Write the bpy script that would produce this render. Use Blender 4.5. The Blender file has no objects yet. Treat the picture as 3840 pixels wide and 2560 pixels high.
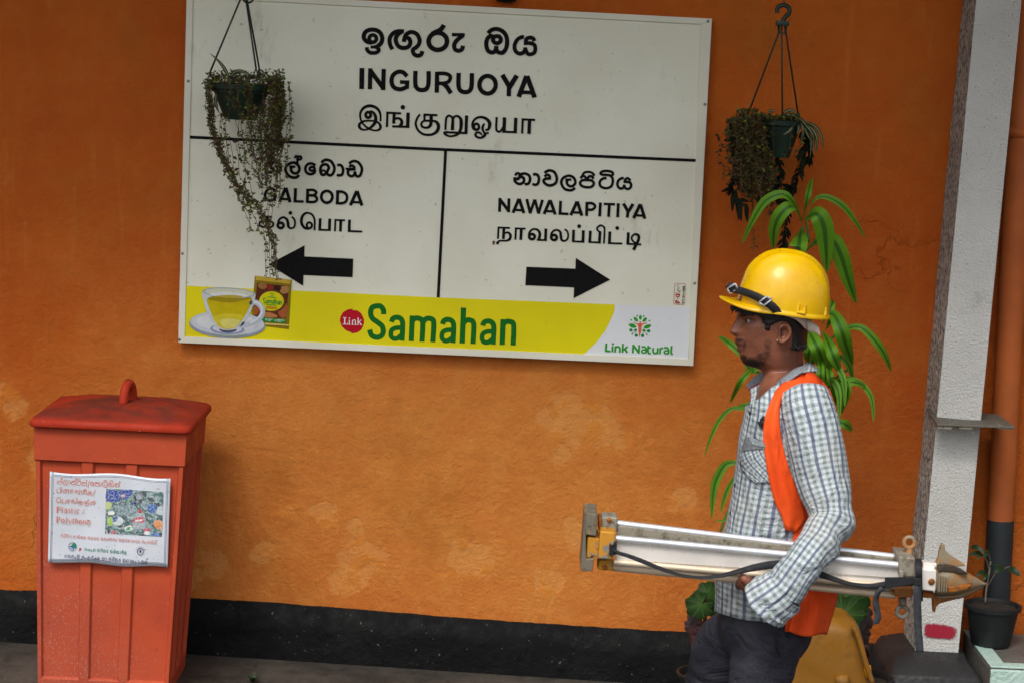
import bpy, bmesh, math, random
from mathutils import Vector, Matrix, noise as mnoise
sc = bpy.context.scene
COL = sc.collection
R = math.radians
rnd = random.Random(7)

# ------------------------------------------------------------------ camera
F_PX, PITCH, ROLL = 8610.0, R(7.31), 0.0465
CAM = Vector((0.0, -8.02, 2.23))
_F = Vector((0, math.cos(PITCH), -math.sin(PITCH)))
_R0 = Vector((1, 0, 0)); _D0 = Vector((0, -math.sin(PITCH), -math.cos(PITCH)))
_RX = math.cos(ROLL) * _R0 - math.sin(ROLL) * _D0
_DN = math.sin(ROLL) * _R0 + math.cos(ROLL) * _D0
cd = bpy.data.cameras.new('camera'); cam = bpy.data.objects.new('camera', cd); COL.objects.link(cam)
cd.sensor_width = 36; cd.sensor_fit = 'HORIZONTAL'; cd.lens = 36 * F_PX / 3840; cd.clip_end = 500; cd.clip_start = 0.05
cd.dof.use_dof = True; cd.dof.focus_distance = 7.2; cd.dof.aperture_fstop = 9.0
cam.matrix_world = Matrix(((_RX.x, -_DN.x, -_F.x, CAM.x), (_RX.y, -_DN.y, -_F.y, CAM.y), (_RX.z, -_DN.z, -_F.z, CAM.z), (0, 0, 0, 1)))
sc.camera = cam
# ------------------------------------------------------------------ light
sc.view_settings.view_transform = 'Standard'; sc.view_settings.look = 'None'
sc.view_settings.exposure = 0.50; sc.view_settings.gamma = 1.0
w = bpy.data.worlds.new('World'); sc.world = w; w.use_nodes = True
nt = w.node_tree; bg = nt.nodes['Background']
sky = nt.nodes.new('ShaderNodeTexSky'); sky.sky_type = 'NISHITA'; sky.sun_disc = False
SUN_EL, SUN_AZ = R(52), R(200)          # azimuth clockwise from +Y : behind the camera, a little left
sky.sun_elevation = SUN_EL; sky.sun_rotation = SUN_AZ; sky.dust_density = 4.0; sky.air_density = 1.0; sky.ozone_density = 1.0
hs = nt.nodes.new('ShaderNodeHueSaturation'); hs.inputs['Saturation'].default_value = 0.45
nt.links.new(sky.outputs[0], hs.inputs['Color']); nt.links.new(hs.outputs[0], bg.inputs[0]); bg.inputs[1].default_value = 0.13
sl = bpy.data.lights.new('overcast_sun', 'SUN'); so = bpy.data.objects.new('overcast_sun', sl); COL.objects.link(so)
sl.energy = 1.2; sl.angle = R(20); sl.color = (1.0, 0.96, 0.9)
sd = Vector((math.sin(SUN_AZ) * math.cos(SUN_EL), math.cos(SUN_AZ) * math.cos(SUN_EL), math.sin(SUN_EL)))
so.rotation_euler = sd.to_track_quat('Z', 'Y').to_euler()
sc.cycles.use_denoising = True
sc.cycles.max_bounces = 6

# ------------------------------------------------------------------ helpers
def ray(px, py):
    return (_F * F_PX + _RX * (px - 1920) + _DN * (py - 1280)).normalized()
def at(px, py, Y):
    """world point seen at photo pixel (3840 x 2560) on the vertical plane y = Y"""
    d = ray(px, py); return CAM + d * ((Y - CAM.y) / d.y)
def atz(px, py, Z):
    d = ray(px, py); return CAM + d * ((Z - CAM.z) / d.z)
def ppm(Y):
    return F_PX / ((Y - CAM.y) * 1.0)
def lin(h):
    h = h.lstrip('#'); o = []
    for i in (0, 2, 4):
        c = int(h[i:i + 2], 16) / 255
        o.append(c / 12.92 if c <= .04045 else ((c + .055) / 1.055) ** 2.4)
    return (o[0], o[1], o[2], 1)
def smooth(a, b, x):
    t = max(0, min(1, (x - a) / (b - a))) if a != b else float(x > a); return t * t * (3 - 2 * t)
def crv(pts, n=6, closed=False):
    """Catmull-Rom through tuples of any length"""
    P = [tuple(map(float, p)) for p in pts]; k = len(P)
    if k < 3 and not closed:
        return [tuple(P[0][j] + (P[1][j] - P[0][j]) * i / n for j in range(len(P[0]))) for i in range(n + 1)]
    out = []
    segs = k if closed else k - 1
    for i in range(segs):
        if closed: a, b, c, d = P[i - 1], P[i], P[(i + 1) % k], P[(i + 2) % k]
        else: a, b, c, d = P[max(i - 1, 0)], P[i], P[i + 1], P[min(i + 2, k - 1)]
        for s in range(n):
            t = s / n
            out.append(tuple(0.5 * (2 * b[j] + (c[j] - a[j]) * t + (2 * a[j] - 5 * b[j] + 4 * c[j] - d[j]) * t * t + (3 * b[j] - a[j] - 3 * c[j] + d[j]) * t ** 3) for j in range(len(b))))
    if not closed: out.append(P[-1])
    return out
def interp(keys, x):
    """piecewise monotone-ish linear table keys [(x, v0, v1..)] with catmull smoothing"""
    if x <= keys[0][0]: return keys[0][1:]
    if x >= keys[-1][0]: return keys[-1][1:]
    for i in range(len(keys) - 1):
        if keys[i][0] <= x <= keys[i + 1][0]:
            a, b, c, d = keys[max(i - 1, 0)], keys[i], keys[i + 1], keys[min(i + 2, len(keys) - 1)]
            t = (x - b[0]) / (c[0] - b[0])
            r = []
            for j in range(1, len(b)):
                m0 = (c[j] - a[j]) / (c[0] - a[0]) * (c[0] - b[0]); m1 = (d[j] - b[j]) / (d[0] - b[0]) * (c[0] - b[0])
                r.append((2 * t ** 3 - 3 * t * t + 1) * b[j] + (t ** 3 - 2 * t * t + t) * m0 + (-2 * t ** 3 + 3 * t * t) * c[j] + (t ** 3 - t * t) * m1)
            return tuple(r)

class MB:
    """collects vertices / faces (world space) and builds ONE mesh object"""
    def __init__(s): s.v, s.f, s.uv, s.mi = [], [], {}, {}
    def add(s, v): s.v.append(tuple(v)); return len(s.v) - 1
    def face(s, idx, uv=None, mi=0):
        s.f.append(tuple(idx)); k = len(s.f) - 1
        if uv: s.uv[k] = uv
        if mi: s.mi[k] = mi
    def grid(s, rows, uv=None, cu=False, cv=False, mi=0):
        """rows: list of lists of points; cu closes along a row, cv closes over rows"""
        n, m = len(rows), len(rows[0]); ix = [[s.add(p) for p in r] for r in rows]
        for i in range(n if cv else n - 1):
            for j in range(m if cu else m - 1):
                i2, j2 = (i + 1) % n, (j + 1) % m
                q = None
                if uv: q = [uv(i, j), uv(i, j + 1), uv(i + 1, j + 1), uv(i + 1, j)]
                s.face((ix[i][j], ix[i][j2], ix[i2][j2], ix[i2][j]), q, mi)
        return ix
    def fan(s, ring, c=None, mi=0, flip=False):
        if c is None:
            c = s.add(sum((Vector(s.v[i]) for i in ring), Vector()) / len(ring))
        for a in range(len(ring)):
            b = (a + 1) % len(ring)
            s.face((ring[b], ring[a], c) if flip else (ring[a], ring[b], c), None, mi)
    def tube(s, pts, rad, seg=10, cap=True, mi=0, squash=1.0, up=None, uvscale=None):
        pts = [Vector(p) for p in pts]; n = len(pts)
        if not hasattr(rad, '__len__'): rad = [rad] * n
        rows = []; nrm = None
        for i, p in enumerate(pts):
            t = (pts[min(i + 1, n - 1)] - pts[max(i - 1, 0)])
            t = t.normalized() if t.length > 1e-9 else Vector((0, 0, 1))
            if nrm is None:
                nrm = Vector(up) if up else (Vector((0, 0, 1)) if abs(t.z) < .9 else Vector((1, 0, 0)))
            nrm = (nrm - t * nrm.dot(t))
            nrm = nrm.normalized() if nrm.length > 1e-6 else t.orthogonal().normalized()
            b = t.cross(nrm)
            r = rad[i]
            rows.append([p + (nrm * math.cos(2 * math.pi * k / seg) + b * math.sin(2 * math.pi * k / seg) * squash) * r for k in range(seg)])
        ix = s.grid(rows, cu=True, mi=mi)
        if cap: s.fan(ix[0], mi=mi, flip=True); s.fan(ix[-1], mi=mi)
        return ix
    def box(s, c, size, rot=None, mi=0, taper=(1, 1)):
        c = Vector(c); x, y, z = [q / 2 for q in size]; k = []
        for sz in (-1, 1):
            for sx, sy in ((-1, -1), (1, -1), (1, 1), (-1, 1)):
                q = Vector((sx * x * (taper[0] if sz > 0 else 1), sy * y * (taper[1] if sz > 0 else 1), sz * z))
                if rot: q = rot @ q
                k.append(s.add(c + q))
        for f in ((3, 2, 1, 0), (4, 5, 6, 7), (0, 1, 5, 4), (1, 2, 6, 5), (2, 3, 7, 6), (3, 0, 4, 7)):
            s.face([k[i] for i in f], None, mi)
    def prism(s, poly, vec, mi=0):
        """poly: list of world points, extruded by vec"""
        a = [s.add(p) for p in poly]; b = [s.add(Vector(p) + Vector(vec)) for p in poly]; n = len(poly)
        s.face(a[::-1], None, mi); s.face(b, None, mi)
        for i in range(n): s.face((a[i], a[(i + 1) % n], b[(i + 1) % n], b[i]), None, mi)
    def sphere(s, c, r, seg=12, rings=8, rot=None, mi=0):
        c = Vector(c); r = Vector(r) if hasattr(r, '__len__') else Vector((r, r, r)); rows = []
        for i in range(rings + 1):
            a = math.pi * (i + .001 + (-.002 if i == rings else 0)) / rings
            row = []
            for k in range(seg):
                b = 2 * math.pi * k / seg
                q = Vector((math.sin(a) * math.cos(b) * r.x, math.sin(a) * math.sin(b) * r.y, math.cos(a) * r.z))
                row.append(c + (rot @ q if rot else q))
            rows.append(row)
        s.grid(rows, cu=True, mi=mi)
    def mesh(s, name, origin=Vector((0, 0, 0))):
        me = bpy.data.meshes.new(name)
        me.from_pydata([(v[0] - origin.x, v[1] - origin.y, v[2] - origin.z) for v in s.v], [], s.f)
        if s.uv:
            L = me.uv_layers.new(name='UVMap')
            for p in me.polygons:
                q = s.uv.get(p.index)
                if q:
                    for k, li in enumerate(p.loop_indices): L.data[li].uv = q[k]
        for k, m in s.mi.items(): me.polygons[k].material_index = m
        return me

ORI = {}
def thing(name, label, cat, loc, group=None):
    o = bpy.data.objects.new(name, None); COL.objects.link(o); o.location = loc; o.empty_display_size = .1
    o['label'] = label; o['category'] = cat
    if group: o['group'] = group
    ORI[o.name] = Vector(loc); return o
def obj(name, mb, mats, parent=None, shade=True, bevel=0, bseg=2, label=None, recalc=True, subsurf=0, solid=0, autosmooth=None):
    org = ORI[parent.name] if parent else Vector((0, 0, 0))
    me = mb if isinstance(mb, bpy.types.Mesh) else mb.mesh(name, org)
    o = bpy.data.objects.new(name, me); COL.objects.link(o)
    if parent: o.parent = parent; ORI[o.name] = org
    for m in (mats if isinstance(mats, (list, tuple)) else [mats]): me.materials.append(m)
    if recalc:
        b = bmesh.new(); b.from_mesh(me); bmesh.ops.recalc_face_normals(b, faces=b.faces); b.to_mesh(me); b.free()
    if shade: me.polygons.foreach_set('use_smooth', [True] * len(me.polygons))
    if bevel:
        md = o.modifiers.new('bevel', 'BEVEL'); md.width = bevel; md.segments = bseg; md.limit_method = 'ANGLE'; md.angle_limit = R(35)
        md.harden_normals = False
    if solid:
        md = o.modifiers.new('solid', 'SOLIDIFY'); md.thickness = solid; md.offset = 0
    if subsurf:
        md = o.modifiers.new('sub', 'SUBSURF'); md.levels = subsurf; md.render_levels = subsurf
    if autosmooth is not None and shade:
        try: me.set_sharp_from_angle(angle=R(autosmooth))
        except Exception: pass
    if label: o['label'] = label
    return o
def remesh(o, voxel, smooth_it=2):
    md = o.modifiers.new('r', 'REMESH'); md.mode = 'VOXEL'; md.voxel_size = voxel
    if smooth_it:
        m2 = o.modifiers.new('s', 'SMOOTH'); m2.factor = .5; m2.iterations = smooth_it
    dg = bpy.context.evaluated_depsgraph_get(); me = bpy.data.meshes.new_from_object(o.evaluated_get(dg))
    o.modifiers.clear(); mats = list(o.data.materials); o.data = me
    me.materials.clear()
    for m in mats: me.materials.append(m)
    me.polygons.foreach_set('use_smooth', [True] * len(me.polygons))

# ------------------------------------------------------------------ materials
class NM:
    def __init__(s, name, rough=.7, metal=0, spec=.5):
        s.m = bpy.data.materials.new(name); s.m.use_nodes = True; s.t = s.m.node_tree; s.b = s.t.nodes['Principled BSDF']
        s.b.inputs['Roughness'].default_value = rough; s.b.inputs['Metallic'].default_value = metal; s.b.inputs['Specular IOR Level'].default_value = spec
        s._co = None
    def n(s, ty, **kw):
        x = s.t.nodes.new('ShaderNode' + ty)
        for k, v in kw.items():
            if k in x.inputs.keys(): s.link(v, x.inputs[k])
            else: setattr(x, k, v)
        return x
    def link(s, v, inp):
        if isinstance(v, bpy.types.NodeSocket): s.t.links.new(v, inp)
        else: inp.default_value = v
    def co(s):
        if s._co is None: s._co = s.n('TexCoord').outputs['Object']
        return s._co
    def noise(s, scale, detail=4, rough=.55, vec=None, dist=0):
        x = s.n('TexNoise'); x.inputs['Scale'].default_value = scale; x.inputs['Detail'].default_value = detail; x.inputs['Roughness'].default_value = rough; x.inputs['Distortion'].default_value = dist
        s.link(vec if vec is not None else s.co(), x.inputs['Vector']); return x.outputs['Fac']
    def mapv(s, scale=(1, 1, 1), loc=(0, 0, 0), vec=None):
        x = s.n('Mapping'); x.inputs['Scale'].default_value = scale; x.inputs['Location'].default_value = loc
        s.link(vec if vec is not None else s.co(), x.inputs['Vector']); return x.outputs[0]
    def ramp(s, fac, lo, hi, a=0., b=1.):
        x = s.n('MapRange'); x.interpolation_type = 'SMOOTHSTEP'
        s.link(fac, x.inputs['Value']); x.inputs['From Min'].default_value = lo; x.inputs['From Max'].default_value = hi
        x.inputs['To Min'].default_value = a; x.inputs['To Max'].default_value = b; return x.outputs[0]
    def math(s, op, a, b=0., c=None):
        x = s.n('Math'); x.operation = op; s.link(a, x.inputs[0]); s.link(b, x.inputs[1])
        if c is not None: s.link(c, x.inputs[2])
        return x.outputs[0]
    def mix(s, fac, a, b, mode='MIX'):
        x = s.n('Mix'); x.data_type = 'RGBA'; x.blend_type = mode
        s.link(fac, x.inputs[0]); s.link(a, x.inputs[6]); s.link(b, x.inputs[7]); return x.outputs[2]
    def bump(s, h, strength=.3, dist=.01, prev=None):
        x = s.n('Bump'); x.inputs['Strength'].default_value = strength; x.inputs['Distance'].default_value = dist
        s.link(h, x.inputs['Height'])
        if prev is not None: s.link(prev, x.inputs['Normal'])
        return x.outputs[0]
    def out(s, color=None, rough=None, normal=None):
        if color is not None: s.link(color, s.b.inputs['Base Color'])
        if rough is not None: s.link(rough, s.b.inputs['Roughness'])
        if normal is not None: s.link(normal, s.b.inputs['Normal'])
        return s.m
def plain(name, h, rough=.6, metal=0, var=.12, scale=30, bump=0., bscale=200, spec=.5, bdist=.002):
    m = NM(name, rough, metal, spec); c = lin(h)
    d = tuple(max(0, x * (1 - 2 * var)) for x in c[:3]) + (1,); e = tuple(min(1, x * (1 + var)) for x in c[:3]) + (1,)
    col = m.mix(m.ramp(m.noise(scale), .3, .7), d, e)
    nrm = m.bump(m.noise(bscale, 3), bump, bdist) if bump else None
    rg = m.ramp(m.noise(scale * 1.7, 3), .3, .7, max(0, rough - .08), min(1, rough + .08))
    return m.out(col, rg, nrm)
def ink(name, h, rough=.55):
    return plain(name, h, .7, 0, .04, 40, spec=.15)
# ------------------------------------------------------------------ station building, ground
def wall_mat():
    m = NM('orange_plaster', .85, 0, .25); co = m.co()
    big = m.noise(1.1, 5, .6); mid = m.noise(4.5, 6, .65); fine = m.noise(38, 5, .7)
    streak = m.noise(5.5, 4, .6, m.mapv((3.2, 1, .35)))
    wp = m.n('VectorMath'); wp.operation = 'MULTIPLY_ADD'; nb = m.n('TexNoise'); nb.inputs['Scale'].default_value = 1.3; nb.inputs['Detail'].default_value = 5; m.link(co, nb.inputs['Vector']); m.link(nb.outputs['Color'], wp.inputs[0]); wp.inputs[1].default_value = (1.3, 0, 1.0); m.link(co, wp.inputs[2])
    fp = at(1500, 1850, 0); mp_ = m.n('Mapping'); mp_.inputs['Location'].default_value = (-(fp.x + .65) * .62, 0, -(fp.z + .5) * 1.05); mp_.inputs['Scale'].default_value = (.62, 1, 1.05); m.link(wp.outputs[0], mp_.inputs['Vector']); vl = m.n('VectorMath'); vl.operation = 'LENGTH'; m.link(mp_.outputs[0], vl.inputs[0])
    faded = m.ramp(vl.outputs['Value'], .35, 1.15, 1, 0)     # sun-bleached, rubbed paint on the lower middle of the wall
    c = m.mix(m.ramp(big, .3, .7), lin('#b25012'), lin('#be5f19')); c = m.mix(faded, c, m.mix(m.ramp(big, .3, .7), lin('#c67330'), lin('#d38439')))
    c = m.mix(m.math('MULTIPLY', m.ramp(mid, .5, .72), .25), c, lin('#ad5a20'))
    c = m.mix(m.math('MULTIPLY', m.ramp(streak, .55, .75), .25), c, lin('#cf8a3c'))
    c = m.mix(m.math('MULTIPLY', m.ramp(m.noise(2.6, 5, .6, m.mapv((1, 1, 1), (4, 2, 7))), .52, .7), .35), c, lin('#a5621f'))
    # flaked, paler patches of older paint at fixed places
    dn = m.n('TexNoise'); dn.inputs['Scale'].default_value = 9; dn.inputs['Detail'].default_value = 5; m.link(co, dn.inputs['Vector'])
    dv = m.n('VectorMath'); dv.operation = 'MULTIPLY_ADD'; m.link(dn.outputs['Color'], dv.inputs[0]); dv.inputs[1].default_value = (.16, 0, .16); m.link(co, dv.inputs[2])
    acc = None
    for px, py, r in ((1360, 2090, .085), (1310, 2160, .07), (1225, 1925, .06), (1350, 1985, .05), (1080, 1915, .03), (800, 2110, .07), (990, 2070, .05), (720, 2170, .04), (1760, 2080, .07), (1830, 2130, .05), (2120, 1560, .10), (2250, 1600, .08), (2330, 1650, .05), (2090, 1700, .05), (2560, 1880, .05), (2060, 2190, .06), (150, 1750, .06), (40, 1500, .07), (2150, 2000, .05)):
        p = at(px, py, 0); vd = m.n('VectorMath'); vd.operation = 'DISTANCE'; m.link(dv.outputs[0], vd.inputs[0]); vd.inputs[1].default_value = (p.x + .08, 0, p.z + .08)
        k = m.ramp(vd.outputs['Value'], r * .45, r * 1.25, 1, 0)
        acc = k if acc is None else m.math('MAXIMUM', acc, k)
    pm = m.math('MULTIPLY', m.ramp(acc, .25, .55), m.ramp(m.noise(11, 4, .55), .42, .5))
    mott = m.ramp(m.noise(13, 5, .6, m.mapv((1, 1, .8), (3, 1, 2))), .42, .66)
    c = m.mix(m.math('MULTIPLY', acc, .42), c, lin('#d98a34'))
    c = m.mix(m.math('MULTIPLY', pm, .24), c, lin('#dba468'))
    c = m.mix(m.math('MULTIPLY', m.math('MULTIPLY', mott, m.math('ADD', m.math('MULTIPLY', faded, .75), .25)), .2), c, lin('#e0a050')); c = m.mix(m.math('MULTIPLY', m.ramp(m.noise(19, 5, .65, m.mapv((1, 1, 1), (9, 1, 5))), .5, .7), .10), c, lin('#8a4a16'))
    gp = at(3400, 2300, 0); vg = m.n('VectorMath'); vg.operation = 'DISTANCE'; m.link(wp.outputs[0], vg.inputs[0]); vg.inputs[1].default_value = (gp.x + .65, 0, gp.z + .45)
    c = m.mix(m.ramp(vg.outputs['Value'], .2, .95, .6, 0), c, lin('#8a4816'))     # shade low on the right, painted into the wall colour as browner orange
    # dirt specks
    sp = m.ramp(m.noise(85, 2, .5), .74, .78); c = m.mix(m.math('MULTIPLY', sp, .8), c, lin('#2b1d12'))
    # hairline cracks
    v = m.n('TexVoronoi'); v.feature = 'DISTANCE_TO_EDGE'; v.inputs['Scale'].default_value = 2.1
    wv = m.n('VectorMath'); wv.operation = 'MULTIPLY_ADD'; m.link(dn.outputs['Color'], wv.inputs[0]); wv.inputs[1].default_value = (.35, 0, .35); m.link(co, wv.inputs[2]); m.link(wv.outputs[0], v.inputs['Vector'])
    cr = m.math('MULTIPLY', m.ramp(v.outputs['Distance'], .0, .007, 1, 0), m.ramp(m.noise(1.7, 3), .58, .66))
    c = m.mix(m.math('MULTIPLY', cr, .10), c, lin('#5b2c0e'))
    h = m.math('ADD', m.math('MULTIPLY', mid, .6), m.math('MULTIPLY', fine, .35)); h = m.math('SUBTRACT', h, m.math('MULTIPLY', cr, .15)); h = m.math('SUBTRACT', h, m.math('MULTIPLY', pm, .05))
    n1 = m.bump(h, .9, .03); n1 = m.bump(m.noise(190, 4, .7), .4, .004, n1)
    return m.out(c, m.ramp(fine, .3, .7, .75, .95), n1)
def plinth_mat():
    m = NM('black_paint', .75, 0, .15)
    c = m.mix(m.ramp(m.noise(5, 6, .65), .35, .7), lin('#0a0a0b'), lin('#141515'))
    c = m.mix(m.ramp(m.noise(60, 3, .6), .70, .73), c, lin('#6d6d66'))
    c = m.mix(m.math('MULTIPLY', m.ramp(m.noise(9, 6, .7, m.mapv((1, 1, 3))), .6, .75), .5), c, lin('#262522'))
    n = m.bump(m.noise(14, 6, .7), .6, .02); n = m.bump(m.noise(120, 3), .3, .003, n)
    return m.out(c, m.ramp(m.noise(20, 4), .3, .7, .45, .8), n)
def ground_mat():
    m = NM('dirty_concrete', .9, 0, .2)
    c = m.mix(m.ramp(m.noise(3, 8, .7), .3, .7), lin('#34312d'), lin('#565049'))
    c = m.mix(m.math('MULTIPLY', m.ramp(m.noise(16, 6, .7), .5, .7), .7), c, lin('#2a2724'))
    c = m.mix(m.ramp(m.noise(140, 2, .6), .68, .72), c, lin('#7c7870'))
    n = m.bump(m.noise(30, 8, .75), .6, .012)
    return m.out(c, None, n)
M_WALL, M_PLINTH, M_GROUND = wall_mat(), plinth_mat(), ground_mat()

g = MB(); a, b = -60, 60
# level platform, falls away a touch to the right like the plinth line does
def gz(x): return -0.0195 * max(-4, min(4, x)) 
xs = [-60, -4, -2, 0, 2, 4, 60]
g.grid([[(x, y, gz(x)) for x in xs] for y in (0.5, -0.3, -1, -2, -4, -8, -30, -60)])
o = obj('ground', g, M_GROUND); o['kind'] = 'structure'

bld = thing('station_building', 'orange plastered station wall with a black painted base', 'building', (0, 0, 0))
mb = MB(); mb.grid([[(x, 0, z) for x in (-9, -3, 0, 3, 9)] for z in (-.3, 1, 2, 3.9)]); mb.box((0, .125, 1.8), (18, .24, 4.3))
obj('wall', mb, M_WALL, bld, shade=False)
# black band: its uneven top edge follows the photo
top = [(-9000, 1790), (-1500, 2138), (0, 2207), (140, 2212), (708, 2238), (1000, 2254), (1330, 2280), (1640, 2306), (1900, 2326), (2110, 2338), (2300, 2352), (2580, 2367), (2800, 2382), (3300, 2410), (3840, 2450), (5200, 2540), (12000, 3000)]
bot = [(-9000, 1960), (-1500, 2322), (0, 2392), (140, 2400), (690, 2447), (1000, 2458), (1330, 2480), (1640, 2500), (1900, 2514), (2110, 2534), (2300, 2548), (2580, 2566), (2800, 2582), (3300, 2620), (3840, 2660), (5200, 2740), (12000, 3200)]
rows = [[], [], [], []]
for k in range(len(top) - 1):
    for s in range(24):
        t = s / 24; x = top[k][0] + (top[k + 1][0] - top[k][0]) * t; yt = top[k][1] + (top[k + 1][1] - top[k][1]) * t + 3 * mnoise.noise((x * .01, 0, 0)) + 1.5 * mnoise.noise((x * .06, 2, 0))
        yb = bot[k][1] + (bot[k + 1][1] - bot[k][1]) * t
        p = at(x, yt, 0); q = at(x, yb, 0)
        rows[0].append((p.x, 0.01, p.z)); rows[1].append((p.x, -.006, p.z - .002)); rows[2].append((p.x, -.010, (p.z + q.z) / 2)); rows[3].append((p.x, -.016, -.3))
mb = MB(); mb.grid(rows); obj('base_band', mb, M_PLINTH, bld)
M_ROOF = plain('roof_sheet', '#6d6a63', .8, 0, .1, 5)
mb = MB(); mb.box((0, -.95, 3.96), (18, 2.5, .1)); mb.box((0, -2.2, 3.87), (18, .04, .24))
obj('roof_canopy', mb, M_ROOF, bld, shade=False)
for k in range(7):
    mb = MB(); mb.box((-6 + 2 * k + .6, -1.1, 3.84), (.08, 2.1, .12)); obj('rafter', mb, M_ROOF, bld, shade=False)
# ------------------------------------------------------------------ flat lettering traced on a plane
def crop(x0, y0, s): return lambda p: (x0 + p[0] / s, y0 + p[1] / s)
class Flat:
    """strokes and polygons in photo pixels -> thin printed shapes; place(px,py,k) gives the world point, k = layer"""
    def __init__(s, place): s.mb = MB(); s.place = place; s.k = 0; s.s0 = 1.0
    def poly(s, pts, tf=lambda p: p, n=0):
        pts = crv(pts, n, True) if n else pts
        ix = [s.mb.add(s.place(*tf(p), s.k)) for p in pts]; s.mb.face(ix); s.k += 1
    def ell(s, c, rx, ry, tf=lambda p: p, n=28, rot=0):
        s.poly([(c[0] + math.cos(2 * math.pi * i / n) * rx * math.cos(rot) - math.sin(2 * math.pi * i / n) * ry * math.sin(rot), c[1] + math.cos(2 * math.pi * i / n) * rx * math.sin(rot) + math.sin(2 * math.pi * i / n) * ry * math.cos(rot)) for i in range(n)], tf)
    def ring(s, c, rx, ry, w, tf=lambda p: p, n=30):
        s.stroke([(c[0] + math.cos(2 * math.pi * i / n) * rx, c[1] + math.sin(2 * math.pi * i / n) * ry) for i in range(n)], w, tf, True, 1)
    def stroke(s, pts, w, tf=lambda p: p, closed=False, n=6):
        q = []; lw = w
        for p in pts:
            if len(p) > 2: lw = p[2]
            q.append((p[0], p[1], lw))
        if n > 1 and (len(q) > 2 or closed): q = crv(q, n, closed)
        m = len(q); L = []; Rr = []
        for i in range(m):
            a = q[(i - 1) % m] if closed else q[max(i - 1, 0)]; b = q[(i + 1) % m] if closed else q[min(i + 1, m - 1)]
            dx, dy = b[0] - a[0], b[1] - a[1]; l = math.hypot(dx, dy) or 1; nx, ny = -dy / l, dx / l
            h = q[i][2] / 2
            L.append(s.place(*tf((q[i][0] + nx * h, q[i][1] + ny * h)), s.k)); Rr.append(s.place(*tf((q[i][0] - nx * h, q[i][1] - ny * h)), s.k))
        s.mb.grid([L, Rr], cu=closed); s.k += 1
    def build(s, name, mat, parent, **kw): return obj(name, s.mb, mat, parent, shade=False, recalc=False, **kw)

YS = -0.046          # front plane of the sign face
def on_sign(off=0.0006):
    def f(px, py, k): return at(px, py, YS - off - .00004 * k)
    return f
def face_mat(name, h1, h2, dirt):
    m = NM(name, .55, 0, .25)
    c = m.mix(m.ramp(m.noise(3, 4), .35, .65), lin(h1), lin(h2))
    c = m.mix(m.math('MULTIPLY', m.ramp(m.noise(6, 6, .7, m.mapv((1.4, 1, .5))), .6, .85), dirt), c, lin('#8a866a'))
    c = m.mix(m.math('MULTIPLY', m.ramp(m.noise(60, 3, .6), .66, .76), dirt * .6), c, lin('#5d584a'))
    return m.out(c, m.ramp(m.noise(12, 4), .3, .7, .45, .7), m.bump(m.noise(3, 2), .05, .01))
M_SIGN = face_mat('sign_white', '#e0e0cc', '#e8e9d8', .7); M_FRAME = face_mat('sign_frame', '#dddbc8', '#e6e4d4', .3)
M_YEL = face_mat('banner_yellow', '#dccf00', '#e4d800', .22); M_BLK = ink('letter_black', '#0d0c0c', .5); M_GRN = ink('letter_green', '#12691f', .45)
M_WHT = face_mat('banner_white', '#dcdfe2', '#e4e7ea', .3); M_RED = ink('print_red', '#b81226', .45); M_LGRN = ink('print_leaf', '#2f9a2a', .45); M_ORG = ink('print_orange', '#d8643a', .5)
M_INKW = ink('print_white', '#e6e6e6', .5)

s0 = at(1670, 640, 0)
sign = thing('station_sign', 'white name board INGURUOYA with arrows and a yellow tea banner along its foot', 'sign', (s0.x, 0, s0.z))
SO = dict(tl=(700, -32), tr=(2670, 71), br=(2600, 1372), bl=(668, 1285))      # outer corners
SI = dict(tl=(724, -8), tr=(2628, 92), br=(2582, 1345), bl=(693, 1262))        # inner
YW = 0.0
mb = MB(); c = [at(*SO[k], YS) for k in ('tl', 'tr', 'br', 'bl')]; mb.prism([(p.x, YS + .002, p.z) for p in c], (0, .022, 0)); obj('panel', mb, M_SIGN, sign, shade=False)
mb = MB()
O = [at(*SO[k], YS - .005) for k in ('tl', 'tr', 'br', 'bl')]; I = [at(*SI[k], YS - .005) for k in ('tl', 'tr', 'br', 'bl')]
for i in range(4):
    j = (i + 1) % 4; mb.prism([O[i], O[j], I[j], I[i]], (0, .034, 0))
obj('frame', mb, M_FRAME, sign, shade=False, bevel=.0015)
M_SCREW = plain('screw_metal', '#8f8f88', .4, .7)
for px, py in ((706, 305), (684, 951), (2643, 392), (2605, 1062), (672, 1272), (2655, 80)):
    mb = MB(); p = at(px, py, YS - .0065); mb.sphere(p, (.0052, .0022, .0052), 10, 6); obj('screw', mb, M_SCREW, sign)
for p in ((900, 40), (1250, 58), (2050, 100)):
    mb = MB(); mb.box(at(p[0], p[1], -.0115), (.05, .022, .03)); obj('batten', mb, M_SCREW, sign, shade=False)

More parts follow.
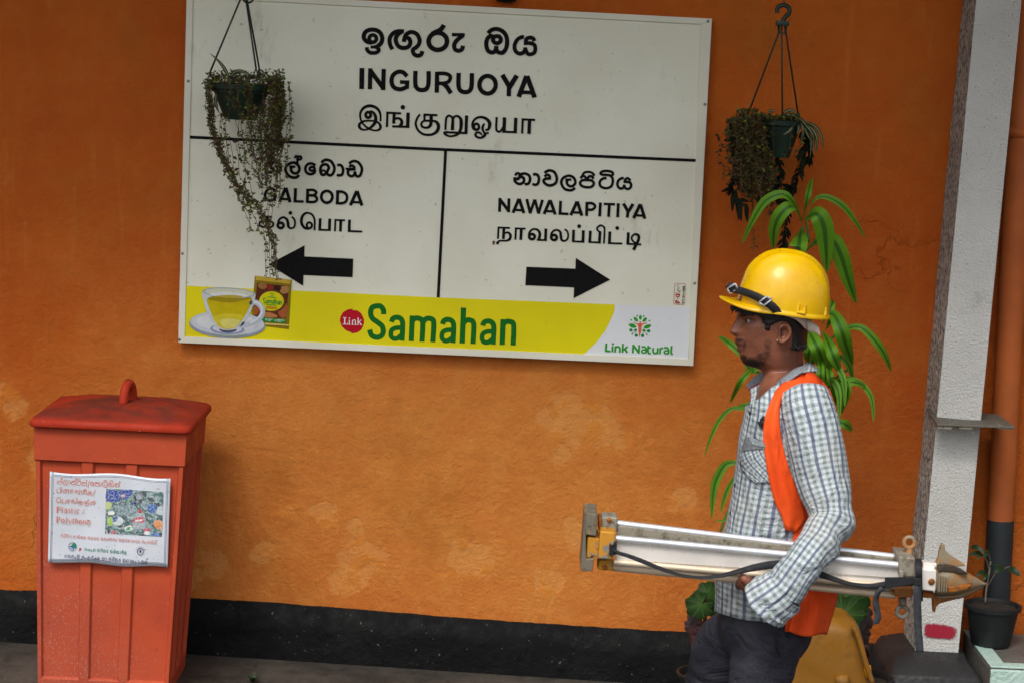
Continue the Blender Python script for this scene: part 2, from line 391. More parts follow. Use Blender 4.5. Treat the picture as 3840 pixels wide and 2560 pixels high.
# dividing lines
f = Flat(on_sign()); f.stroke([(711, 515), (1667, 562), (2617, 603)], 11, n=1); f.stroke([(1671, 566), (1643, 1117)], 11, n=1); f.build('divider_line', M_BLK, sign)
A = crop(1330, 80, 5.88); B = crop(1690, 80, 5.88); C = crop(1330, 370, 6.533); D = crop(1650, 390, 6.533); E5 = crop(980, 570, 5.88); F6 = crop(960, 780, 5.737); G7 = crop(1900, 620, 4.704); H8 = crop(1840, 830, 3.986)
Z1 = crop(1200, 0, 2.352); Z2 = crop(900, 520, 2.703); Z3 = crop(1800, 560, 2.613)
K = 1 / 5.88
def W(w, s): return w / s
class Line:
    def __init__(s, tf, sc_): s.f = Flat(on_sign()); s.tf = tf; s.sc = sc_
    def __call__(s, pts, w, closed=False, n=6):
        # widths are given in crop units: strokes are offset in crop space, then mapped
        s.f.stroke(pts, w, s.tf, closed, n)
    def ring(s, c, rx, ry, w): s.f.ring(c, rx, ry, w, s.tf)
    def dot(s, c, r): s.f.ell(c, r, r, s.tf)
# line 1 : Sinhala name
l = Line(A, 5.88)
l.ring((400, 388), 80, 80, 84)
l([(385, 475), (290, 462), (218, 405), (199, 335), (230, 250), (300, 205), (390, 190), (490, 208), (570, 270), (608, 370), (590, 470), (520, 545), (440, 570, 70), (350, 576, 66)], 96)
l([(266, 577), (278, 640), (330, 690), (400, 703), (490, 690), (532, 640), (500, 590), (440, 578, 60)], 86)
l([(1088, 228), (960, 224), (860, 260), (790, 340), (768, 430), (785, 530), (832, 626)], 92)
l([(1088, 462), (1100, 370), (1150, 285), (1255, 242), (1370, 290), (1430, 410), (1415, 510), (1350, 585), (1292, 625), (1285, 680), (1320, 740), (1400, 765), (1470, 730), (1490, 660)], 93)
l([(1130, 360), (1200, 390), (1227, 470), (1190, 560), (1075, 595), (960, 550), (905, 420), (940, 310), (1030, 240)], 95)
l.ring((1833, 446), 203, 190, 104)
l([(1968, 85), (1930, 150), (1870, 205), (1770, 250), (1700, 290)], 104)
l.tf = B
l([(30, 297), (312, 303)], 74, n=1); l([(270, 320), (150, 410), (90, 490), (77, 560), (105, 630), (180, 655), (250, 620), (268, 542)], 94)
l([(825, 272), (890, 205), (1000, 175), (1130, 215), (1215, 310), (1245, 440), (1225, 590), (1160, 690), (1110, 702), (1040, 680), (1005, 610), (1005, 548)], 94)
l([(1005, 548), (1000, 620), (960, 680), (895, 692), (820, 650), (784, 520), (805, 400), (870, 330), (940, 345)], 94)
l.ring((1020, 410), 87, 78, 92)
l([(1618, 357), (1560, 357), (1470, 410), (1408, 540), (1430, 660), (1520, 720), (1600, 695), (1640, 640), (1640, 578)], 88)
l([(1640, 600), (1690, 710), (1760, 732), (1840, 700), (1868, 610), (1840, 520), (1740, 487), (1612, 487)], 86); l([(1655, 525), (1660, 430), (1690, 380), (1760, 365), (1820, 385), (1845, 443)], 88)
l.f.build('lettering', M_BLK, sign)
# line 2 : INGURUOYA
l = Line(Z1, 2.352)
l([(370, 602), (367, 788)], 43, n=1); l([(443, 605), (440, 790)], 38, n=1); l([(562, 610), (557, 797)], 38, n=1); l([(440, 620), (560, 782)], 40, n=1)
l([(768, 676), (735, 642), (690, 636), (645, 665), (631, 720), (652, 772), (710, 790), (767, 768)], 38); l([(705, 725), (788, 728)], 32, n=1); l([(769, 728), (766, 785)], 38, n=1)
for dx, dy in ((0, 0), (381, 18)): l([(842 + dx, 627 + dy), (840 + dx, 735 + dy), (858 + dx, 783 + dy), (900 + dx, 797 + dy), (938 + dx, 785 + dy), (956 + dx, 740 + dy), (958 + dx, 630 + dy)], 39)
l([(1033, 635), (1029, 820)], 38, n=1); l([(1033, 650), (1100, 651), (1140, 665), (1150, 692), (1130, 725), (1090, 737), (1033, 737)], 33); l([(1080, 735), (1115, 765), (1155, 826)], 40)
l.ring((1478, 750), 72, 78, 39)
l([(1608, 662), (1675, 775)], 42, n=1); l([(1736, 668), (1670, 775)], 42, n=1); l([(1668, 760), (1665, 852)], 39, n=1)
l([(1822, 672), (1752, 858)], 42, n=1); l([(1826, 672), (1893, 863)], 42, n=1); l([(1775, 815), (1870, 819)], 32, n=1)
l.f.build('lettering', M_BLK, sign)
# line 3 : Tamil name
l = Line(C, 6.533)
l([(630, 566, 45), (634, 430, 50), (600, 310, 62), (510, 220, 72), (370, 182, 78), (240, 220, 72), (160, 310, 60), (133, 420, 54), (160, 550, 50), (230, 650, 48), (320, 725, 50), (420, 772, 46), (520, 785, 46), (605, 760, 60), (633, 690, 70), (595, 610, 55), (500, 560, 48), (350, 546, 48), (210, 562, 50), (130, 615, 62), (110, 680, 70), (150, 745, 60), (230, 770, 46), (330, 750, 50), (430, 680, 72), (500, 590, 80), (515, 480, 84), (490, 390, 72), (440, 335, 60), (370, 312, 50)], 60)
l.ring((332, 405), 62, 68, 72)
l([(803, 325), (790, 702)], 57, n=1); l([(778, 350), (1137, 367)], 54, n=1); l([(967, 365), (957, 620)], 76, n=1); l([(985, 500, 56), (1075, 487, 60), (1135, 525, 70), (1155, 600, 80), (1110, 685, 80)], 70); l([(918, 685), (1340, 698)], 56, n=1); l([(1310, 348), (1296, 726)], 85, n=1); l.dot((1180, 218), 57)
l([(1600, 390, 50), (1530, 490, 54), (1495, 620, 57), (1540, 760, 57), (1650, 862, 57), (1790, 895, 60), (1930, 870, 66), (2025, 790, 80), (2053, 680, 86), (2010, 585, 75), (1930, 552, 54), (1760, 547, 52), (1680, 560, 52), (1632, 625, 57), (1660, 695, 57), (1750, 720, 58), (1830, 690, 72), (1868, 610, 82), (1874, 400, 84)], 60)
l([(1713, 370), (1709, 545)], 54, n=1); l([(1690, 397), (2028, 411)], 54, n=1)
l.tf = D
l([(132, 640), (146, 400), (165, 330), (220, 292), (285, 325), (312, 390, 70), (303, 650, 85)], 56); l([(312, 400, 60), (345, 325, 56), (410, 301, 56), (480, 335, 66), (518, 430, 85), (510, 600, 80), (470, 705, 72), (400, 765, 60), (270, 796, 50), (160, 770, 56), (108, 720, 60), (125, 698, 55), (200, 699, 54)], 56)
l([(130, 698), (672, 719)], 54, n=1); l([(652, 288), (634, 746)], 78, n=1)
l.ring((893, 565), 63, 74, 64); l([(893, 648, 60), (820, 610, 60), (793, 520, 60), (830, 410, 58), (900, 350, 58), (1000, 326, 60), (1130, 365, 72), (1205, 450, 86), (1216, 530, 88), (1185, 620, 66), (1110, 650, 50)], 60)
l([(1088, 485, 50), (1048, 560, 58), (1045, 630, 58), (1072, 695, 52), (1110, 718, 48), (1195, 718, 52)], 52); l([(1110, 715, 70), (1085, 785, 75), (1000, 835, 56), (905, 815, 58), (868, 765, 58), (890, 715, 54), (950, 703, 52), (1000, 730, 50), (1028, 775, 30)], 56)
l([(1387, 325), (1377, 600), (1400, 665), (1450, 684), (1510, 640), (1555, 560)], 56); l([(1580, 333), (1567, 705)], 85, n=1); l([(1525, 686), (1882, 697)], 52, n=1); l([(1857, 345), (1841, 724)], 85, n=1)
l([(2030, 355), (2011, 731)], 56, n=1); l([(2000, 383), (2330, 396)], 54, n=1); l([(2193, 400), (2179, 741)], 85, n=1)
l.f.build('lettering', M_BLK, sign)
# left destination
l = Line(E5, 5.88)
l([(220, 225), (120, 265), (92, 350), (130, 435), (200, 457), (265, 420), (260, 370), (190, 370)], 64); l([(200, 370), (230, 265), (320, 226), (405, 275), (426, 365), (395, 440), (320, 468)], 64)
l([(828, 508), (790, 555), (700, 570), (600, 525), (533, 410), (560, 310), (640, 255), (720, 240), (800, 285), (840, 370), (815, 450), (745, 478), (680, 450), (652, 390), (672, 345)], 65); l([(615, 330), (752, 332)], 55, n=1)
l([(795, 262), (795, 110)], 55, n=1); l([(800, 112), (765, 92), (728, 140)], 44); l.ring((843, 137), 38, 36, 54)
l.ring((1120, 378), 56, 42, 58); l([(1195, 303), (1120, 262), (1040, 268), (985, 320), (970, 400), (1010, 470), (1085, 497), (1160, 470), (1193, 400)], 62)
l([(1322, 245), (1370, 198), (1440, 178), (1540, 215), (1608, 340), (1595, 450), (1540, 517), (1490, 515), (1445, 480), (1460, 420), (1488, 350), (1450, 290), (1390, 280), (1325, 315), (1302, 400), (1320, 485), (1370, 512), (1415, 485), (1440, 430)], 64); l.ring((1367, 457), 46, 46, 46)
l([(1672, 300), (1740, 293), (1788, 340), (1802, 420), (1780, 500), (1720, 522), (1662, 508)], 62)
l([(1938, 267), (1980, 225), (2060, 206), (2150, 245), (2217, 370), (2190, 500), (2140, 545), (2085, 520), (2062, 435)], 62); l([(2062, 435), (2045, 510), (1985, 540), (1922, 505), (1910, 435), (1945, 395), (2080, 386)], 62); l([(1860, 378), (2020, 380)], 54, n=1); l([(2050, 395), (2045, 335), (1990, 303), (1935, 335)], 58)
l.f.build('lettering', M_BLK, sign)
l = Line(Z2, 2.703)
l([(358, 540), (330, 510), (290, 512), (258, 555), (260, 605), (300, 630), (352, 612)], 29); l([(305, 580), (368, 583)], 25, n=1); l([(355, 582), (352, 636)], 27, n=1)
l([(462, 500), (402, 645)], 33, n=1); l([(465, 500), (508, 648)], 33, n=1); l([(425, 614), (492, 617)], 25, n=1)
l([(563, 505), (557, 650)], 32, n=1); l([(543, 637), (645, 640)], 26, n=1)
l([(687, 510), (682, 655)], 32, n=1); l([(688, 523), (745, 524), (774, 549), (745, 577), (688, 577)], 27); l([(688, 578), (750, 579), (781, 612), (755, 643), (683, 643)], 28)
l.ring((880, 592), 56, 60, 30)
l([(990, 525), (986, 670)], 32, n=1); l([(990, 538), (1035, 541), (1072, 562), (1085, 600), (1070, 642), (1030, 657), (986, 656)], 28)
l([(1184, 533), (1118, 678)], 33, n=1); l([(1187, 533), (1236, 681)], 33, n=1); l([(1142, 645), (1215, 649)], 25, n=1)
l.f.build('lettering', M_BLK, sign)
l = Line(F6, 5.737)
l([(105, 190), (345, 195)], 42, n=1); l([(125, 170), (125, 290)], 42, n=1); l([(240, 195, 62), (240, 330, 62), (215, 395, 52), (150, 414, 44), (90, 390, 44), (70, 345, 44), (100, 298, 44), (160, 293, 44), (310, 296, 44), (365, 330, 48), (362, 385, 48), (310, 415, 44), (250, 395, 44)], 44)
l.ring((530, 380), 62, 58, 60); l([(472, 400, 50), (478, 320, 48), (505, 250, 48), (580, 206, 48), (655, 240, 55), (687, 320, 62), (692, 390, 58), (720, 433, 46), (760, 443, 42), (820, 410, 42), (841, 330, 42), (818, 240, 42), (768, 195, 42)], 50); l.dot((740, 110), 41)
l.ring((1147, 378), 56, 62, 50); l([(1147, 452, 42), (1060, 442, 55), (995, 370, 62), (976, 280, 64), (1000, 180, 60), (1060, 120, 50), (1130, 110, 42), (1210, 150, 42), (1256, 240, 42), (1264, 320, 42), (1257, 486, 42)], 50)
l([(1380, 225), (1370, 492)], 62, n=1); l([(1342, 473), (1610, 479)], 42, n=1); l([(1586, 233), (1578, 498)], 62, n=1)
l([(1708, 240), (1698, 506)], 42, n=1); l([(1688, 262), (1916, 270)], 42, n=1); l([(1824, 280), (1815, 512)], 62, n=1)
l([(2012, 255), (2003, 522)], 62, n=1); l([(1974, 500), (2284, 512)], 42, n=1)
l.f.build('lettering', M_BLK, sign)
f = Flat(on_sign()); f.poly([Z2(p) for p in ((288, 1275), (655, 1083), (652, 1195), (1148, 1219), (1141, 1406), (643, 1384), (640, 1494))]); f.build('arrow', M_BLK, sign)
# right destination
l = Line(G7, 4.704)
l([(155, 188), (170, 152), (210, 146), (240, 185), (215, 240), (165, 250), (138, 215)], 46); l([(140, 215), (148, 290), (220, 335), (290, 308), (307, 255), (280, 215), (230, 215), (180, 250)], 50); l([(215, 200), (265, 158), (335, 152), (398, 190), (412, 260), (385, 322), (318, 342)], 50)
l([(463, 168), (520, 162), (560, 200), (568, 260), (550, 325), (510, 348), (455, 335)], 50)
l([(668, 142), (710, 107), (765, 95), (840, 125), (885, 225), (860, 320), (765, 361), (680, 328), (650, 275), (690, 242), (785, 235)], 50); l([(760, 255), (757, 195), (715, 170), (665, 205)], 48)
l([(1205, 398), (1165, 435), (1095, 445), (1010, 408), (963, 310), (1000, 225), (1095, 188), (1180, 222), (1213, 300), (1180, 358), (1130, 375), (1080, 350), (1060, 300), (1080, 262)], 48); l([(1033, 257), (1142, 259)], 42, n=1)
l([(1295, 320), (1330, 272), (1415, 264), (1500, 275), (1538, 325), (1500, 380), (1415, 392), (1330, 370)], 48, True); l([(1305, 238), (1330, 200), (1375, 200), (1410, 250)], 46); l([(1425, 250), (1450, 203), (1500, 198), (1532, 243)], 46); l([(1335, 185), (1370, 135), (1440, 120), (1510, 138), (1548, 190)], 42)
l([(1762, 230), (1710, 234), (1658, 268), (1640, 330), (1670, 385), (1755, 407), (1840, 378), (1872, 290), (1855, 215), (1800, 178), (1690, 170), (1655, 145), (1690, 112), (1770, 103), (1850, 120), (1876, 152), (1860, 185)], 46)
l([(2065, 231), (2030, 233), (1978, 265), (1953, 330), (1972, 392), (2020, 414), (2062, 395), (2075, 345)], 48); l([(2075, 350), (2090, 402), (2140, 422), (2186, 392), (2195, 340), (2160, 302), (2060, 296)], 46); l([(2082, 315), (2092, 255), (2140, 233), (2184, 276)], 46)
l.f.build('lettering', M_BLK, sign)
l = Line(Z3, 2.613)
for ss in (((195, 478), (192, 615), 29), ((284, 483), (280, 620), 29), ((193, 490), (282, 608), 31), ((381, 487), (323, 625), 31), ((383, 487), (430, 628), 31), ((345, 596), (415, 599), 24), ((458, 490), (492, 630), 28), ((537, 494), (490, 630), 28), ((538, 494), (573, 632), 28), ((613, 497), (572, 632), 28), ((686, 500), (627, 636), 31), ((688, 500), (737, 641), 31), ((645, 607), (720, 610), 24), ((790, 507), (783, 643), 29), ((770, 631), (867, 635), 25), ((951, 512), (889, 648), 31), ((953, 512), (998, 653), 31), ((910, 620), (985, 623), 24), ((1048, 517), (1044, 655), 29), ((1180, 523), (1172, 660), 29), ((1212, 537), (1322, 541), 25), ((1267, 540), (1260, 664), 29), ((1355, 531), (1349, 668), 29), ((1405, 533), (1454, 618), 31), ((1500, 537), (1450, 618), 31), ((1450, 605), (1443, 672), 29), ((1570, 540), (1505, 677), 31), ((1572, 540), (1615, 682), 31), ((1525, 648), (1600, 652), 24)):
    l([ss[0], ss[1]], ss[2], n=1)
l([(1048, 530), (1100, 532), (1128, 560), (1100, 592), (1046, 592)], 26)
l.f.build('lettering', M_BLK, sign)
l = Line(H8, 3.986)
l([(118, 82), (108, 265)], 30, n=1); l([(104, 95), (288, 103)], 28, n=1); l([(197, 100), (190, 268)], 43, n=1); l([(210, 180, 30), (260, 170, 32), (295, 210, 42), (283, 268, 40), (230, 293, 28), (150, 292, 28), (105, 308, 28)], 30); l.dot((103, 325), 23)
l([(378, 95), (369, 277)], 30, n=1); l([(363, 108), (523, 114), ], 28, n=1); l([(458, 110), (450, 282)], 43, n=1)
l.ring((617, 232), 41, 38, 42); l([(572, 250, 32), (576, 180, 32), (610, 133, 31), (660, 118, 30), (712, 140, 36), (735, 200, 42), (716, 285, 42)], 36); l([(690, 281), (838, 285)], 28, n=1); l([(825, 113), (818, 299)], 43, n=1)
l.ring((947, 245), 41, 38, 42); l([(902, 265, 32), (906, 195, 32), (940, 147, 31), (990, 132, 30), (1038, 160, 36), (1050, 230, 42), (1062, 280, 38), (1100, 296, 30), (1145, 270, 29), (1158, 210, 29), (1142, 150, 29), (1105, 122, 28)], 30)
l([(1240, 130), (1233, 316)], 43, n=1); l([(1213, 302), (1400, 308)], 28, n=1); l([(1385, 137), (1378, 323)], 43, n=1); l.dot((1323, 77), 29)
l([(1490, 142), (1480, 326)], 43, n=1); l([(1460, 312), (1645, 318)], 28, n=1); l([(1635, 150), (1624, 334)], 43, n=1); l([(1640, 165), (1600, 140), (1592, 100), (1640, 64), (1690, 85), (1703, 135), (1692, 336)], 28)
l([(1782, 155), (1773, 341)], 43, n=1); l([(1754, 328), (1968, 335)], 28, n=1); l.dot((1892, 103), 29)
l([(2058, 168), (2048, 353)], 43, n=1); l([(2028, 338), (2250, 348)], 28, n=1); l([(2175, 332, 28), (2120, 290, 28), (2110, 240, 28), (2140, 202, 30), (2185, 198, 36), (2215, 230, 40), (2205, 290, 42), (2165, 370, 44), (2135, 430, 46)], 36)
l.f.build('lettering', M_BLK, sign)
f = Flat(on_sign()); f.poly([Z3(p) for p in ((455, 1152), (934, 1171), (939, 1065), (1275, 1279), (917, 1460), (922, 1354), (444, 1333))]); f.build('arrow', M_BLK, sign)
f = Flat(on_sign()); f.poly([Z3(p) for p in ((122, 905), (140, 893), (148, 910), (138, 938), (124, 935))]); f.build('stain', plain('rust_stain', '#6b3325'), sign)
# ---- tea banner
Z4 = crop(660, 1000, 3.178); Z5 = crop(1200, 1050, 2.767); Z6 = crop(2000, 1000, 3.267)
f = Flat(on_sign(.0003)); f.poly([(696, 1072), (1280, 1098), (1643, 1116), (2306, 1142), (2590, 1152), (2580, 1348), (693, 1264)]); bw = f.build('banner', M_WHT, sign)
f = Flat(on_sign(.0007)); f.poly([(696, 1072), (1280, 1098), (1643, 1116), (2306, 1142), (2303, 1170), (2290, 1200), (2270, 1240), (2240, 1280), (2210, 1308), (2184, 1334), (693, 1265)]); yb = f.build('yellow_field', M_YEL, bw)
BP = on_sign(.0012)
def bl(tf): l = Line(tf, 1); l.f = Flat(BP); return l
l = bl(Z5)
l([(660, 357), (658, 312), (630, 275), (590, 270), (540, 288), (525, 345), (545, 400), (600, 440), (645, 480), (656, 535), (635, 580), (585, 594), (535, 572), (515, 515)], 54)
for dx, dy in ((0, 0), (529, 22), (946, 38)):
    l([(742 + dx, 437 + dy), (758 + dx, 400 + dy), (805 + dx, 388 + dy), (845 + dx, 410 + dy), (858 + dx, 465 + dy), (850 + dx, 630 + dy)], 53); l([(850 + dx, 497 + dy), (790 + dx, 497 + dy), (745 + dx, 520 + dy), (735 + dx, 570 + dy), (755 + dx, 602 + dy), (798 + dx, 606 + dy), (845 + dx, 572 + dy)], 48)
l([(957, 371), (947, 634)], 53, n=1); l([(955, 430), (985, 400), (1030, 400), (1065, 440), (1058, 639)], 53); l([(1065, 445), (1100, 404), (1145, 402), (1180, 440), (1170, 643)], 53)
l([(1490, 287), (1475, 656)], 55, n=1); l([(1482, 455), (1520, 418), (1560, 419), (1595, 457), (1587, 661)], 53)
l([(1900, 408), (1890, 671)], 55, n=1); l([(1895, 465), (1930, 433), (1975, 433), (2010, 470), (2003, 676)], 53)
l.f.build('lettering', M_GRN, bw)
l = bl(Z5); l.f.poly([(338, 313), (390, 318), (430, 350), (457, 410), (455, 460), (430, 515), (390, 545), (327, 556), (327, 545), (270, 525), (225, 480), (206, 425), (212, 380), (240, 335), (290, 305), (338, 300)], Z5)
lb = l.f.build('logo', M_RED, bw)
l = bl(Z5); l.f.k = 8
for a_, b_, w_ in (((258, 392), (255, 458), 12), ((232, 458), (285, 460), 6), ((285, 461), (287, 444), 6), ((238, 390), (277, 391), 5), ((306, 416), (304, 462), 11), ((293, 462), (318, 463), 5), ((296, 417), (308, 416), 5), ((338, 416), (336, 463), 10), ((326, 463), (349, 464), 5), ((368, 425), (366, 464), 10), ((356, 464), (380, 465), 5), ((396, 392), (393, 465), 10), ((383, 465), (405, 466), 5), ((394, 442), (424, 417), 6), ((404, 434), (428, 465), 9), ((415, 417), (434, 418), 4), ((418, 466), (437, 466), 5)): l([a_, b_], w_, n=1)
l([(338, 428), (352, 415), (366, 420), (368, 440)], 8); l.dot((306, 397), 7); l.f.build('lettering', M_INKW, bw)
l = bl(Z6)
for a_, b_, w_ in (((894, 937), (889, 1043), 26), ((880, 1031), (946, 1034), 24), ((972, 970), (967, 1045), 24), ((1007, 970), (1001, 1048), 24), ((1098, 940), (1092, 1052), 24), ((1156, 976), (1100, 1020), 23), ((1118, 1002), (1150, 1052), 25), ((1224, 952), (1219, 1056), 24), ((1297, 955), (1292, 1061), 24), ((1226, 960), (1290, 1052), 24), ((1395, 990), (1442, 992), 20), ((1556, 992), (1550, 1066), 23)): l([a_, b_], w_, n=1)
l([(1006, 992), (1035, 976), (1060, 1000), (1057, 1050)], 23); l.dot((975, 945), 14)
for dx, dy in ((0, 0), (276, 10)): l([(1325 + dx, 983 + dy), (1360 + dx, 979 + dy), (1381 + dx, 1005 + dy), (1377 + dx, 1060 + dy)], 22); l([(1380 + dx, 1018 + dy), (1345 + dx, 1016 + dy), (1328 + dx, 1036 + dy), (1345 + dx, 1054 + dy), (1378 + dx, 1046 + dy)], 20)
l([(1408, 965), (1404, 1035), (1418, 1060), (1440, 1060)], 23); l([(1470, 990), (1467, 1040), (1490, 1060), (1520, 1045)], 23); l([(1526, 992), (1520, 1066)], 23, n=1); l([(1553, 1012), (1568, 996), (1592, 998)], 21); l([(1695, 968), (1688, 1050), (1708, 1076)], 23)
l.f.build('lettering', M_LGRN, bw)
def leafpoly(fl, a, b, w, tf):
    dx, dy = b[0] - a[0], b[1] - a[1]; L = math.hypot(dx, dy); nx, ny = -dy / L, dx / L; P = []
    for s in (1, -1):
        for t in ([0, .2, .45, .7, .9] if s == 1 else [1, .9, .7, .45, .2]):
            h = w / 2 * math.sin(math.pi * min(1, t * .9 + .05)) * s; P.append((a[0] + dx * t + nx * h, a[1] + dy * t + ny * h))
    fl.poly(P, tf)
fl = Flat(BP)
for a_, b_, w_ in (((1312, 592), (1312, 655), 40), ((1230, 616), (1282, 676), 42), ((1392, 624), (1338, 678), 42), ((1166, 704), (1264, 742), 54), ((1448, 716), (1350, 750), 50)): leafpoly(fl, a_, b_, w_, Z6)
lg = fl.build('logo', M_LGRN, bw)
fl = Flat(BP)
for x, y, r in ((1272, 604, 10), (1352, 607, 10), (1198, 653, 10), (1421, 663, 10), (1195, 777, 20), (1253, 776, 17), (1212, 821, 10), (1261, 841, 20), (1354, 780, 17), (1413, 787, 20), (1390, 829, 10), (1339, 844, 20)): fl.ell((x, y), r, r, Z6)
for a_, b_ in (((1195, 777), (1253, 776)), ((1253, 776), (1212, 821)), ((1253, 776), (1261, 841)), ((1354, 780), (1413, 787)), ((1354, 780), (1390, 829)), ((1354, 780), (1339, 844))): fl.stroke([a_, b_], 5, Z6, n=1)
fl.build('logo', ink('print_green_dots', '#1f8a3a', .5), bw)
fl = Flat(BP); fl.poly([(1217, 668), (1250, 690), (1290, 697), (1302, 690), (1300, 672), (1309, 667), (1319, 673), (1317, 690), (1330, 697), (1370, 688), (1400, 675), (1380, 700), (1338, 712), (1326, 735), (1322, 790), (1300, 868), (1288, 790), (1287, 735), (1276, 712), (1236, 692)], Z6); fl.build('logo', M_ORG, bw)
# maker's sticker
fl = Flat(on_sign(.0012)); rr = [(1733, 213), (1745, 205), (1858, 209), (1866, 220), (1853, 455), (1842, 466), (1728, 460), (1718, 450)]
fl.stroke(rr, 4, Z6, True, 1); fl.stroke([(1738, 322), (1800, 326)], 4, Z6, n=1)
for q in ([(1742, 448), (1795, 445)], [(1742, 420), (1795, 440)], [(1742, 330 + 8), (1795, 342)]): fl.stroke(q, 9, Z6, n=1)
fl.stroke([(1745, 445), (1742, 422), (1760, 418), (1766, 440)], 10, Z6); fl.ring((1768, 358), 22, 14, 10, Z6); fl.stroke([(1765, 400), (1768, 385)], 8, Z6, n=1)
st = fl.build('sticker', M_RED, sign)
fl = Flat(on_sign(.0012))
SEG = {'0': 'abcdef', '7': 'abc', '3': 'abgcd', '4': 'fgbc', '1': 'bc'}
def digit(fl, ch, x, y, w, h, t, tf):   # text runs upward : local right = -y, local up = -x
    P = {'a': ((0, h), (w, h)), 'b': ((w, h), (w, h / 2)), 'c': ((w, h / 2), (w, 0)), 'd': ((0, 0), (w, 0)), 'e': ((0, h / 2), (0, 0)), 'f': ((0, h), (0, h / 2)), 'g': ((0, h / 2), (w, h / 2))}
    for sgm in SEG[ch]:
        (a0, a1), (b0, b1) = P[sgm]; fl.stroke([(x - a1, y - a0), (x - b1, y - b0)], t, tf, n=1)
y = 450
for ch in '077 341 4333':
    if ch != ' ': digit(fl, ch, 1842 + (450 - y) * .06, y, 11, 20, 6, Z6)
    y -= 19 if ch != ' ' else 12
fl.stroke([(1775, 310), (1805, 300), (1760, 290), (1790, 265), (1770, 250), (1762, 232), (1788, 225)], 4, Z6)
fl.build('sticker_lettering', M_BLK, st)
# cup and saucer picture
def pm(name, h): return ink(name, h, .5)
def layers(parent, name, items, tf, base):
    for i, (h, kind, *a) in enumerate(items):
        fl = Flat(on_sign(base + .0002 * i))
        if kind == 'e': fl.ell(a[0], a[1], a[2], tf, rot=a[3] if len(a) > 3 else 0)
        elif kind == 'p': fl.poly(a[0], tf, a[1] if len(a) > 1 else 0)
        elif kind == 's': fl.stroke(a[0], a[1], tf)
        fl.build(name, PMAT.setdefault(h, pm('print_' + str(len(PMAT)), h)), parent)
PMAT = {}
layers(bw, 'sachet_picture', [
    ('#8a7410', 'p', [(940, 110), (1380, 158), (1345, 748), (895, 690)]),
    ('#c9a93a', 'p', [(952, 113), (1368, 158), (1362, 208), (948, 160)]),
    ('#5c2c1a', 'p', [(965, 195), (1345, 232), (1312, 620), (935, 600)]),
    ('#9b6a3c', 'p', [(975, 215), (1030, 195), (1085, 225), (1060, 265), (1000, 262)], 3), ('#8c2a20', 'p', [(1085, 220), (1150, 225), (1160, 270), (1100, 280)], 3), ('#b08048', 'p', [(1230, 250), (1335, 235), (1335, 310), (1260, 320)], 3), ('#a4542c', 'p', [(945, 400), (985, 420), (1000, 520), (940, 580)], 3), ('#b97a44', 'p', [(1020, 540), (1150, 555), (1210, 600), (1060, 605), (1000, 590)], 3), ('#a85a35', 'p', [(1220, 470), (1320, 440), (1310, 600), (1230, 590)], 3), ('#3a1d14', 'p', [(1180, 230), (1250, 240), (1240, 285), (1170, 280)], 3),
    ('#6b3a1e', 'e', (1150, 415), 160, 135), ('#d6cf10', 'e', (1138, 412), 147, 116), ('#1c8a3a', 'p', [(1015, 605), (1310, 630), (1306, 672), (1000, 650)]), ('#d8c46a', 'p', [(1060, 668), (1345, 690), (1344, 705), (1060, 690)])], Z4, .0016)
l = Line(Z4, 1); l.f = Flat(on_sign(.0050))
x0 = 1038
for dx, st_ in ((0, [[(30, 385), (15, 378), (3, 392), (12, 408), (28, 420), (24, 436), (4, 432)]]), (34, [[(4, 405), (18, 400), (24, 412), (24, 438)], [(24, 420), (6, 422), (6, 436), (22, 434)]]), (64, [[(2, 402), (2, 440)], [(2, 412), (16, 402), (20, 440)], [(20, 412), (34, 404), (38, 440)]]), (108, [[(4, 405), (18, 400), (24, 412), (24, 442)], [(24, 420), (6, 422), (6, 438), (22, 438)]]), (140, [[(2, 382), (2, 444)], [(2, 418), (14, 408), (22, 415), (22, 446)]]), (170, [[(4, 410), (16, 406), (22, 416), (22, 448)], [(22, 426), (6, 428), (6, 442), (22, 442)]]), (198, [[(2, 408), (2, 450)], [(2, 420), (14, 410), (20, 420), (20, 450)]])):
    for s_ in st_: l([(x0 + dx + x, y + dx * .03) for x, y in s_], 9)
for a_ in ([(1075, 455), (1190, 462)],): l(a_, 9, n=1)
l.f.ring((1145, 335), 16, 18, 6, Z4); l([(1092, 362), (1190, 372)], 9, n=1)
l.f.build('lettering', M_LGRN, bw)
fl = Flat(on_sign(.0052)); fl.stroke([(1080, 480), (1200, 488)], 10, Z4, n=1); fl.stroke([(1060, 496), (1212, 506)], 6, Z4, n=1); fl.build('lettering', M_RED, bw)
fl = Flat(on_sign(.0052))
for a_ in ([(1094, 625), (1148, 630)], [(1094, 640), (1130, 644)], [(1200, 634), (1290, 641)], [(1200, 650), (1255, 655)]): fl.stroke(a_, 6, Z4, n=1)
fl.ring((1075, 630), 9, 9, 4, Z4); fl.ell((1184, 640), 8, 7, Z4); fl.build('lettering', M_INKW, bw)
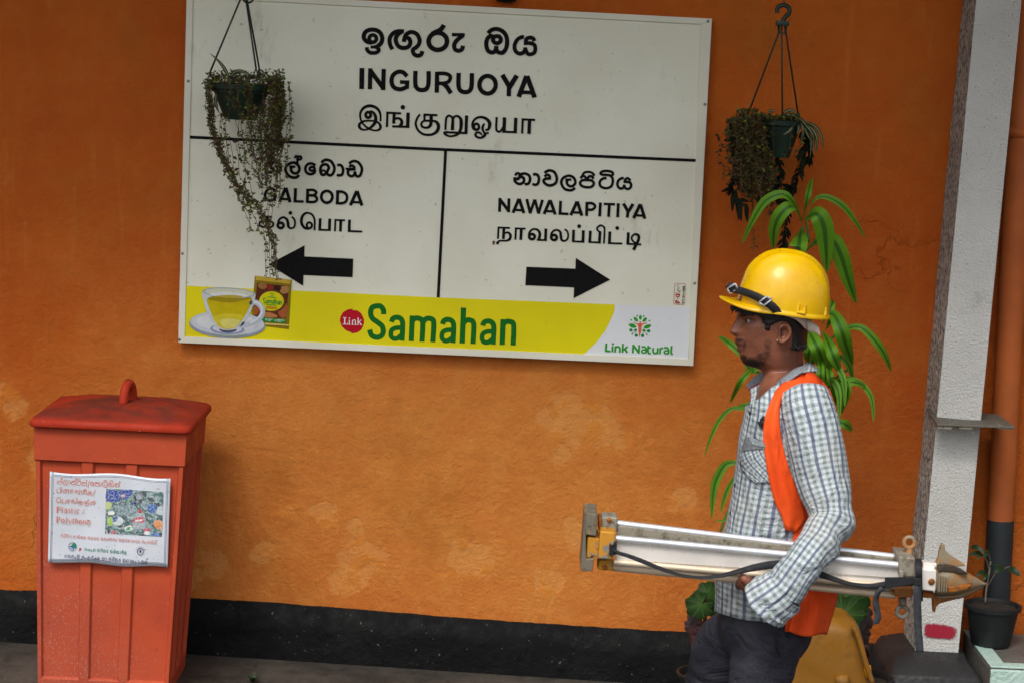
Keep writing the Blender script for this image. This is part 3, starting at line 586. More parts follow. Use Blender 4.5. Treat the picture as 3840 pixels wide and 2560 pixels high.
layers(bw, 'cup_picture', [
    ('#8f98a8', 'e', (610, 690), 454, 160, .045), ('#c3c9d0', 'e', (612, 672), 442, 142, .045), ('#d3d7db', 'e', (600, 660), 360, 105, .04), ('#8b95b4', 'e', (610, 745), 205, 62, .04), ('#c9ced6', 'e', (612, 738), 175, 48, .04), ('#54586c', 'p', [(520, 740), (620, 760), (720, 745), (700, 775), (610, 788), (535, 770)], 4), ('#8fa193', 'p', [(400, 790), (560, 812), (760, 812), (850, 795), (800, 822), (620, 832), (470, 815)], 4),
    ('#b6bfc9', 's', [(885, 430), (960, 430), (1020, 490), (1030, 560), (980, 630), (880, 680), (770, 705)], 62), ('#d9dee2', 's', [(900, 425), (970, 430), (1015, 480), (1020, 550), (970, 620), (880, 670)], 24),
    ('#c5ccd0', 'p', [(314, 300), (330, 420), (375, 560), (440, 680), (530, 745), (640, 755), (740, 720), (830, 640), (900, 520), (935, 400), (940, 315), (800, 270), (600, 255), (420, 262)], 3),
    ('#c3b009', 'p', [(370, 385), (390, 480), (430, 580), (490, 690), (560, 735), (640, 745), (730, 705), (800, 620), (870, 500), (905, 380), (800, 395), (640, 420), (500, 410)], 3), ('#cfc02a', 'p', [(450, 590), (640, 560), (800, 590), (730, 700), (640, 742), (560, 732), (490, 690)], 4), ('#d7d070', 'p', [(520, 640), (640, 620), (760, 640), (720, 700), (640, 735), (570, 725)], 4),
    ('#9b8a14', 'p', [(370, 385), (480, 345), (640, 335), (800, 350), (905, 378), (800, 405), (640, 430), (480, 412)], 3), ('#a2acb4', 'e', (628, 312), 314, 62, .06), ('#c9cdb8', 'e', (630, 312), 290, 49, .06), ('#d6dcdc', 'p', [(400, 330), (620, 305), (860, 345), (760, 368), (560, 370)], 4), ('#b8a63a', 'p', [(480, 352), (640, 338), (800, 356), (740, 372), (560, 372)], 4), ('#50565e', 'e', (892, 428), 18, 28, .3), ('#3c4048', 'p', [(752, 715), (790, 665), (822, 650), (800, 690)])], Z4, .0045)
# small dark fitting above the board and a bolt under it
fit = thing('wall_fitting', 'small black round fitting on the wall above the name board', 'fitting', at(1897, -8, 0))
mb = MB(); p = at(1897, -8, -.03); mb.sphere(p, (.042, .03, .018), 14, 8); obj('cover', mb, M_PLINTH, fit)
mb = MB(); mb.tube([p, p + Vector((0, 0, .25))], .012); obj('conduit', mb, M_PLINTH, fit)
# ------------------------------------------------------------------ red litter bin
YB = -0.66
def bin_mat(name, h1, h2, dusty):
    m = NM(name, .7, 0, .22); co = m.co()
    c = m.mix(m.ramp(m.noise(5, 5, .6), .3, .7), lin(h1), lin(h2))
    gx = m.n('SeparateXYZ'); m.link(co, gx.inputs[0])
    if dusty:   # paint worn and chipped towards the foot and the left
        k = m.math('ADD', m.math('MULTIPLY', gx.outputs[2], -1.1), m.math('MULTIPLY', gx.outputs[0], -1.7)); k = m.ramp(m.math('ADD', m.math('ADD', k, .52), m.math('MULTIPLY', m.noise(6, 4), .5)), .2, .9)
        ch = m.math('MULTIPLY', m.ramp(m.noise(190, 5, .75, m.mapv((1, 1, .6))), .55, .62), k)
        c = m.mix(m.math('MULTIPLY', k, .35), c, lin('#a5503e')); c = m.mix(m.math('MULTIPLY', ch, .55), c, lin('#a58d7e'))
    else:
        geo = m.n('NewGeometry'); sx = m.n('SeparateXYZ'); m.link(geo.outputs['Normal'], sx.inputs[0])
        k = m.math('MULTIPLY', m.ramp(m.noise(4, 5, .6), .35, .6), m.ramp(sx.outputs[2], .75, .99)); c = m.mix(m.math('MULTIPLY', k, .85), c, lin('#532c25'))
    c = m.mix(m.math('MULTIPLY', m.ramp(m.noise(14, 6, .7), .62, .74), .6), c, lin('#5e1d10'))
    c = m.mix(m.ramp(m.noise(160, 2, .5), .745, .765), c, lin('#bda893'))
    return m.out(c, m.ramp(m.noise(9, 4), .3, .7, .55, .8), m.bump(m.noise(60, 3), .15, .004))
M_BIN = bin_mat('bin_red', '#a9432a', '#b84c2c', True); M_LID = bin_mat('bin_lid_red', '#9c2a14', '#a93218', False)
fl_, fr_ = at(104, 1591, YB), at(718, 1632, YB)
bx0, bx1 = fl_.x, fr_.x; zl = (fl_.z + fr_.z) / 2
bo = Vector(((bx0 + bx1) / 2, -.4, gz((bx0 + bx1) / 2)))
wb = thing('litter_bin', 'red plastic litter bin with a domed lid and a Plastic Polythene notice', 'bin', bo)
yb_ = -.15; BTILT = .012
# body : rings of a ribbed square tube
def bin_ring(z, rec, inset, nx=None):
    t = (zl - z) / zl
    xa, xb = bx0 + .016 + .020 * t + inset, bx1 - .018 - .042 * t - inset; ya, yb2 = YB + .022 + .03 * t + inset, yb_ - .02 - .03 * t - inset
    prof = [(0, 0), (.028, 0), (.04, 1), (.30, 1), (.315, 0), (.385, 0), (.40, 1), (.60, 1), (.615, 0), (.685, 0), (.70, 1), (.96, 1), (.972, 0), (1, 0)]
    pts = []
    cs = [((xa, ya), (xb, ya), (0, 1)), ((xb, ya), (xb, yb2), (-1, 0)), ((xb, yb2), (xa, yb2), (0, -1)), ((xa, yb2), (xa, ya), (1, 0))]
    for a_, b_, nn in cs:
        for u, d in prof[:-1]:
            pts.append((a_[0] + (b_[0] - a_[0]) * u + nn[0] * rec * d, a_[1] + (b_[1] - a_[1]) * u + nn[1] * rec * d, z))
    # soften corners
    return pts
zband = (at(146, 1726, YB).z + at(690, 1763, YB).z) / 2
mb = MB(); gz0 = bo.z
mb.grid([bin_ring(zl + .02, 0, 0), bin_ring(zband + .004, 0, -.001), bin_ring(zband, 0, .004), bin_ring(zband - .001, .012, .004), bin_ring((zband + gz0) * .55, .012, .004), bin_ring(gz0 + .06, .012, .004), bin_ring(gz0 + .055, 0, .004), bin_ring(gz0 + .003, 0, .004)], cu=True)
obj('body', mb, M_BIN, wb, shade=True, bevel=.006, bseg=2, autosmooth=40)
# lid
def lid_ring(z, ins, k=8, rad=.03):
    xa, xb, ya, yb2 = bx0 + ins, bx1 - ins, YB + ins, yb_ - ins; P = []
    for cx, cy, a0 in ((xa + rad, ya + rad, 180), (xb - rad, ya + rad, 270), (xb - rad, yb2 - rad, 0), (xa + rad, yb2 - rad, 90)):
        for i in range(k + 1): t = R(a0 + 90 * i / k); P.append((cx + rad * math.cos(t), cy + rad * math.sin(t), z))
    return P
mb = MB(); zt = zl
ix = mb.grid([lid_ring(zt + .012, .015), lid_ring(zt - .003, .004), lid_ring(zt + .001, 0), lid_ring(zt + .017, .002), lid_ring(zt + .025, .010), lid_ring(zt + .036, .05, rad=.035), lid_ring(zt + .052, .11, rad=.04), lid_ring(zt + .060, .17, rad=.04), lid_ring(zt + .063, .215, rad=.02)], cu=True)
mb.fan(ix[-1])
lid = obj('lid', mb, M_LID, wb)
hx = at(476, 1500, YB + .22); hz = zt + .05
mb = MB(); pts = []
for i in range(21):
    t = math.pi * i / 20; pts.append((hx.x - .009 * math.cos(t) + .004, YB + .22 - .036 * math.cos(t), hz + .072 * math.sin(t) ** .75))
mb.tube(pts, .0155, 12); obj('handle', mb, M_LID, lid)
# poster
def binplane(px, py, out=0.0):
    """front of the body: y grows with depth below the lid"""
    Y = YB + .022
    for _ in range(4):
        p = at(px, py, Y); t = (zl - p.z) / zl; Y = YB + .022 + .03 * t - .003
    rip = .0020 * math.sin((px - 188) / 62.) + .0014 * math.sin((px - 100) / 31 + py / 160.) + .002 * math.sin(py / 70. + px / 130.)
    p = at(px, py, Y); return Vector((p.x, p.y - .0022 - rip * .8 - out, p.z))
def pedge(u, v):
    tl, tr, br, bl_ = (188, 1765), (640, 1790), (629, 2127), (180, 2102)
    wob = 5 * math.sin(u * 9) * (1 - v) + 4 * math.sin(u * 11 + 1) * v
    a_ = (tl[0] + (tr[0] - tl[0]) * u, tl[1] + (tr[1] - tl[1]) * u); b_ = (bl_[0] + (br[0] - bl_[0]) * u, bl_[1] + (br[1] - bl_[1]) * u)
    return (a_[0] + (b_[0] - a_[0]) * v, a_[1] + (b_[1] - a_[1]) * v + wob)
def paper_mat():
    m = NM('notice_paper', .45, 0, .4)
    c = m.mix(m.ramp(m.noise(6, 3), .3, .7), lin('#c4cad3'), lin('#d2d7df'))
    c = m.mix(m.math('MULTIPLY', m.ramp(m.noise(110, 3, .6, m.mapv((.6, 1, 1.5))), .66, .70), .85), c, lin('#5e6066'))
    c = m.mix(m.math('MULTIPLY', m.ramp(m.noise(260, 2, .6), .68, .72), .6), c, lin('#8a7a72'))
    return m.out(c, .42)
mb = MB(); mb.grid([[binplane(*pedge(i / 48, j / 20)) for i in range(49)] for j in range(21)])
post = obj('notice', mb, paper_mat(), wb, recalc=False, solid=.0006)
P8 = crop(150, 1740, 3.733); T5 = crop(200, 1780, 7.465); T6 = crop(215, 1980, 6.03)
def on_bin(off=.0007): return lambda px, py, k: binplane(px, py, off + .00005 * k)
M_PO = ink('notice_orange', '#cf5a26', .5); M_PN = ink('notice_navy', '#2a2f5a', .5); M_PG = ink('notice_green', '#2f7f68', .5); M_PR = ink('notice_rose', '#c9796c', .5)
class PL(Line):
    def __init__(s, tf): s.f = Flat(on_bin()); s.tf = tf
f = Flat(on_bin())
for d, w_ in ((9, 1.6), (13.5, 1.2)):
    pts = [(pedge(i / 30, 0)[0], pedge(i / 30, 0)[1] + d) for i in range(1, 30)]; f.stroke(pts, w_, n=1)
    pts = [(pedge(i / 30, 1)[0], pedge(i / 30, 1)[1] - d) for i in range(1, 30)]; f.stroke(pts, w_, n=1)
    f.stroke([(pedge(0, j / 10)[0] + d, pedge(0, j / 10)[1] + 1) for j in range(0, 11)][0:11], w_, n=1); f.stroke([(pedge(1, j / 10)[0] - d, pedge(1, j / 10)[1] - 1) for j in range(0, 11)], w_, n=1)
f.build('border', M_PN, post)
l = PL(T5)   # Sinhala headline
S_ = 13
for st_ in ([(120, 175), (150, 150), (190, 160), (250, 150)], [(170, 185), (120, 190), (120, 225), (190, 235), (250, 225), (260, 185), (200, 180)], [(235, 150), (232, 75)], [(232, 78), (215, 72)], [(240, 78), (262, 80), (258, 105), (240, 105)],
            [(415, 265), (370, 275), (310, 250), (285, 190), (320, 130), (370, 125), (420, 160), (415, 215), (370, 235), (335, 205), (345, 170)], [(330, 165), (380, 168)], [(440, 130), (480, 150), (485, 210), (440, 240)],
            [(520, 175), (560, 150), (620, 160)], [(600, 180), (520, 190), (510, 240), (560, 260), (590, 235), (620, 262), (640, 200), (615, 165)], [(625, 165), (625, 100)], [(632, 105), (655, 108), (645, 130)],
            [(740, 170), (680, 180), (655, 230), (690, 275), (750, 270), (775, 220), (760, 150), (680, 135), (670, 105), (730, 98), (770, 125)],
            [(800, 200), (830, 180), (880, 200), (940, 210)], [(880, 205), (810, 225), (805, 270), (850, 285), (870, 250), (890, 285), (935, 285), (945, 230), (900, 215)], [(930, 205), (928, 135)], [(935, 138), (955, 142), (948, 160)],
            [(1020, 145), (970, 345)], [(1140, 205), (1090, 180), (1050, 215), (1055, 275), (1100, 295), (1140, 260), (1120, 225), (1090, 235), (1100, 255)],
            [(1165, 210), (1200, 185), (1250, 205), (1300, 195)], [(1230, 215), (1170, 230), (1175, 280), (1240, 297), (1300, 280), (1300, 235), (1240, 220)], [(1320, 180), (1355, 200), (1355, 260), (1320, 292)],
            [(1520, 320), (1470, 335), (1405, 310), (1385, 240), (1430, 185), (1490, 180), (1525, 220), (1515, 275), (1470, 290), (1440, 265), (1450, 230)], [(1400, 165), (1440, 138), (1510, 150)],
            [(1560, 230), (1600, 205), (1660, 225), (1695, 270), (1670, 320), (1640, 290)], [(1630, 240), (1560, 250), (1550, 295), (1590, 315), (1630, 290), (1610, 255)], [(1570, 180), (1620, 145), (1680, 165), (1660, 185)],
            [(1725, 255), (1760, 225), (1810, 240), (1850, 290), (1830, 325)], [(1780, 260), (1730, 280), (1740, 318), (1800, 322), (1830, 290)], [(1845, 250), (1850, 180)], [(1855, 182), (1875, 185), (1868, 205)]): l(st_, S_, n=4)
for st_ in ([(115, 370), (108, 475)], [(105, 475), (215, 480)], [(218, 385), (210, 480)], [(220, 395), (190, 370), (195, 335), (235, 330), (248, 370), (240, 480)],   # Tamil lines
            [(300, 440), (290, 410), (320, 390), (340, 420), (330, 470), (300, 490), (288, 460)], [(330, 400), (370, 385), (380, 495)], [(375, 390), (460, 395)], [(430, 395), (428, 500)], [(490, 390), (480, 500)], [(488, 395), (560, 398)], [(530, 398), (528, 500)],
            [(610, 470), (600, 430), (640, 415), (650, 460), (620, 500)], [(640, 420), (690, 420), (700, 510), (740, 515), (740, 430), (790, 430), (785, 515)], [(840, 405), (830, 525)], [(838, 410), (920, 415)], [(880, 412), (875, 525)], [(875, 400), (900, 380), (930, 400), (925, 530)],
            [(970, 450), (1080, 458)], [(985, 450), (985, 490)], [(1030, 455), (1025, 520), (980, 545), (960, 515), (990, 495), (1070, 500), (1085, 530), (1050, 548)], [(1190, 390), (1110, 578)],
            [(190, 730), (150, 720), (160, 760), (110, 740), (95, 680), (130, 610), (190, 620), (215, 690), (212, 768)], [(262, 660), (255, 765)], [(252, 765), (355, 770)], [(358, 668), (350, 770)], [(400, 665), (392, 772)], [(398, 670), (475, 675)], [(440, 670), (435, 772)],
            [(520, 750), (505, 710), (540, 690), (560, 735), (525, 775)], [(510, 700), (550, 670), (590, 700), (600, 775), (640, 770), (650, 700)], [(620, 650), (650, 635), (680, 660), (672, 790)],
            [(712, 710), (820, 715)], [(730, 715), (725, 760), (830, 745), (830, 800), (760, 815), (720, 835)], [(765, 715), (760, 790)], [(875, 720), (985, 725)], [(890, 725), (885, 775), (990, 760), (990, 825), (920, 835), (880, 855)], [(930, 725), (925, 805)], [(950, 700), (980, 675), (1010, 690), (1000, 715)],
            [(1035, 790), (1040, 750), (1070, 740), (1085, 790), (1050, 820), (1035, 780)], [(1070, 745), (1110, 720), (1130, 760), (1125, 820)], [(1120, 722), (1200, 725)], [(1165, 725), (1160, 825)]): l(st_, 12, n=3)
for c_, r_ in (((740, 385), 9), ((1045, 415), 9), ((785, 668), 9), ((1140, 685), 9)): l.dot(c_, r_)
for st_, w_ in (([(125, 875), (115, 1028)], 24), ([(95, 872), (170, 876), (205, 915), (170, 955), (120, 955)], 15), ([(90, 1028), (155, 1030)], 8), ([(255, 868), (250, 1030)], 18), ([(230, 1032), (280, 1034)], 8),
                ([(320, 945), (350, 925), (380, 950), (375, 1035)], 16), ([(375, 975), (330, 985), (320, 1020), (350, 1035), (378, 1015)], 14), ([(475, 940), (445, 930), (430, 960), (475, 1000), (460, 1040), (425, 1035)], 15), ([(530, 905), (525, 1030), (555, 1045)], 17), ([(505, 935), (560, 938)], 9), ([(615, 945), (610, 1045)], 18), ([(590, 1048), (640, 1050)], 8), ([(735, 960), (700, 940), (665, 990), (685, 1050), (735, 1040)], 16), ([(875, 925), (820, 1075)], 12),
                ([(120, 1158), (108, 1310)], 24), ([(90, 1155), (165, 1160), (198, 1195), (165, 1240), (115, 1240)], 15), ([(85, 1310), (150, 1312)], 8), ([(385, 1162), (378, 1325)], 18), ([(360, 1330), (405, 1332)], 8), ([(435, 1225), (480, 1320)], 17), ([(520, 1228), (470, 1345), (435, 1365)], 11), ([(570, 1190), (563, 1325), (595, 1335)], 17), ([(545, 1228), (600, 1230)], 9),
                ([(640, 1185), (630, 1340)], 18), ([(635, 1250), (675, 1225), (700, 1260), (692, 1345)], 16), ([(735, 1290), (805, 1292), (790, 1245), (750, 1250), (735, 1300), (760, 1350), (805, 1335)], 15), ([(850, 1255), (845, 1360)], 18), ([(848, 1275), (890, 1255), (915, 1285), (908, 1362)], 16), ([(965, 1310), (1045, 1312), (1025, 1262), (985, 1270), (965, 1320), (990, 1368), (1045, 1350)], 15)): l(st_, w_, n=4)
l.dot((618, 905), 11); l.f.ring((278, 1262), 42, 50, 18, T5)
l.f.build('lettering', M_PO, post)
SIN = {  # simple stroke forms, x right and y down in a unit body
 'm': (1.0, [[(.15,.35),(.3,.2),(.45,.4),(.3,.6),(.15,.45)], [(.1,.4),(.1,.8),(.5,1),(.95,.8),(1,.35),(.75,.05),(.5,.2)]]),
 'y': (1.0, [[(.5,.05),(.1,.3),(.1,.8),(.35,1),(.55,.85),(.55,.6)], [(.55,.8),(.8,1),(1,.75),(.85,.5),(.55,.45),(.6,.15),(.85,.05),(.98,.25)]]),
 'p': (1.0, [[(.1,.2),(.3,.05),(.5,.25),(.7,.05),(.95,.2)], [(.5,.38),(.15,.45),(.05,.7),(.3,1),(.7,1),(1,.7),(.85,.45),(.5,.38)]]),
 'r': (.8, [[(.1,.6),(.45,.28),(.8,.6),(.45,1),(.1,.6)], [(.3,.32),(.6,.1),(.7,-.15)]]),
 's': (1.0, [[(.05,.25),(.25,.05),(.5,.2)], [(.9,0),(.5,.3),(.1,.5),(.1,.9),(.35,1),(.5,.75),(.65,1),(.95,.85),(.95,.45),(.6,.4)]]),
 'a': (1.0, [[(.05,.5),(.2,.3),(.4,.5),(.2,.75),(.05,.5)], [(.4,.5),(.4,1.2)], [(.1,.2),(.5,0),(.95,.3),(.9,.9),(.6,1),(.45,.8)]]),
 'd': (1.0, [[(.2,.3),(.05,.7),(.4,1),(.85,.9),(1,.5),(.7,.2)], [(.3,.55),(.6,.35),(.75,.6),(.45,.75)]]),
 'k': (1.0, [[(.05,.25),(.3,.1),(.6,.25),(1,.3)], [(.6,.3),(.1,.5),(.1,.9),(.4,1),(.55,.7),(.7,1),(1,.95),(1,.5),(.7,.35)]]),
 'h': (1.0, [[(.05,.2),(.2,.05),(.35,.25),(.2,.5)], [(.1,.55),(.3,1),(.6,.8),(.5,.45)], [(.5,.3),(.75,.05),(1,.4),(.95,.9),(.75,1)]]),
 'v': (1.0, [[(.2,.25),(.5,0),(.9,.2),(1,.6),(.6,1),(.1,.8),(.2,.5),(.6,.5),(.55,.3),(.3,.25)]]),
 'l': (1.0, [[(.9,1.1),(.5,1.25),(.05,.8),(.2,.2),(.6,.05),(1,.4),(.85,.85),(.5,.8),(.4,.5),(.65,.4)]]),
 'n': (1.0, [[(.05,.25),(.3,.1),(.4,.4),(.1,.6),(.15,.95),(.55,1),(.6,.65),(.35,.55)], [(.4,.3),(.7,.1),(1,.5),(.8,1)]]),
 't': (1.0, [[(.05,.3),(.3,.1),(.7,.25),(.95,.6),(.75,1)], [(.55,.35),(.1,.5),(.1,.95),(.45,1),(.6,.75),(.45,.5)]]),
 'A': (.5, [[(.1,0),(.45,.2),(.45,.8),(.1,1)]]), 'M': (.45, [[(.2,.5),(.4,.65),(.2,.8),(.05,.65),(.2,.5)]]), 'Y': (.6, [[(.1,.3),(.1,.9),(.4,1),(.55,.7),(.3,.5)], [(.0,1.0),(.3,1.3)]])}
def sinhala(l, text, x, y, width, h, slope, w_):
    """letters; i above = vowel arc over the letter before, u = hook below, ' ' = gap"""
    tot = sum(.5 if c == ' ' else 0 if c in 'iu-' else SIN[c][0] + .22 for c in text); u = width / tot; x0_ = x; last = x
    for c in text:
        yy = y + (x - x0_) * slope
        if c == ' ': x += .5 * u; continue
        if c in 'iu-':
            P = {'i': [(.15, .0), (.3, -.28), (.75, -.3), (1.0, -.05)], 'u': [(.9, 1.0), (1.1, 1.25), (.8, 1.35)], '-': [(.7, .05), (.75, -.3), (1.05, -.3), (.95, -.05)]}[c]
            l([(last + px * u * .95, yy + py * h) for px, py in P], w_, n=2); continue
        wd, S = SIN[c]
        for st in S: l([(x + px * u * .95, yy + py * h) for px, py in st], w_, n=2)
        last = x; x += (wd + .22) * u
l = PL(T6); sinhala(l, 'piliisiru jAtika sana apdvvY klmnAkrn vYAptiy'.replace('j', 's'), 75, 130, 2190, 62, .067, 8); l.f.build('lettering', M_PR, post)
l = PL(T6); sinhala(l, 'mdYm prisr adikAriy', 620, 430, 960, 62, .09, 10); l.f.ring((350, 400), 92, 100, 7, T6); l.f.poly([(365, 310), (410, 330), (440, 380), (420, 440), (385, 420), (380, 480), (370, 420), (310, 390), (340, 360)], T6, 3); lg2 = l.f.build('lettering', M_PG, post)
l = PL(T6); sinhala(l, 'mhvYli sMvr-dn hA prisr amAtYAMsy', 165, 580, 1890, 70, .075, 10); l.f.ring((1885, 510), 66, 76, 14, T6); l.f.poly([(1860, 520), (1885, 455), (1905, 500), (1890, 540)], T6)
for t in range(12): a_ = -2.9 + t * .27; l([(1885 + 90 * math.cos(a_), 500 + 95 * math.sin(a_)), (1885 + 108 * math.cos(a_), 500 + 115 * math.sin(a_))], 6, n=1)
l.f.build('lettering', M_PN, post)
l = PL(T6); l.f.stroke([(270, 395), (340, 420), (380, 480)], 24, T6); l.f.stroke([(270, 430), (320, 460), (350, 490)], 16, T6); l.f.build('emblem', ink('notice_blue', '#4a5aa8'), post)
M_NR = ink('notice_red', '#b03038')
l = PL(T6); l.f.stroke([(285, 370), (300, 335), (335, 345)], 14, T6); l.f.build('emblem', M_NR, post)
l = PL(T6); l.f.poly([(500, 440), (540, 425), (545, 480), (500, 510)], T6); l.f.build('emblem', M_NR, post)
l = PL(T6); l.f.stroke([(1830, 470), (1860, 440), (1900, 435)], 16, T6); l.f.build('emblem', M_NR, post)
# photo of crushed bottles
f = Flat(on_bin(.0010)); quad = [(930, 335), (1735, 382), (1712, 1006), (912, 965)]
def pq(u, v):
    a_ = [quad[0][i] + (quad[1][i] - quad[0][i]) * u for i in (0, 1)]; b_ = [quad[3][i] + (quad[2][i] - quad[3][i]) * u for i in (0, 1)]
    return (a_[0] + (b_[0] - a_[0]) * v, a_[1] + (b_[1] - a_[1]) * v)
mb = MB(); mb.grid([[binplane(*P8(pq(i / 24, j / 8)), .0011) for i in range(25)] for j in range(9)])
def photo_mat():
    m = NM('notice_photo', .45, 0, .4)
    v = m.n('TexVoronoi'); v.inputs['Scale'].default_value = 75; v.feature = 'SMOOTH_F1'; v.inputs['Smoothness'].default_value = .25; m.link(m.mapv((1, 0, 1.4)), v.inputs['Vector'])
    sx = m.n('SeparateColor'); m.link(v.outputs['Color'], sx.inputs[0])
    c = m.mix(m.ramp(sx.outputs[0], .2, .8), lin('#4f6a6a'), lin('#8fa6a8')); c = m.mix(m.ramp(sx.outputs[1], .55, .95), c, lin('#4a4f55'))
    c = m.mix(m.ramp(m.noise(140, 4, .7), .52, .66), c, lin('#c9d2d2'))
    return m.out(c)
pic = obj('bottle_photo', mb, photo_mat(), post, recalc=False)
BMAT = {}
def bottle_ink(h):
    m = NM('print_bottle', .5, 0, .3); c = m.mix(m.ramp(m.noise(170, 4, .7), .42, .62), lin(h), m.mix(.55, lin(h), lin('#cdd6d8'))); c = m.mix(m.ramp(m.noise(120, 4, .7, m.mapv((1, 1, 1), (3, 5, 1))), .55, .68), c, m.mix(.6, lin(h), lin('#23282c'))); return m.out(c)
def pl8(h, kind, *a, off=.0016):
    fl = Flat(on_bin(off))
    if kind == 'e': fl.ell(a[0], a[1], a[2], P8, 20, a[3] if len(a) > 3 else 0)
    else: fl.poly(a[0], P8, 3)
    fl.build('printed_bottle', BMAT.setdefault(h, bottle_ink(h)), pic)
pl8('#1d3c9c', 'p', [(935, 375), (1080, 360), (1120, 480), (1060, 520), (935, 510)]); pl8('#20409a', 'p', [(1090, 380), (1200, 350), (1310, 370), (1200, 500), (1120, 440)]); pl8('#e0a0a8', 'e', (1165, 437), 28, 20, .3, off=.0019); pl8('#d8dce8', 'p', [(1185, 385), (1215, 355), (1235, 372), (1205, 405)], off=.0019)
pl8('#b8c870', 'e', (960, 570), 45, 60); pl8('#3f7a3a', 'p', [(1200, 500), (1270, 465), (1290, 500), (1230, 530)]); pl8('#303a44', 'e', (1385, 450), 78, 75); pl8('#8a97a0', 'e', (1385, 450), 42, 45, off=.0019); pl8('#1f2e66', 'p', [(1260, 530), (1320, 495), (1350, 540), (1290, 575)])
pl8('#2f5fa8', 'p', [(1505, 590), (1540, 545), (1640, 575), (1615, 680), (1520, 650)], off=.0018); pl8('#7f8f9c', 'p', [(1400, 560), (1500, 520), (1530, 560), (1500, 640)]); pl8('#b9c3c8', 'p', [(1640, 600), (1720, 580), (1725, 700), (1630, 680)]); pl8('#6f8790', 'p', [(1090, 590), (1330, 575), (1340, 690), (1100, 710)])
pl8('#9aa3a8', 'p', [(1350, 670), (1450, 670), (1480, 760), (1470, 890), (1310, 880), (1320, 750)]); pl8('#b3202c', 'e', (1407, 650), 34, 26, off=.0019); pl8('#b92440', 'p', [(1320, 752), (1455, 730), (1452, 806), (1312, 800)], off=.0019)
pl8('#e8e8ea', 'p', [(1330, 790), (1360, 762), (1385, 780), (1410, 758), (1435, 775), (1410, 788), (1380, 790), (1350, 795)], off=.0022)
pl8('#9cc22a', 'e', (985, 790), 45, 62); pl8('#c8d4d8', 'e', (1090, 790), 80, 62); pl8('#3a4aa0', 'p', [(1030, 740), (1090, 730), (1070, 790), (1020, 800)], off=.0019); pl8('#e8e8e4', 'p', [(960, 655), (1035, 655), (1035, 700), (958, 700)], off=.0019); pl8('#d8d8d0', 'p', [(1185, 880), (1270, 845), (1310, 900), (1210, 935)]); pl8('#2f9a6a', 'p', [(1205, 890), (1255, 870), (1262, 905), (1215, 925)], off=.0019)
pl8('#e08a3a', 'p', [(1590, 820), (1650, 770), (1715, 800), (1705, 900), (1640, 890)]); pl8('#c03050', 'p', [(1450, 900), (1520, 880), (1540, 920), (1470, 935)]); pl8('#b8323a', 'p', [(1000, 930), (1060, 925), (1065, 965), (1003, 965)]); pl8('#e6e6e8', 'p', [(1475, 925), (1530, 930), (1535, 975), (1465, 970)]); pl8('#3a72b8', 'p', [(1560, 960), (1640, 950), (1690, 990), (1580, 995)])
# ------------------------------------------------------------------ the worker
YM = -2.25
S1 = F_PX / ((at(2850, 1500, YM) - CAM).dot(_F))     # photo pixels per metre at the man
def proj(p):
    d = Vector(p) - CAM; k = d.dot(_F); return 1920 + F_PX * d.dot(_RX) / k, 1280 + F_PX * d.dot(_DN) / k
def c4(x, y): return (2650 + x / 2.851, 900 + y / 2.851)
def c1(x, y): return (2640 + x / 2.6133, 1340 + y / 2.6133)
def c2(x, y): return (2600 + x / 2.2086, 1850 + y / 2.2086)
U4 = S1 * 2.851
def mirrored(px, py, hw):
    """near-side point at (px,py) pushed hw metres off the sagittal plane, and its mirror image"""
    p = at(px, py, YM - hw); return p, Vector((at(px, py, YM + hw).x, YM + hw, p.z))
man = thing('person', 'man in yellow hard hat and orange vest carrying a survey tripod under his arm', 'person', (at(2860, 2400, YM).x, YM, gz(.6)))

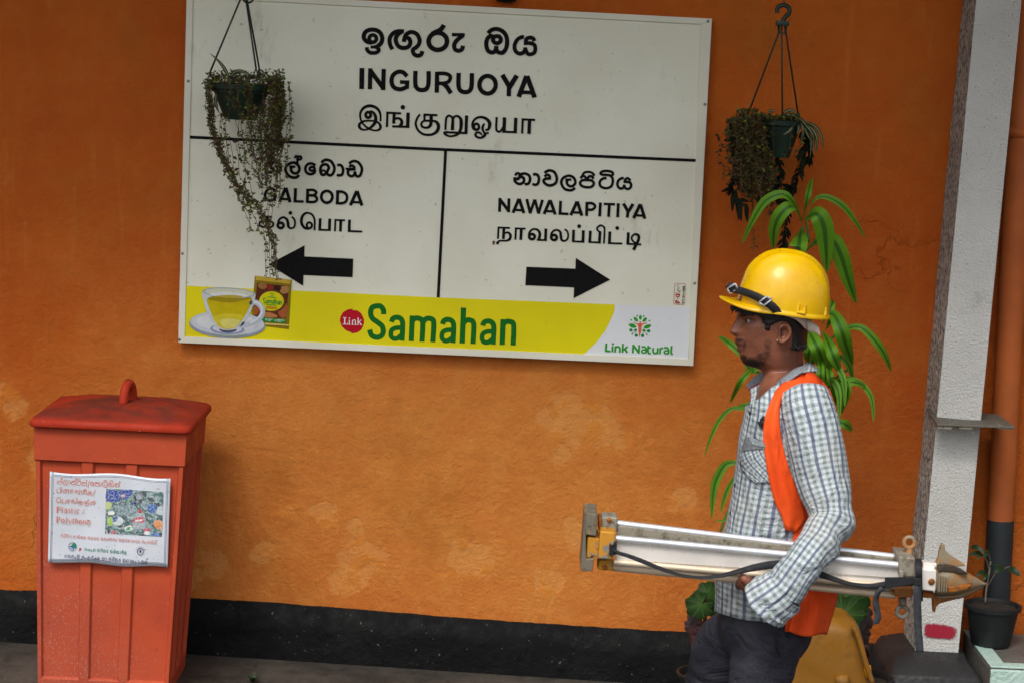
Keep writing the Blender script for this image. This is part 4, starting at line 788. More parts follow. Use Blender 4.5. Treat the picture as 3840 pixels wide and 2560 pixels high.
HEAD = [  # c4 y, then (x, halfwidth) from face centre to back of head
 (480, 420,0, 424,60, 440,120, 490,190, 590,245, 720,265, 860,245, 970,160, 1020,0),
 (600, 345,0, 350,60, 375,140, 440,215, 560,275, 720,300, 880,285, 1000,190, 1060,0),
 (760, 325,0, 330,60, 355,130, 430,210, 560,265, 740,292, 900,280, 1020,180, 1066,0),
 (800, 318,0, 325,60, 352,128, 428,203, 553,258, 740,290, 900,279, 1018,178, 1065,0),
 (832, 314,0, 330,40, 390,86, 424,172, 540,246, 740,287, 900,277, 1016,177, 1063,0),
 (860, 306,0, 328,30, 402,78, 440,142, 545,236, 740,284, 900,275, 1014,175, 1062,0),
 (890, 288,0, 312,30, 388,78, 424,154, 538,240, 740,282, 900,273, 1010,174, 1061,0),
 (925, 266,0, 290,34, 370,82, 410,164, 532,246, 740,280, 896,270, 1008,172, 1060,0),
 (962, 249,0, 266,48, 345,88, 412,164, 530,244, 738,277, 890,267, 1005,172, 1058,0),
 (985, 250,0, 268,60, 340,92, 414,163, 528,242, 737,275, 886,265, 1003,171, 1056,0),
 (1003, 258,0, 280,58, 342,90, 416,163, 528,240, 735,272, 882,263, 1000,170, 1055,0),
 (1024, 303,0, 312,40, 352,84, 422,163, 528,236, 732,268, 878,258, 998,168, 1053,0),
 (1066, 300,0, 307,44, 345,92, 428,162, 532,230, 728,262, 872,250, 993,165, 1050,0),
 (1104, 305,0, 313,46, 350,95, 433,160, 535,226, 725,256, 868,245, 988,162, 1048,0),
 (1138, 330,0, 338,50, 370,98, 440,158, 540,221, 721,251, 865,238, 982,158, 1046,0),
 (1166, 320,0, 329,46, 363,96, 444,157, 543,218, 718,246, 862,232, 976,154, 1043,0),
 (1205, 346,0, 353,46, 381,96, 450,154, 546,213, 714,239, 858,224, 968,150, 1040,0),
 (1260, 360,0, 368,52, 398,102, 460,150, 552,205, 705,225, 842,210, 960,145, 1037,0),
 (1310, 384,0, 392,52, 420,98, 480,140, 560,188, 692,206, 830,200, 950,142, 1036,0),
 (1345, 436,0, 446,48, 472,88, 520,124, 590,162, 692,190, 822,192, 946,140, 1040,0),
 (1372, 540,0, 548,42, 568,82, 604,120, 655,152, 732,178, 834,184, 946,140, 1036,0),
 (1400, 590,0, 595,42, 612,84, 642,124, 690,154, 762,178, 852,183, 956,140, 1038,0),
 (1470, 604,0, 610,45, 628,90, 660,134, 712,166, 786,186, 888,184, 990,142, 1060,0),
 (1580, 590,0, 598,52, 622,108, 664,165, 735,205, 830,225, 950,215, 1060,160, 1140,0),
 (1700, 560,0, 570,60, 600,130, 650,210, 740,270, 860,300, 1000,280, 1120,200, 1200,0)]
def head_grid(ny, y0=480, y1=1700, offs=None, ncol=4):
    rows = []; info = []
    for i in range(ny + 1):
        y = y0 + (y1 - y0) * i / ny; v = interp(HEAD, y); ctl = [(v[2 * k], v[2 * k + 1]) for k in range(9)]
        c = crv(ctl, ncol); near = []; far = []; inf = []
        for k, (x, hw) in enumerate(c):
            o = offs(x, y, hw) if offs else 0
            if o:
                cx = 700; dx, dy = x - cx, hw * 1.15; l = math.hypot(dx, dy) or 1; x2 = x + dx / l * o; h2 = hw + (dy / l * o if 0 < k < len(c) - 1 else 0)
            else: x2, h2 = x, hw
            a, b = mirrored(*c4(x2, y), max(0, h2) / U4); near.append(a); far.append(b)
        rows.append(near + far[-2:0:-1])
    return rows
body = MB()
hg = head_grid(96)
ix = body.grid(hg, cu=True); body.fan(ix[0], flip=True); body.fan(ix[-1])
# upper eyelids, ears
def ear(sgn):
    ol = [(-12, -108), (28, -108), (60, -80), (76, -30), (68, 25), (45, 62), (12, 92), (-28, 110), (-62, 102), (-72, 70), (-66, 20), (-62, -40), (-48, -84)]
    o = crv(ol, 3, True); rows = []
    for r, d, sx in ((.02, .004, -14), (.32, .003, -12), (.52, .006, -6), (.62, .013, -2), (.76, .0165, 0), (.9, .0185, 0), (1.0, .013, 0), (.97, .002, 0), (.78, -.012, -8)):
        row = []
        for x, y in o:
            hw = (270 - (x * .12)) / U4 + d + max(0, x) * .00004
            px, py = c4(832 + sx + x * r, 1000 + y * r); p = at(px, py, YM - hw); row.append(p if sgn < 0 else Vector((p.x, YM + hw, p.z)))
        rows.append(row)
    k = body.grid(rows, cu=True); body.fan(k[0]); body.fan(k[-1])
ear(-1); ear(1)
for s in (-1, 1):
    a, b = mirrored(*c4(466, 838), 138 / U4); body.sphere(a if s < 0 else b, (.0125, .0125, .0070), 12, 8)
    a, b = mirrored(*c4(464, 890), 136 / U4); body.sphere(a if s < 0 else b, (.0115, .012, .0045), 12, 8)
    a, b = mirrored(*c4(318, 992), 52 / U4); body.sphere(a if s < 0 else b, (.0085, .006, .0062), 10, 8)       # nose wing
# torso + limbs under the clothes
TORSO = [(1385, 2850, 3045, .070), (1420, 2825, 3065, .085), (1455, 2808, 3090, .125), (1500, 2800, 3115, .172), (1560, 2790, 3132, .192), (1640, 2773, 3142, .192), (1720, 2765, 3146, .188), (1800, 2754, 3144, .182), (1880, 2741, 3132, .175), (1940, 2728, 3122, .17), (2000, 2716, 3112, .166), (2100, 2698, 3102, .163), (2180, 2682, 3098, .163), (2276, 2676, 3092, .162), (2420, 2670, 3080, .16)]
NEXP = 2.35
def near_hw(px, py):
    xf, xb, hw = interp(TORSO, py); s = max(-.985, min(.985, (px - (xf + xb) / 2) / ((xb - xf) / 2))); return hw * (1 - abs(s) ** NEXP) ** (1 / NEXP)
def torso_ring(py, n, ins=0.0, hem=None):
    xf, xb, hw = interp(TORSO, py); xc, h = (xf + xb) / 2, (xb - xf) / 2 - ins * S1; near = []; far = []
    for i in range(n + 1):
        t = math.pi * i / n; s = -math.cos(t); w_ = (hw - ins) * max(0, 1 - abs(s) ** NEXP) ** (1 / NEXP)
        yy = py if hem is None else py + hem(s)
        a, b = mirrored(xc + s * h, yy, w_); near.append(a); far.append(b)
    return near + far[-2:0:-1]
k = body.grid([torso_ring(1400 + 980 * i / 20, 16, .022) for i in range(21)], cu=True); body.fan(k[0], flip=True); body.fan(k[-1])
def px3(l): return [at(x, y, Y) for x, y, Y in l]
SL = [(3018, 1478, YM - .150, 92), (3028, 1535, YM - .172, 103), (3046, 1610, YM - .188, 107), (3060, 1680, YM - .200, 106), (3076, 1760, YM - .214, 102), (3095, 1840, YM - .232, 96), (3112, 1900, YM - .250, 88), (3112, 1955, YM - .268, 84), (3088, 2005, YM - .290, 81), (3050, 2060, YM - .312, 78), (3008, 2113, YM - .328, 76), (2972, 2165, YM - .333, 78), (2938, 2212, YM - .330, 83)]
arm = crv([(x, y, Y) for x, y, Y, r in SL] + [(2890, 2222, YM - .31), (2852, 2222, YM - .28)], 3)
body.tube(px3(arm), [.045 - .018 * i / len(arm) for i in range(len(arm))], 14)
# left hand : palm under the tripod, fingers curled up behind it, thumb on the near side
wr, pm_ = at(2856, 2224, YM - .285), at(2816, 2194, YM - .262)
body.tube([wr, wr.lerp(pm_, .5), pm_, at(2800, 2183, YM - .24)], [.026, .033, .038, .030], 12, squash=.62, up=(0, 1, 0))
for i, (dx, L_) in enumerate(((-26, 1.0), (-10, 1.08), (8, 1.04), (24, .86))):
    b0 = at(2800 + dx, 2186 + dx * .1, YM - .235); 
    body.tube(crv([tuple(b0), tuple(at(2798 + dx, 2198 + dx * .09, YM - .20)), tuple(at(2795 + dx, 2192 + dx * .08, YM - .168 + (1 - L_) * .02)), tuple(at(2794 + dx, 2168, YM - .155 + (1 - L_) * .01))], 4), [.0105] * 6 + [.0098] * 4 + [.0088] * 2 + [.006], 10)
body.tube(crv([tuple(at(2822, 2190, YM - .285)), tuple(at(2802, 2176, YM - .300)), tuple(at(2788, 2166, YM - .300)), tuple(at(2776, 2158, YM - .292))], 4), [.0135] * 5 + [.0115] * 4 + [.010] * 3 + [.0068], 10)
# right arm hanging on the far side, hand relaxed
sh = at(3000, 1500, YM); sh = Vector((sh.x, YM + .185, sh.z)); el = sh + Vector((.03, .05, -.29)); wr2 = el + Vector((-.10, .0, -.24))
body.tube(crv([tuple(sh), tuple(sh.lerp(el, .5)), tuple(el), tuple(el.lerp(wr2, .5)), tuple(wr2)], 4), [.045] * 8 + [.036] * 5 + [.03] * 3 + [.026], 12)
body.tube([wr2, wr2 + Vector((-.012, 0, -.045)), wr2 + Vector((-.022, -.004, -.09))], [.026, .036, .034], 12, squash=.5, up=(1, 0, 0))
for i in range(4):
    b0 = wr2 + Vector((-.022 + .018 * (1.5 - i), -.004, -.09)); body.tube(crv([tuple(b0), tuple(b0 + Vector((-.005, -.006, -.035))), tuple(b0 + Vector((-.004, -.018, -.062))), tuple(b0 + Vector((0, -.03, -.078)))], 3), [.0098] * 8 + [.007, .006], 8)
body.tube(crv([tuple(wr2 + Vector((-.034, -.006, -.03))), tuple(wr2 + Vector((-.05, -.012, -.06))), tuple(wr2 + Vector((-.046, -.018, -.092)))], 3), [.012] * 4 + [.009, .008, .006], 8)
# legs
hipn, hipf = at(2868, 2390, YM - .085), at(2800, 2400, YM + .085)
kn = at(2846, 2600, YM - .095); kn.z = .46; kf = at(2668, 2600, YM + .09); kf.z = .47
an = Vector((kn.x + .12, YM - .10, .105)); af = Vector((kf.x - .02, YM + .09, .085))
for h_, k_, a_ in ((hipn, kn, an), (hipf, kf, af)):
    body.tube(crv([tuple(h_), tuple(h_.lerp(k_, .5)), tuple(k_), tuple(k_.lerp(a_, .4)), tuple(a_)], 4), [.07 - .035 * i / 16 for i in range(17)], 12)
    body.tube([a_ + Vector((.04, 0, -.03)), a_ + Vector((0, 0, -.04)), a_ + Vector((-.09, 0, -.055)), a_ + Vector((-.15, 0, -.06))], [.03, .036, .034, .022], 12, squash=1.1)
def skin_mat():
    m = NM('skin', .5, 0, .45); at_ = m.n('Attribute'); at_.attribute_name = 'paint'; sx = m.n('SeparateColor'); m.link(at_.outputs['Color'], sx.inputs[0])
    c = m.mix(m.ramp(m.noise(28, 5, .6), .3, .7), lin('#683d2c'), lin('#87533c'))
    c = m.mix(m.math('MULTIPLY', sx.outputs[1], .75), c, lin('#5c2c2c'))                      # lips
    c = m.mix(m.math('MULTIPLY', sx.outputs[2], .6), c, lin('#4a2c24'))                       # nape : darker skin; shade painted in sockets, nostrils, ear hollows, mouth line
    st = m.math('ADD', sx.outputs[0], m.math('MULTIPLY', m.math('SUBTRACT', m.noise(330, 2, .6), .5), 1.3))
    c = m.mix(m.math('MULTIPLY', m.ramp(st, .15, 1.0), .96), c, lin('#120d0b'))
    m.b.inputs['Subsurface Weight'].default_value = .08; m.b.inputs['Subsurface Radius'].default_value = (.008, .003, .002)
    return m.out(c, m.ramp(m.noise(90, 3), .3, .7, .34, .52), m.bump(m.noise(350, 4), .3, .0012))
ob = obj('body', body, skin_mat(), man); remesh(ob, .0030, 2)
col = ob.data.color_attributes.new('paint', 'FLOAT_COLOR', 'POINT')
def blob(x, y, cx, cy, rx, ry): return max(0, 1 - ((x - cx) / rx) ** 2 - ((y - cy) / ry) ** 2)
vals = []
org = ORI[ob.name]
for v in ob.data.vertices:
    p = v.co + org
    bd = lp = dk = 0.
    if p.z > 1.2:
        q = Vector((p.x, -abs(p.y - YM) + YM, p.z)); x, y = proj(q); x, y = (x - 2650) * 2.851, (y - 900) * 2.851
        bd = max(1.25 * blob(x, y, 470, 1325, 150, 90), 1.05 * blob(x, y, 392, 1262, 62, 55), .75 * blob(x, y, 590, 1250, 120, 85), .62 * blob(x, y, 655, 1130, 80, 130), .45 * blob(x, y, 540, 1170, 120, 110), .95 * blob(x, y, 345, 1068, 78, 30), .7 * blob(x, y, 405, 1130, 32, 90), .9 * blob(x, y, 560, 1310, 110, 55), .7 * blob(x, y, 640, 1215, 80, 90))
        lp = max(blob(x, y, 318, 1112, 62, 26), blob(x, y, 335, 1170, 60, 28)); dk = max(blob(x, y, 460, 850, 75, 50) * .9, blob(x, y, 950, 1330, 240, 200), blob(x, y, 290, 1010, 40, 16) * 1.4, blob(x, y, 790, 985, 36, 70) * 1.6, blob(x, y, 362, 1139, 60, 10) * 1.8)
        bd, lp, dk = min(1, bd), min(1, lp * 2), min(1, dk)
    vals += [bd, lp, dk, 1]
col.data.foreach_set('color', vals)
M_HAIR = plain('black_hair', '#0e0c0b', .5, 0, .3, 220, .5, 500)
# hair
HP = [(200, 480), (290, 690), (340, 772), (420, 788), (520, 800), (590, 850), (622, 950), (655, 1010), (690, 930), (745, 880), (800, 868), (872, 885), (912, 960), (915, 1070), (905, 1165), (975, 1195), (1060, 1170), (1130, 1100), (1150, 900), (1150, 480)]
def inside(x, y, P):
    r = False; d = 1e9
    for i in range(len(P)):
        (x1, y1), (x2, y2) = P[i - 1], P[i]
        if (y1 > y) != (y2 > y) and x < (x2 - x1) * (y - y1) / (y2 - y1) + x1: r = not r
        l2 = (x2 - x1) ** 2 + (y2 - y1) ** 2; t = max(0, min(1, ((x - x1) * (x2 - x1) + (y - y1) * (y2 - y1)) / l2)); d = min(d, math.hypot(x - x1 - t * (x2 - x1), y - y1 - t * (y2 - y1)))
    return d if r else -d
def hair_off(x, y, hw):
    d = inside(x, y, HP) + 9 * mnoise.noise((x * .02, y * .02, hw * .02)); return -40 + (66 * smooth(-12, 12, d)) * smooth(655, 715, y + .12 * max(0, x - 400)) + (5 * mnoise.noise((x * .05, y * .05, hw * .05)) if d > 0 else 0)
mb = MB(); mb.grid(head_grid(80, 490, 1215, hair_off, 6), cu=True)
for i in [k for k in range(80) if not 40 <= k < 55]:   # curls of the fringe below the brim, sideburn and nape wisps
    t = rnd.random()
    if i < 40: x, y = 300 + 180 * t, 690 + 40 * t + rnd.uniform(-10, 20); d = (-45 * (1 - t) + rnd.uniform(-15, 10), rnd.uniform(35, 80)); hw = rnd.uniform(-110, 150) if t < .4 else 150 + 60 * t
    elif i < 46: x, y = 600 + 60 * t, 900 + 70 * t; d = (rnd.uniform(-12, 6), rnd.uniform(25, 50)); hw = 262
    else: x, y = 900 + 150 * t, 1120 + rnd.uniform(-20, 30); d = (rnd.uniform(0, 25), rnd.uniform(20, 45)); hw = 255 - 90 * t
    pts = [at(*c4(x + d[0] * s + 9 * math.sin(s * 4 + i), y + d[1] * s), YM - hw / U4) for s in (0, .35, .7, 1)]
    mb.tube(pts, ([.0032, .0034, .0024, .0006] if i < 40 else [.0018, .0018, .0012, .0004]), 6)
obj('hair', mb, M_HAIR, man)
for s in (-1, 1):
    mb = MB(); pts = [at(*c4(x, y), YM - h / U4) for x, y, h in ((358, 812, 122), (390, 795, 166), (440, 788, 222), (510, 802, 258))]
    if s > 0: pts = [Vector((p.x, 2 * YM - p.y, p.z)) for p in pts]
    mb.tube(pts, [.0025, .005, .005, .002], 8, squash=1.3); obj('eyebrow', mb, M_HAIR, man)
me_ = NM('eye', .25, 0, .5); ge = me_.n('NewGeometry'); dp = me_.n('VectorMath'); dp.operation = 'DOT_PRODUCT'; me_.link(ge.outputs['Normal'], dp.inputs[0]); dp.inputs[1].default_value = (-.93, -.36, -.05)
M_EYE = me_.out(me_.mix(me_.ramp(dp.outputs['Value'], .80, .86), lin('#857a72'), lin('#140c08')))
for s in (-1, 1):
    a, b = mirrored(*c4(454, 864), 138 / U4); mb = MB(); mb.sphere(a if s < 0 else b, .0104, 16, 12); obj('eye', mb, M_EYE, man)
mb = MB(); a, b = mirrored(*c4(757, 1072), 288 / U4); mb.sphere(a, .0022, 8, 6); obj('ear_stud', mb, plain('stud', '#c9c4bd', .3, .6), man)

# ---- hard hat (local frame: u forward, w up, v toward the camera)
HO = at(*c4(838, 740), YM); hu = (at(*c4(838 - 989, 740 - 148), YM) - HO).normalized(); hw_ = (at(*c4(838 + 148, 740 - 989), YM) - HO).normalized(); hv = Vector((0, -1, 0))
def H(u, v, w_): return HO + (hu * u + hv * v + hw_ * w_) / U4
hat = MB(); A_, B_, T_ = 490, 425, 612; NS = 48
def dome(th, ph):   # th around, ph 0 rim .. pi/2 top
    e = 2 / 2.3; cs, sn = math.cos(th), math.sin(th)
    cu = math.copysign(abs(cs) ** .93, cs); sv = math.copysign(abs(sn) ** .93, sn)
    r = abs(math.cos(ph)) ** e; h = abs(math.sin(ph)) ** e
    u, v, w_ = 25 + A_ * r * cu, B_ * r * sv, 10 + T_ * h
    k = v / B_; rb = 0
    for c0, wd, hh in ((0, .14, 20), (.40, .055, 22), (-.40, .055, 22)): rb += hh * math.exp(-((k - c0) / wd) ** 2)
    rb *= smooth(.25, .6, math.sin(ph))
    return H(u * (1 + rb / 700), v, w_ + rb)
NP = 22; rows = [[dome(2 * math.pi * i / NS, math.pi / 2 * j / NP * .997) for i in range(NS)] for j in range(NP + 1)]
# rim and peak
def rim(th, k, dz):
    cs, sn = math.cos(th), math.sin(th); f_ = max(0, cs); brim = 178 * smooth(.15, .95, f_) ** .8
    u = 25 + (A_ + 4 + k * (16 + brim)) * math.copysign(abs(cs) ** .93, cs); v = (B_ + 4 + k * (16 + .15 * brim)) * math.copysign(abs(sn) ** .93, sn)
    droop = (-14 * k) if cs <= 0 else (-14 * k + k * smooth(.1, .8, f_) * (40 - 75 * (v / B_) ** 2))
    return H(u, v, 10 + dz + droop)
def ringof(k, dz): return [rim(2 * math.pi * i / NS, k, dz) for i in range(NS)]
allr = [[dome(2 * math.pi * i / NS, .02) * .0 + rim(2 * math.pi * i / NS, -.25, -20) for i in range(NS)], ringof(.5, -22), ringof(.95, -20), ringof(1.0, -10), ringof(.97, 2), ringof(.6, 6), ringof(.25, 9), ringof(.02, 14)]
hat.grid(allr, cu=True); ix = hat.grid(rows, cu=True); hat.fan(ix[-1])
for u0 in (-95, 20):   # accessory slot posts on the side
    b = MB(); 
    for du in (-33, 33): hat.tube([H(u0 * 1 - 20 + du, B_ * 1.0 - 2, 18), H(u0 - 20 + du, B_ * .985 - 2, 118)], [20 / U4, 15 / U4], 8, squash=.7) if u0 < 0 else None
hat.tube([H(-395, B_ * .54, 20), H(-390, B_ * .52, 105)], [24 / U4, 16 / U4], 8)
hat.tube([H(-78, B_ - 3, 28), H(-152, B_ - 6, 28)], [20 / U4, 20 / U4], 8)
def hat_mat():
    m = NM('yellow_plastic', .26, 0, .45); c = m.mix(m.ramp(m.noise(14, 4), .3, .7), lin('#cf9f00'), lin('#dcb000'))
    c = m.mix(m.math('MULTIPLY', m.ramp(m.noise(75, 4, .7), .66, .70), .6), c, lin('#6e5212')); c = m.mix(m.math('MULTIPLY', m.ramp(m.noise(24, 6, .7), .52, .75), .4), c, lin('#a98a20'))
    return m.out(c, m.ramp(m.noise(30, 4), .3, .7, .2, .38), m.bump(m.noise(220, 3), .05, .002))
M_HAT = hat_mat(); ohat = obj('hard_hat', hat, M_HAT, man, autosmooth=60)
def ribbon(pts, wid, parent, name, mat, th=.0022, up=None, seg=4):
    """flat strap through world points; wid in metres, up = direction across the strap (list or one)"""
    q = crv([tuple(p) for p in pts], seg); n = len(q); rows = []
    wl = crv([(w_,) for w_ in wid], seg) if hasattr(wid, '__len__') else [(wid,)] * n
    ul = crv([tuple(u_) for u_ in up], seg) if hasattr(up[0], '__len__') else [tuple(up)] * n
    for i, p in enumerate(q):
        u_ = Vector(ul[i]).normalized(); rows.append([Vector(p) - u_ * wl[i][0] / 2, Vector(p), Vector(p) + u_ * wl[i][0] / 2])
    mb = MB(); mb.grid(rows); return obj(name, mb, mat, parent, solid=th, recalc=False)
M_STRAP = plain('black_webbing', '#15171c', .75, 0, .2, 60, .3, 600); M_BUCK = plain('grey_plastic', '#aab0b8', .4, 0, .1, 40); M_BAND = plain('white_plastic', '#cfc3b6', .5, 0, .08, 30)
def hp(x, y, v): return at(*c4(x, y), YM - v / U4)
upv = Vector((.45, -.25, .85))
ribbon([hp(222, 478, 60), hp(275, 520, 90), hp(345, 540, 170), hp(450, 572, 320), hp(540, 610, 400), hp(620, 655, 452), hp(700, 710, 462), hp(750, 765, 440), hp(768, 828, 405)], [.018, .020, .020, .020, .021, .021, .021, .021, .02], ohat, 'chin_strap', M_STRAP, .0012, [Vector((.5, -.1, .8)), Vector((.5, -.1, .8)), Vector((.3, -.2, .9)), Vector((.25, -.3, .9)), Vector((.3, -.3, .9)), Vector((.45, -.2, .8)), Vector((.6, -.2, .7)), Vector((.8, -.2, .5)), Vector((1, -.1, .1))])
def buckle(c, ax, up_, L_, W_, name='buckle'):
    ax, up_ = Vector(ax).normalized(), Vector(up_).normalized(); mb = MB(); P = [c + ax * L_ * sx + up_ * W_ * sy for sx, sy in ((-1, -1), (-1, 1), (1, 1), (1, -1))]
    for i in range(4): mb.tube([P[i], P[(i + 1) % 4]], .0021, 6)
    obj(name, mb, M_BUCK, ohat)
buckle(hp(628, 652, 472), hp(698, 597, 472) - hp(558, 707, 472), hp(678, 680, 472) - hp(578, 624, 472), .0125, .0075)
buckle(hp(278, 522, 110), hp(340, 490, 150) - hp(225, 560, 70), hp(262, 462, 100) - hp(302, 540, 100), .0135, .0075)
band = [(785, 765, 345), (840, 775, 345), (930, 800, 330), (1000, 840, 300), (1055, 885, 230), (1085, 905, 120), (1092, 910, 0), (1085, 905, -120), (1040, 880, -240)]
ribbon([hp(x, y, v) for x, y, v in band], [.012, .017, .019, .02, .026, .028, .028, .028, .02], ohat, 'headband', M_BAND, .002, Vector((.1, 0, 1)))
ribbon([hp(1075, 915, 215), hp(1130, 930, 205), hp(1180, 955, 190), hp(1208, 985, 180)], [.030, .026, .024, .022], ohat, 'ratchet_tab', M_BAND, .003, Vector((-.25, 0, 1)))
mb = MB(); mb.box(hp(802, 765, 372), (.008, .004, .017)); obj('strap_clip', mb, M_BAND, ohat, bevel=.001)

# ---- shirt
def check_mat(name, base='#c1c9cd', rot=0, grey=False):
    m = NM(name, .85, 0, .2); uv = m.n('UVMap'); mp = m.n('Mapping'); m.link(uv.outputs[0], mp.inputs['Vector']); mp.inputs['Rotation'].default_value = (0, 0, rot)
    wob = m.n('TexNoise'); wob.inputs['Scale'].default_value = 9; m.link(mp.outputs[0], wob.inputs['Vector'])
    va = m.n('VectorMath'); va.operation = 'MULTIPLY_ADD'; m.link(wob.outputs['Color'], va.inputs[0]); va.inputs[1].default_value = (.006, .006, 0); m.link(mp.outputs[0], va.inputs[2])
    s = m.n('SeparateXYZ'); m.link(va.outputs[0], s.inputs[0])
    def stripe(v, period, phase, wid):
        f_ = m.math('FRACT', m.math('ADD', m.math('DIVIDE', v, period), phase)); d = m.math('ABSOLUTE', m.math('SUBTRACT', f_, .5)); return m.ramp(d, wid / 2 - .035, wid / 2 + .035, 1, 0)
    U, V = s.outputs[0], s.outputs[1]
    c = lin(base)
    c = m.mix(m.math('MULTIPLY', stripe(V, .0150, .1, .46), .64), c, lin('#8c989c'))
    c = m.mix(m.math('MULTIPLY', stripe(U, .0316, .5, .24), .55), c, lin('#7f908c'), 'MIX')
    c = m.mix(m.math('MULTIPLY', stripe(U, .0316, 0, .22), .78), c, lin('#3f4868'))
    c = m.mix(m.math('MULTIPLY', m.math('MULTIPLY', stripe(U, .0316, .5, .24), stripe(V, .0150, .1, .46)), .5), c, lin('#53645c'))
    c = m.mix(m.math('MULTIPLY', m.ramp(m.noise(6, 4), .5, .8), .22), c, lin('#b8a888'))
    n = m.bump(m.noise(9, 5, .6, None, 2.0), .8, .03); n = m.bump(m.noise(30, 4), .35, .008, n); n = m.bump(m.noise(900, 1), .15, .001, n)
    return m.out(c, .85, n)
M_SHIRT = check_mat('checked_cotton'); M_POCK = check_mat('checked_cotton_pocket', rot=R(38)); M_COLLAR = plain('grey_chambray', '#7d8288', .9, 0, .12, 160, .3, 500)
NR, NC = 60, 36
def hem(i): 
    def f(s): return (26 + 26 * (1 - s * s) + 14 * s) * smooth(.86, 1, i / NR)
    return f
TOPC = [(-1, 1524), (-.75, 1500), (-.4, 1452), (0, 1418), (.5, 1400), (1, 1394)]
rows = []
for i in range(NR + 1):
    near, far = [], []
    for k in range(NC + 1):
        t_ = math.pi * k / NC; s = -math.cos(t_); tp = interp(TOPC, s)[0]; py = tp + (2280 - tp) * i / NR; py2 = py + hem(i)(s)
        hw0 = interp(TORSO, tp)[2]; tpf = tp + 430 * hw0 * max(0, 1 - abs(s) ** NEXP) ** (1 / NEXP); pyf = tpf + (2280 - tpf) * i / NR; xf, xb, hw = interp(TORSO, pyf); _, q_ = mirrored((xf + xb) / 2 + s * (xb - xf) / 2, pyf + hem(i)(s), hw * max(0, 1 - abs(s) ** NEXP) ** (1 / NEXP))
        xf, xb, hw = interp(TORSO, py); w_ = hw * max(0, 1 - abs(s) ** NEXP) ** (1 / NEXP); p, _ = mirrored((xf + xb) / 2 + s * (xb - xf) / 2, py2, w_); q = q_
        for side, P_, L_ in ((-1, p, near), (1, q, far)):
            f_ = .0045 * mnoise.noise((P_.x * 14, P_.z * 6, side * 3)) + .0035 * math.sin(P_.x * 70 + 9 * mnoise.noise((P_.x * 5, P_.z * 4, 1)) + P_.z * 18) * smooth(.35, .9, i / NR)
            L_.append(P_ + Vector((-math.cos(t_) * f_ * .8, side * math.sin(t_) * f_, 0)))
    rows.append(near + far[-2:0:-1])
arc = [0]
mid = rows[NR // 2]
for k in range(1, 2 * NC + 1): arc.append(arc[-1] + (mid[k % (2 * NC)] - mid[k - 1]).length)
mb = MB(); mb.grid(rows, uv=lambda i, j: (arc[j] * .72, (rows[i][j % (2 * NC)]).z), cu=True)
shirt = obj('shirt', mb, M_SHIRT, man, solid=.0015)
def sleeve(path, rad, cuff=True):
    n = 10; q = crv(path, n); rr = crv([(r,) for r in rad], n); pts = [Vector(p) for p in q]; N = len(pts); seg = 40; rows = []; L_ = 0; lens = []
    nrm = Vector((1, 0, 0))
    for i, p in enumerate(pts):
        if i: L_ += (p - pts[i - 1]).length
        lens.append(L_); t = (pts[min(i + 1, N - 1)] - pts[max(i - 1, 0)]).normalized(); nrm = (nrm - t * nrm.dot(t)).normalized(); b = t.cross(nrm); row = []
        for k in range(seg):
            a = 2 * math.pi * k / seg; u_ = i / N
            fold = .0042 * math.sin(L_ * 95 + 2.2 * math.sin(a + 1) + 3 * mnoise.noise((math.cos(a), math.sin(a), L_ * 8))) * (math.exp(-((u_ - .62) / .13) ** 2) * (1.3 + math.cos(a)) + .35 * math.exp(-((u_ - .95) / .15) ** 2)) + .004 * mnoise.noise((math.cos(a) * 1.6, math.sin(a) * 1.6, L_ * 11))
            r = rr[i][0] + fold; row.append(p + (nrm * math.cos(a) + b * math.sin(a)) * r)
        rows.append(row)
    r0 = sum(x[0] for x in rr) / len(rr)
    mb = MB(); mb.grid(rows, uv=lambda i, j: (2 * math.pi * r0 * j / seg, lens[i]), cu=True)
    return mb, rows, pts
path = [tuple(at(x, y, Y)) for x, y, Y, r in SL]; rad = [r / S1 * 1 * ((Y + 8.02) / (YM + 8.02)) for x, y, Y, r in SL]
# close the shoulder
mb, rows, pts = sleeve(path, rad)
top_c = at(3000, 1462, YM - .10)
k0 = [mb.add(p) for p in rows[0]]; k1 = [mb.add(p.lerp(top_c, .45) + Vector((0, 0, .010))) for p in rows[0]]
for a in range(len(k0)): b = (a + 1) % len(k0); mb.face((k0[a], k0[b], k1[b], k1[a]), [(a * .012, 0), (b * .012, 0), (b * .012, -.03), (a * .012, -.03)])
mb.fan(k1)
obj('sleeve', mb, M_SHIRT, man)
# turned cuff
cc = [at(*c2(760, 790), YM - .331), at(*c2(690, 845), YM - .328), at(*c2(640, 880), YM - .322), at(*c2(598, 918), YM - .316)]
cr_ = [84 / S1, 88 / S1, 93 / S1, 97 / S1]
mb, rows, pts = sleeve([tuple(p) for p in cc], cr_)
N = len(rows); ax = (pts[-1] - pts[0]).normalized(); inner = [[p - ax * d + (pts[-1] - p) * .07 for p in rows[-1]] for d in (.0, .02, .05)]
mb.grid([rows[-1]] + inner, uv=lambda i, j: (j * .012, i * .02), cu=True)
obj('cuff', mb, M_SHIRT, man, solid=.003)
sp2 = [tuple(sh + Vector((0, -.03, .02))), tuple(sh.lerp(el, .5)), tuple(el), tuple(el.lerp(wr2, .5)), tuple(wr2 + Vector((.01, 0, .03)))]
mb, rows, pts = sleeve(sp2, [.066, .068, .06, .054, .052]); obj('sleeve', mb, M_SHIRT, man)
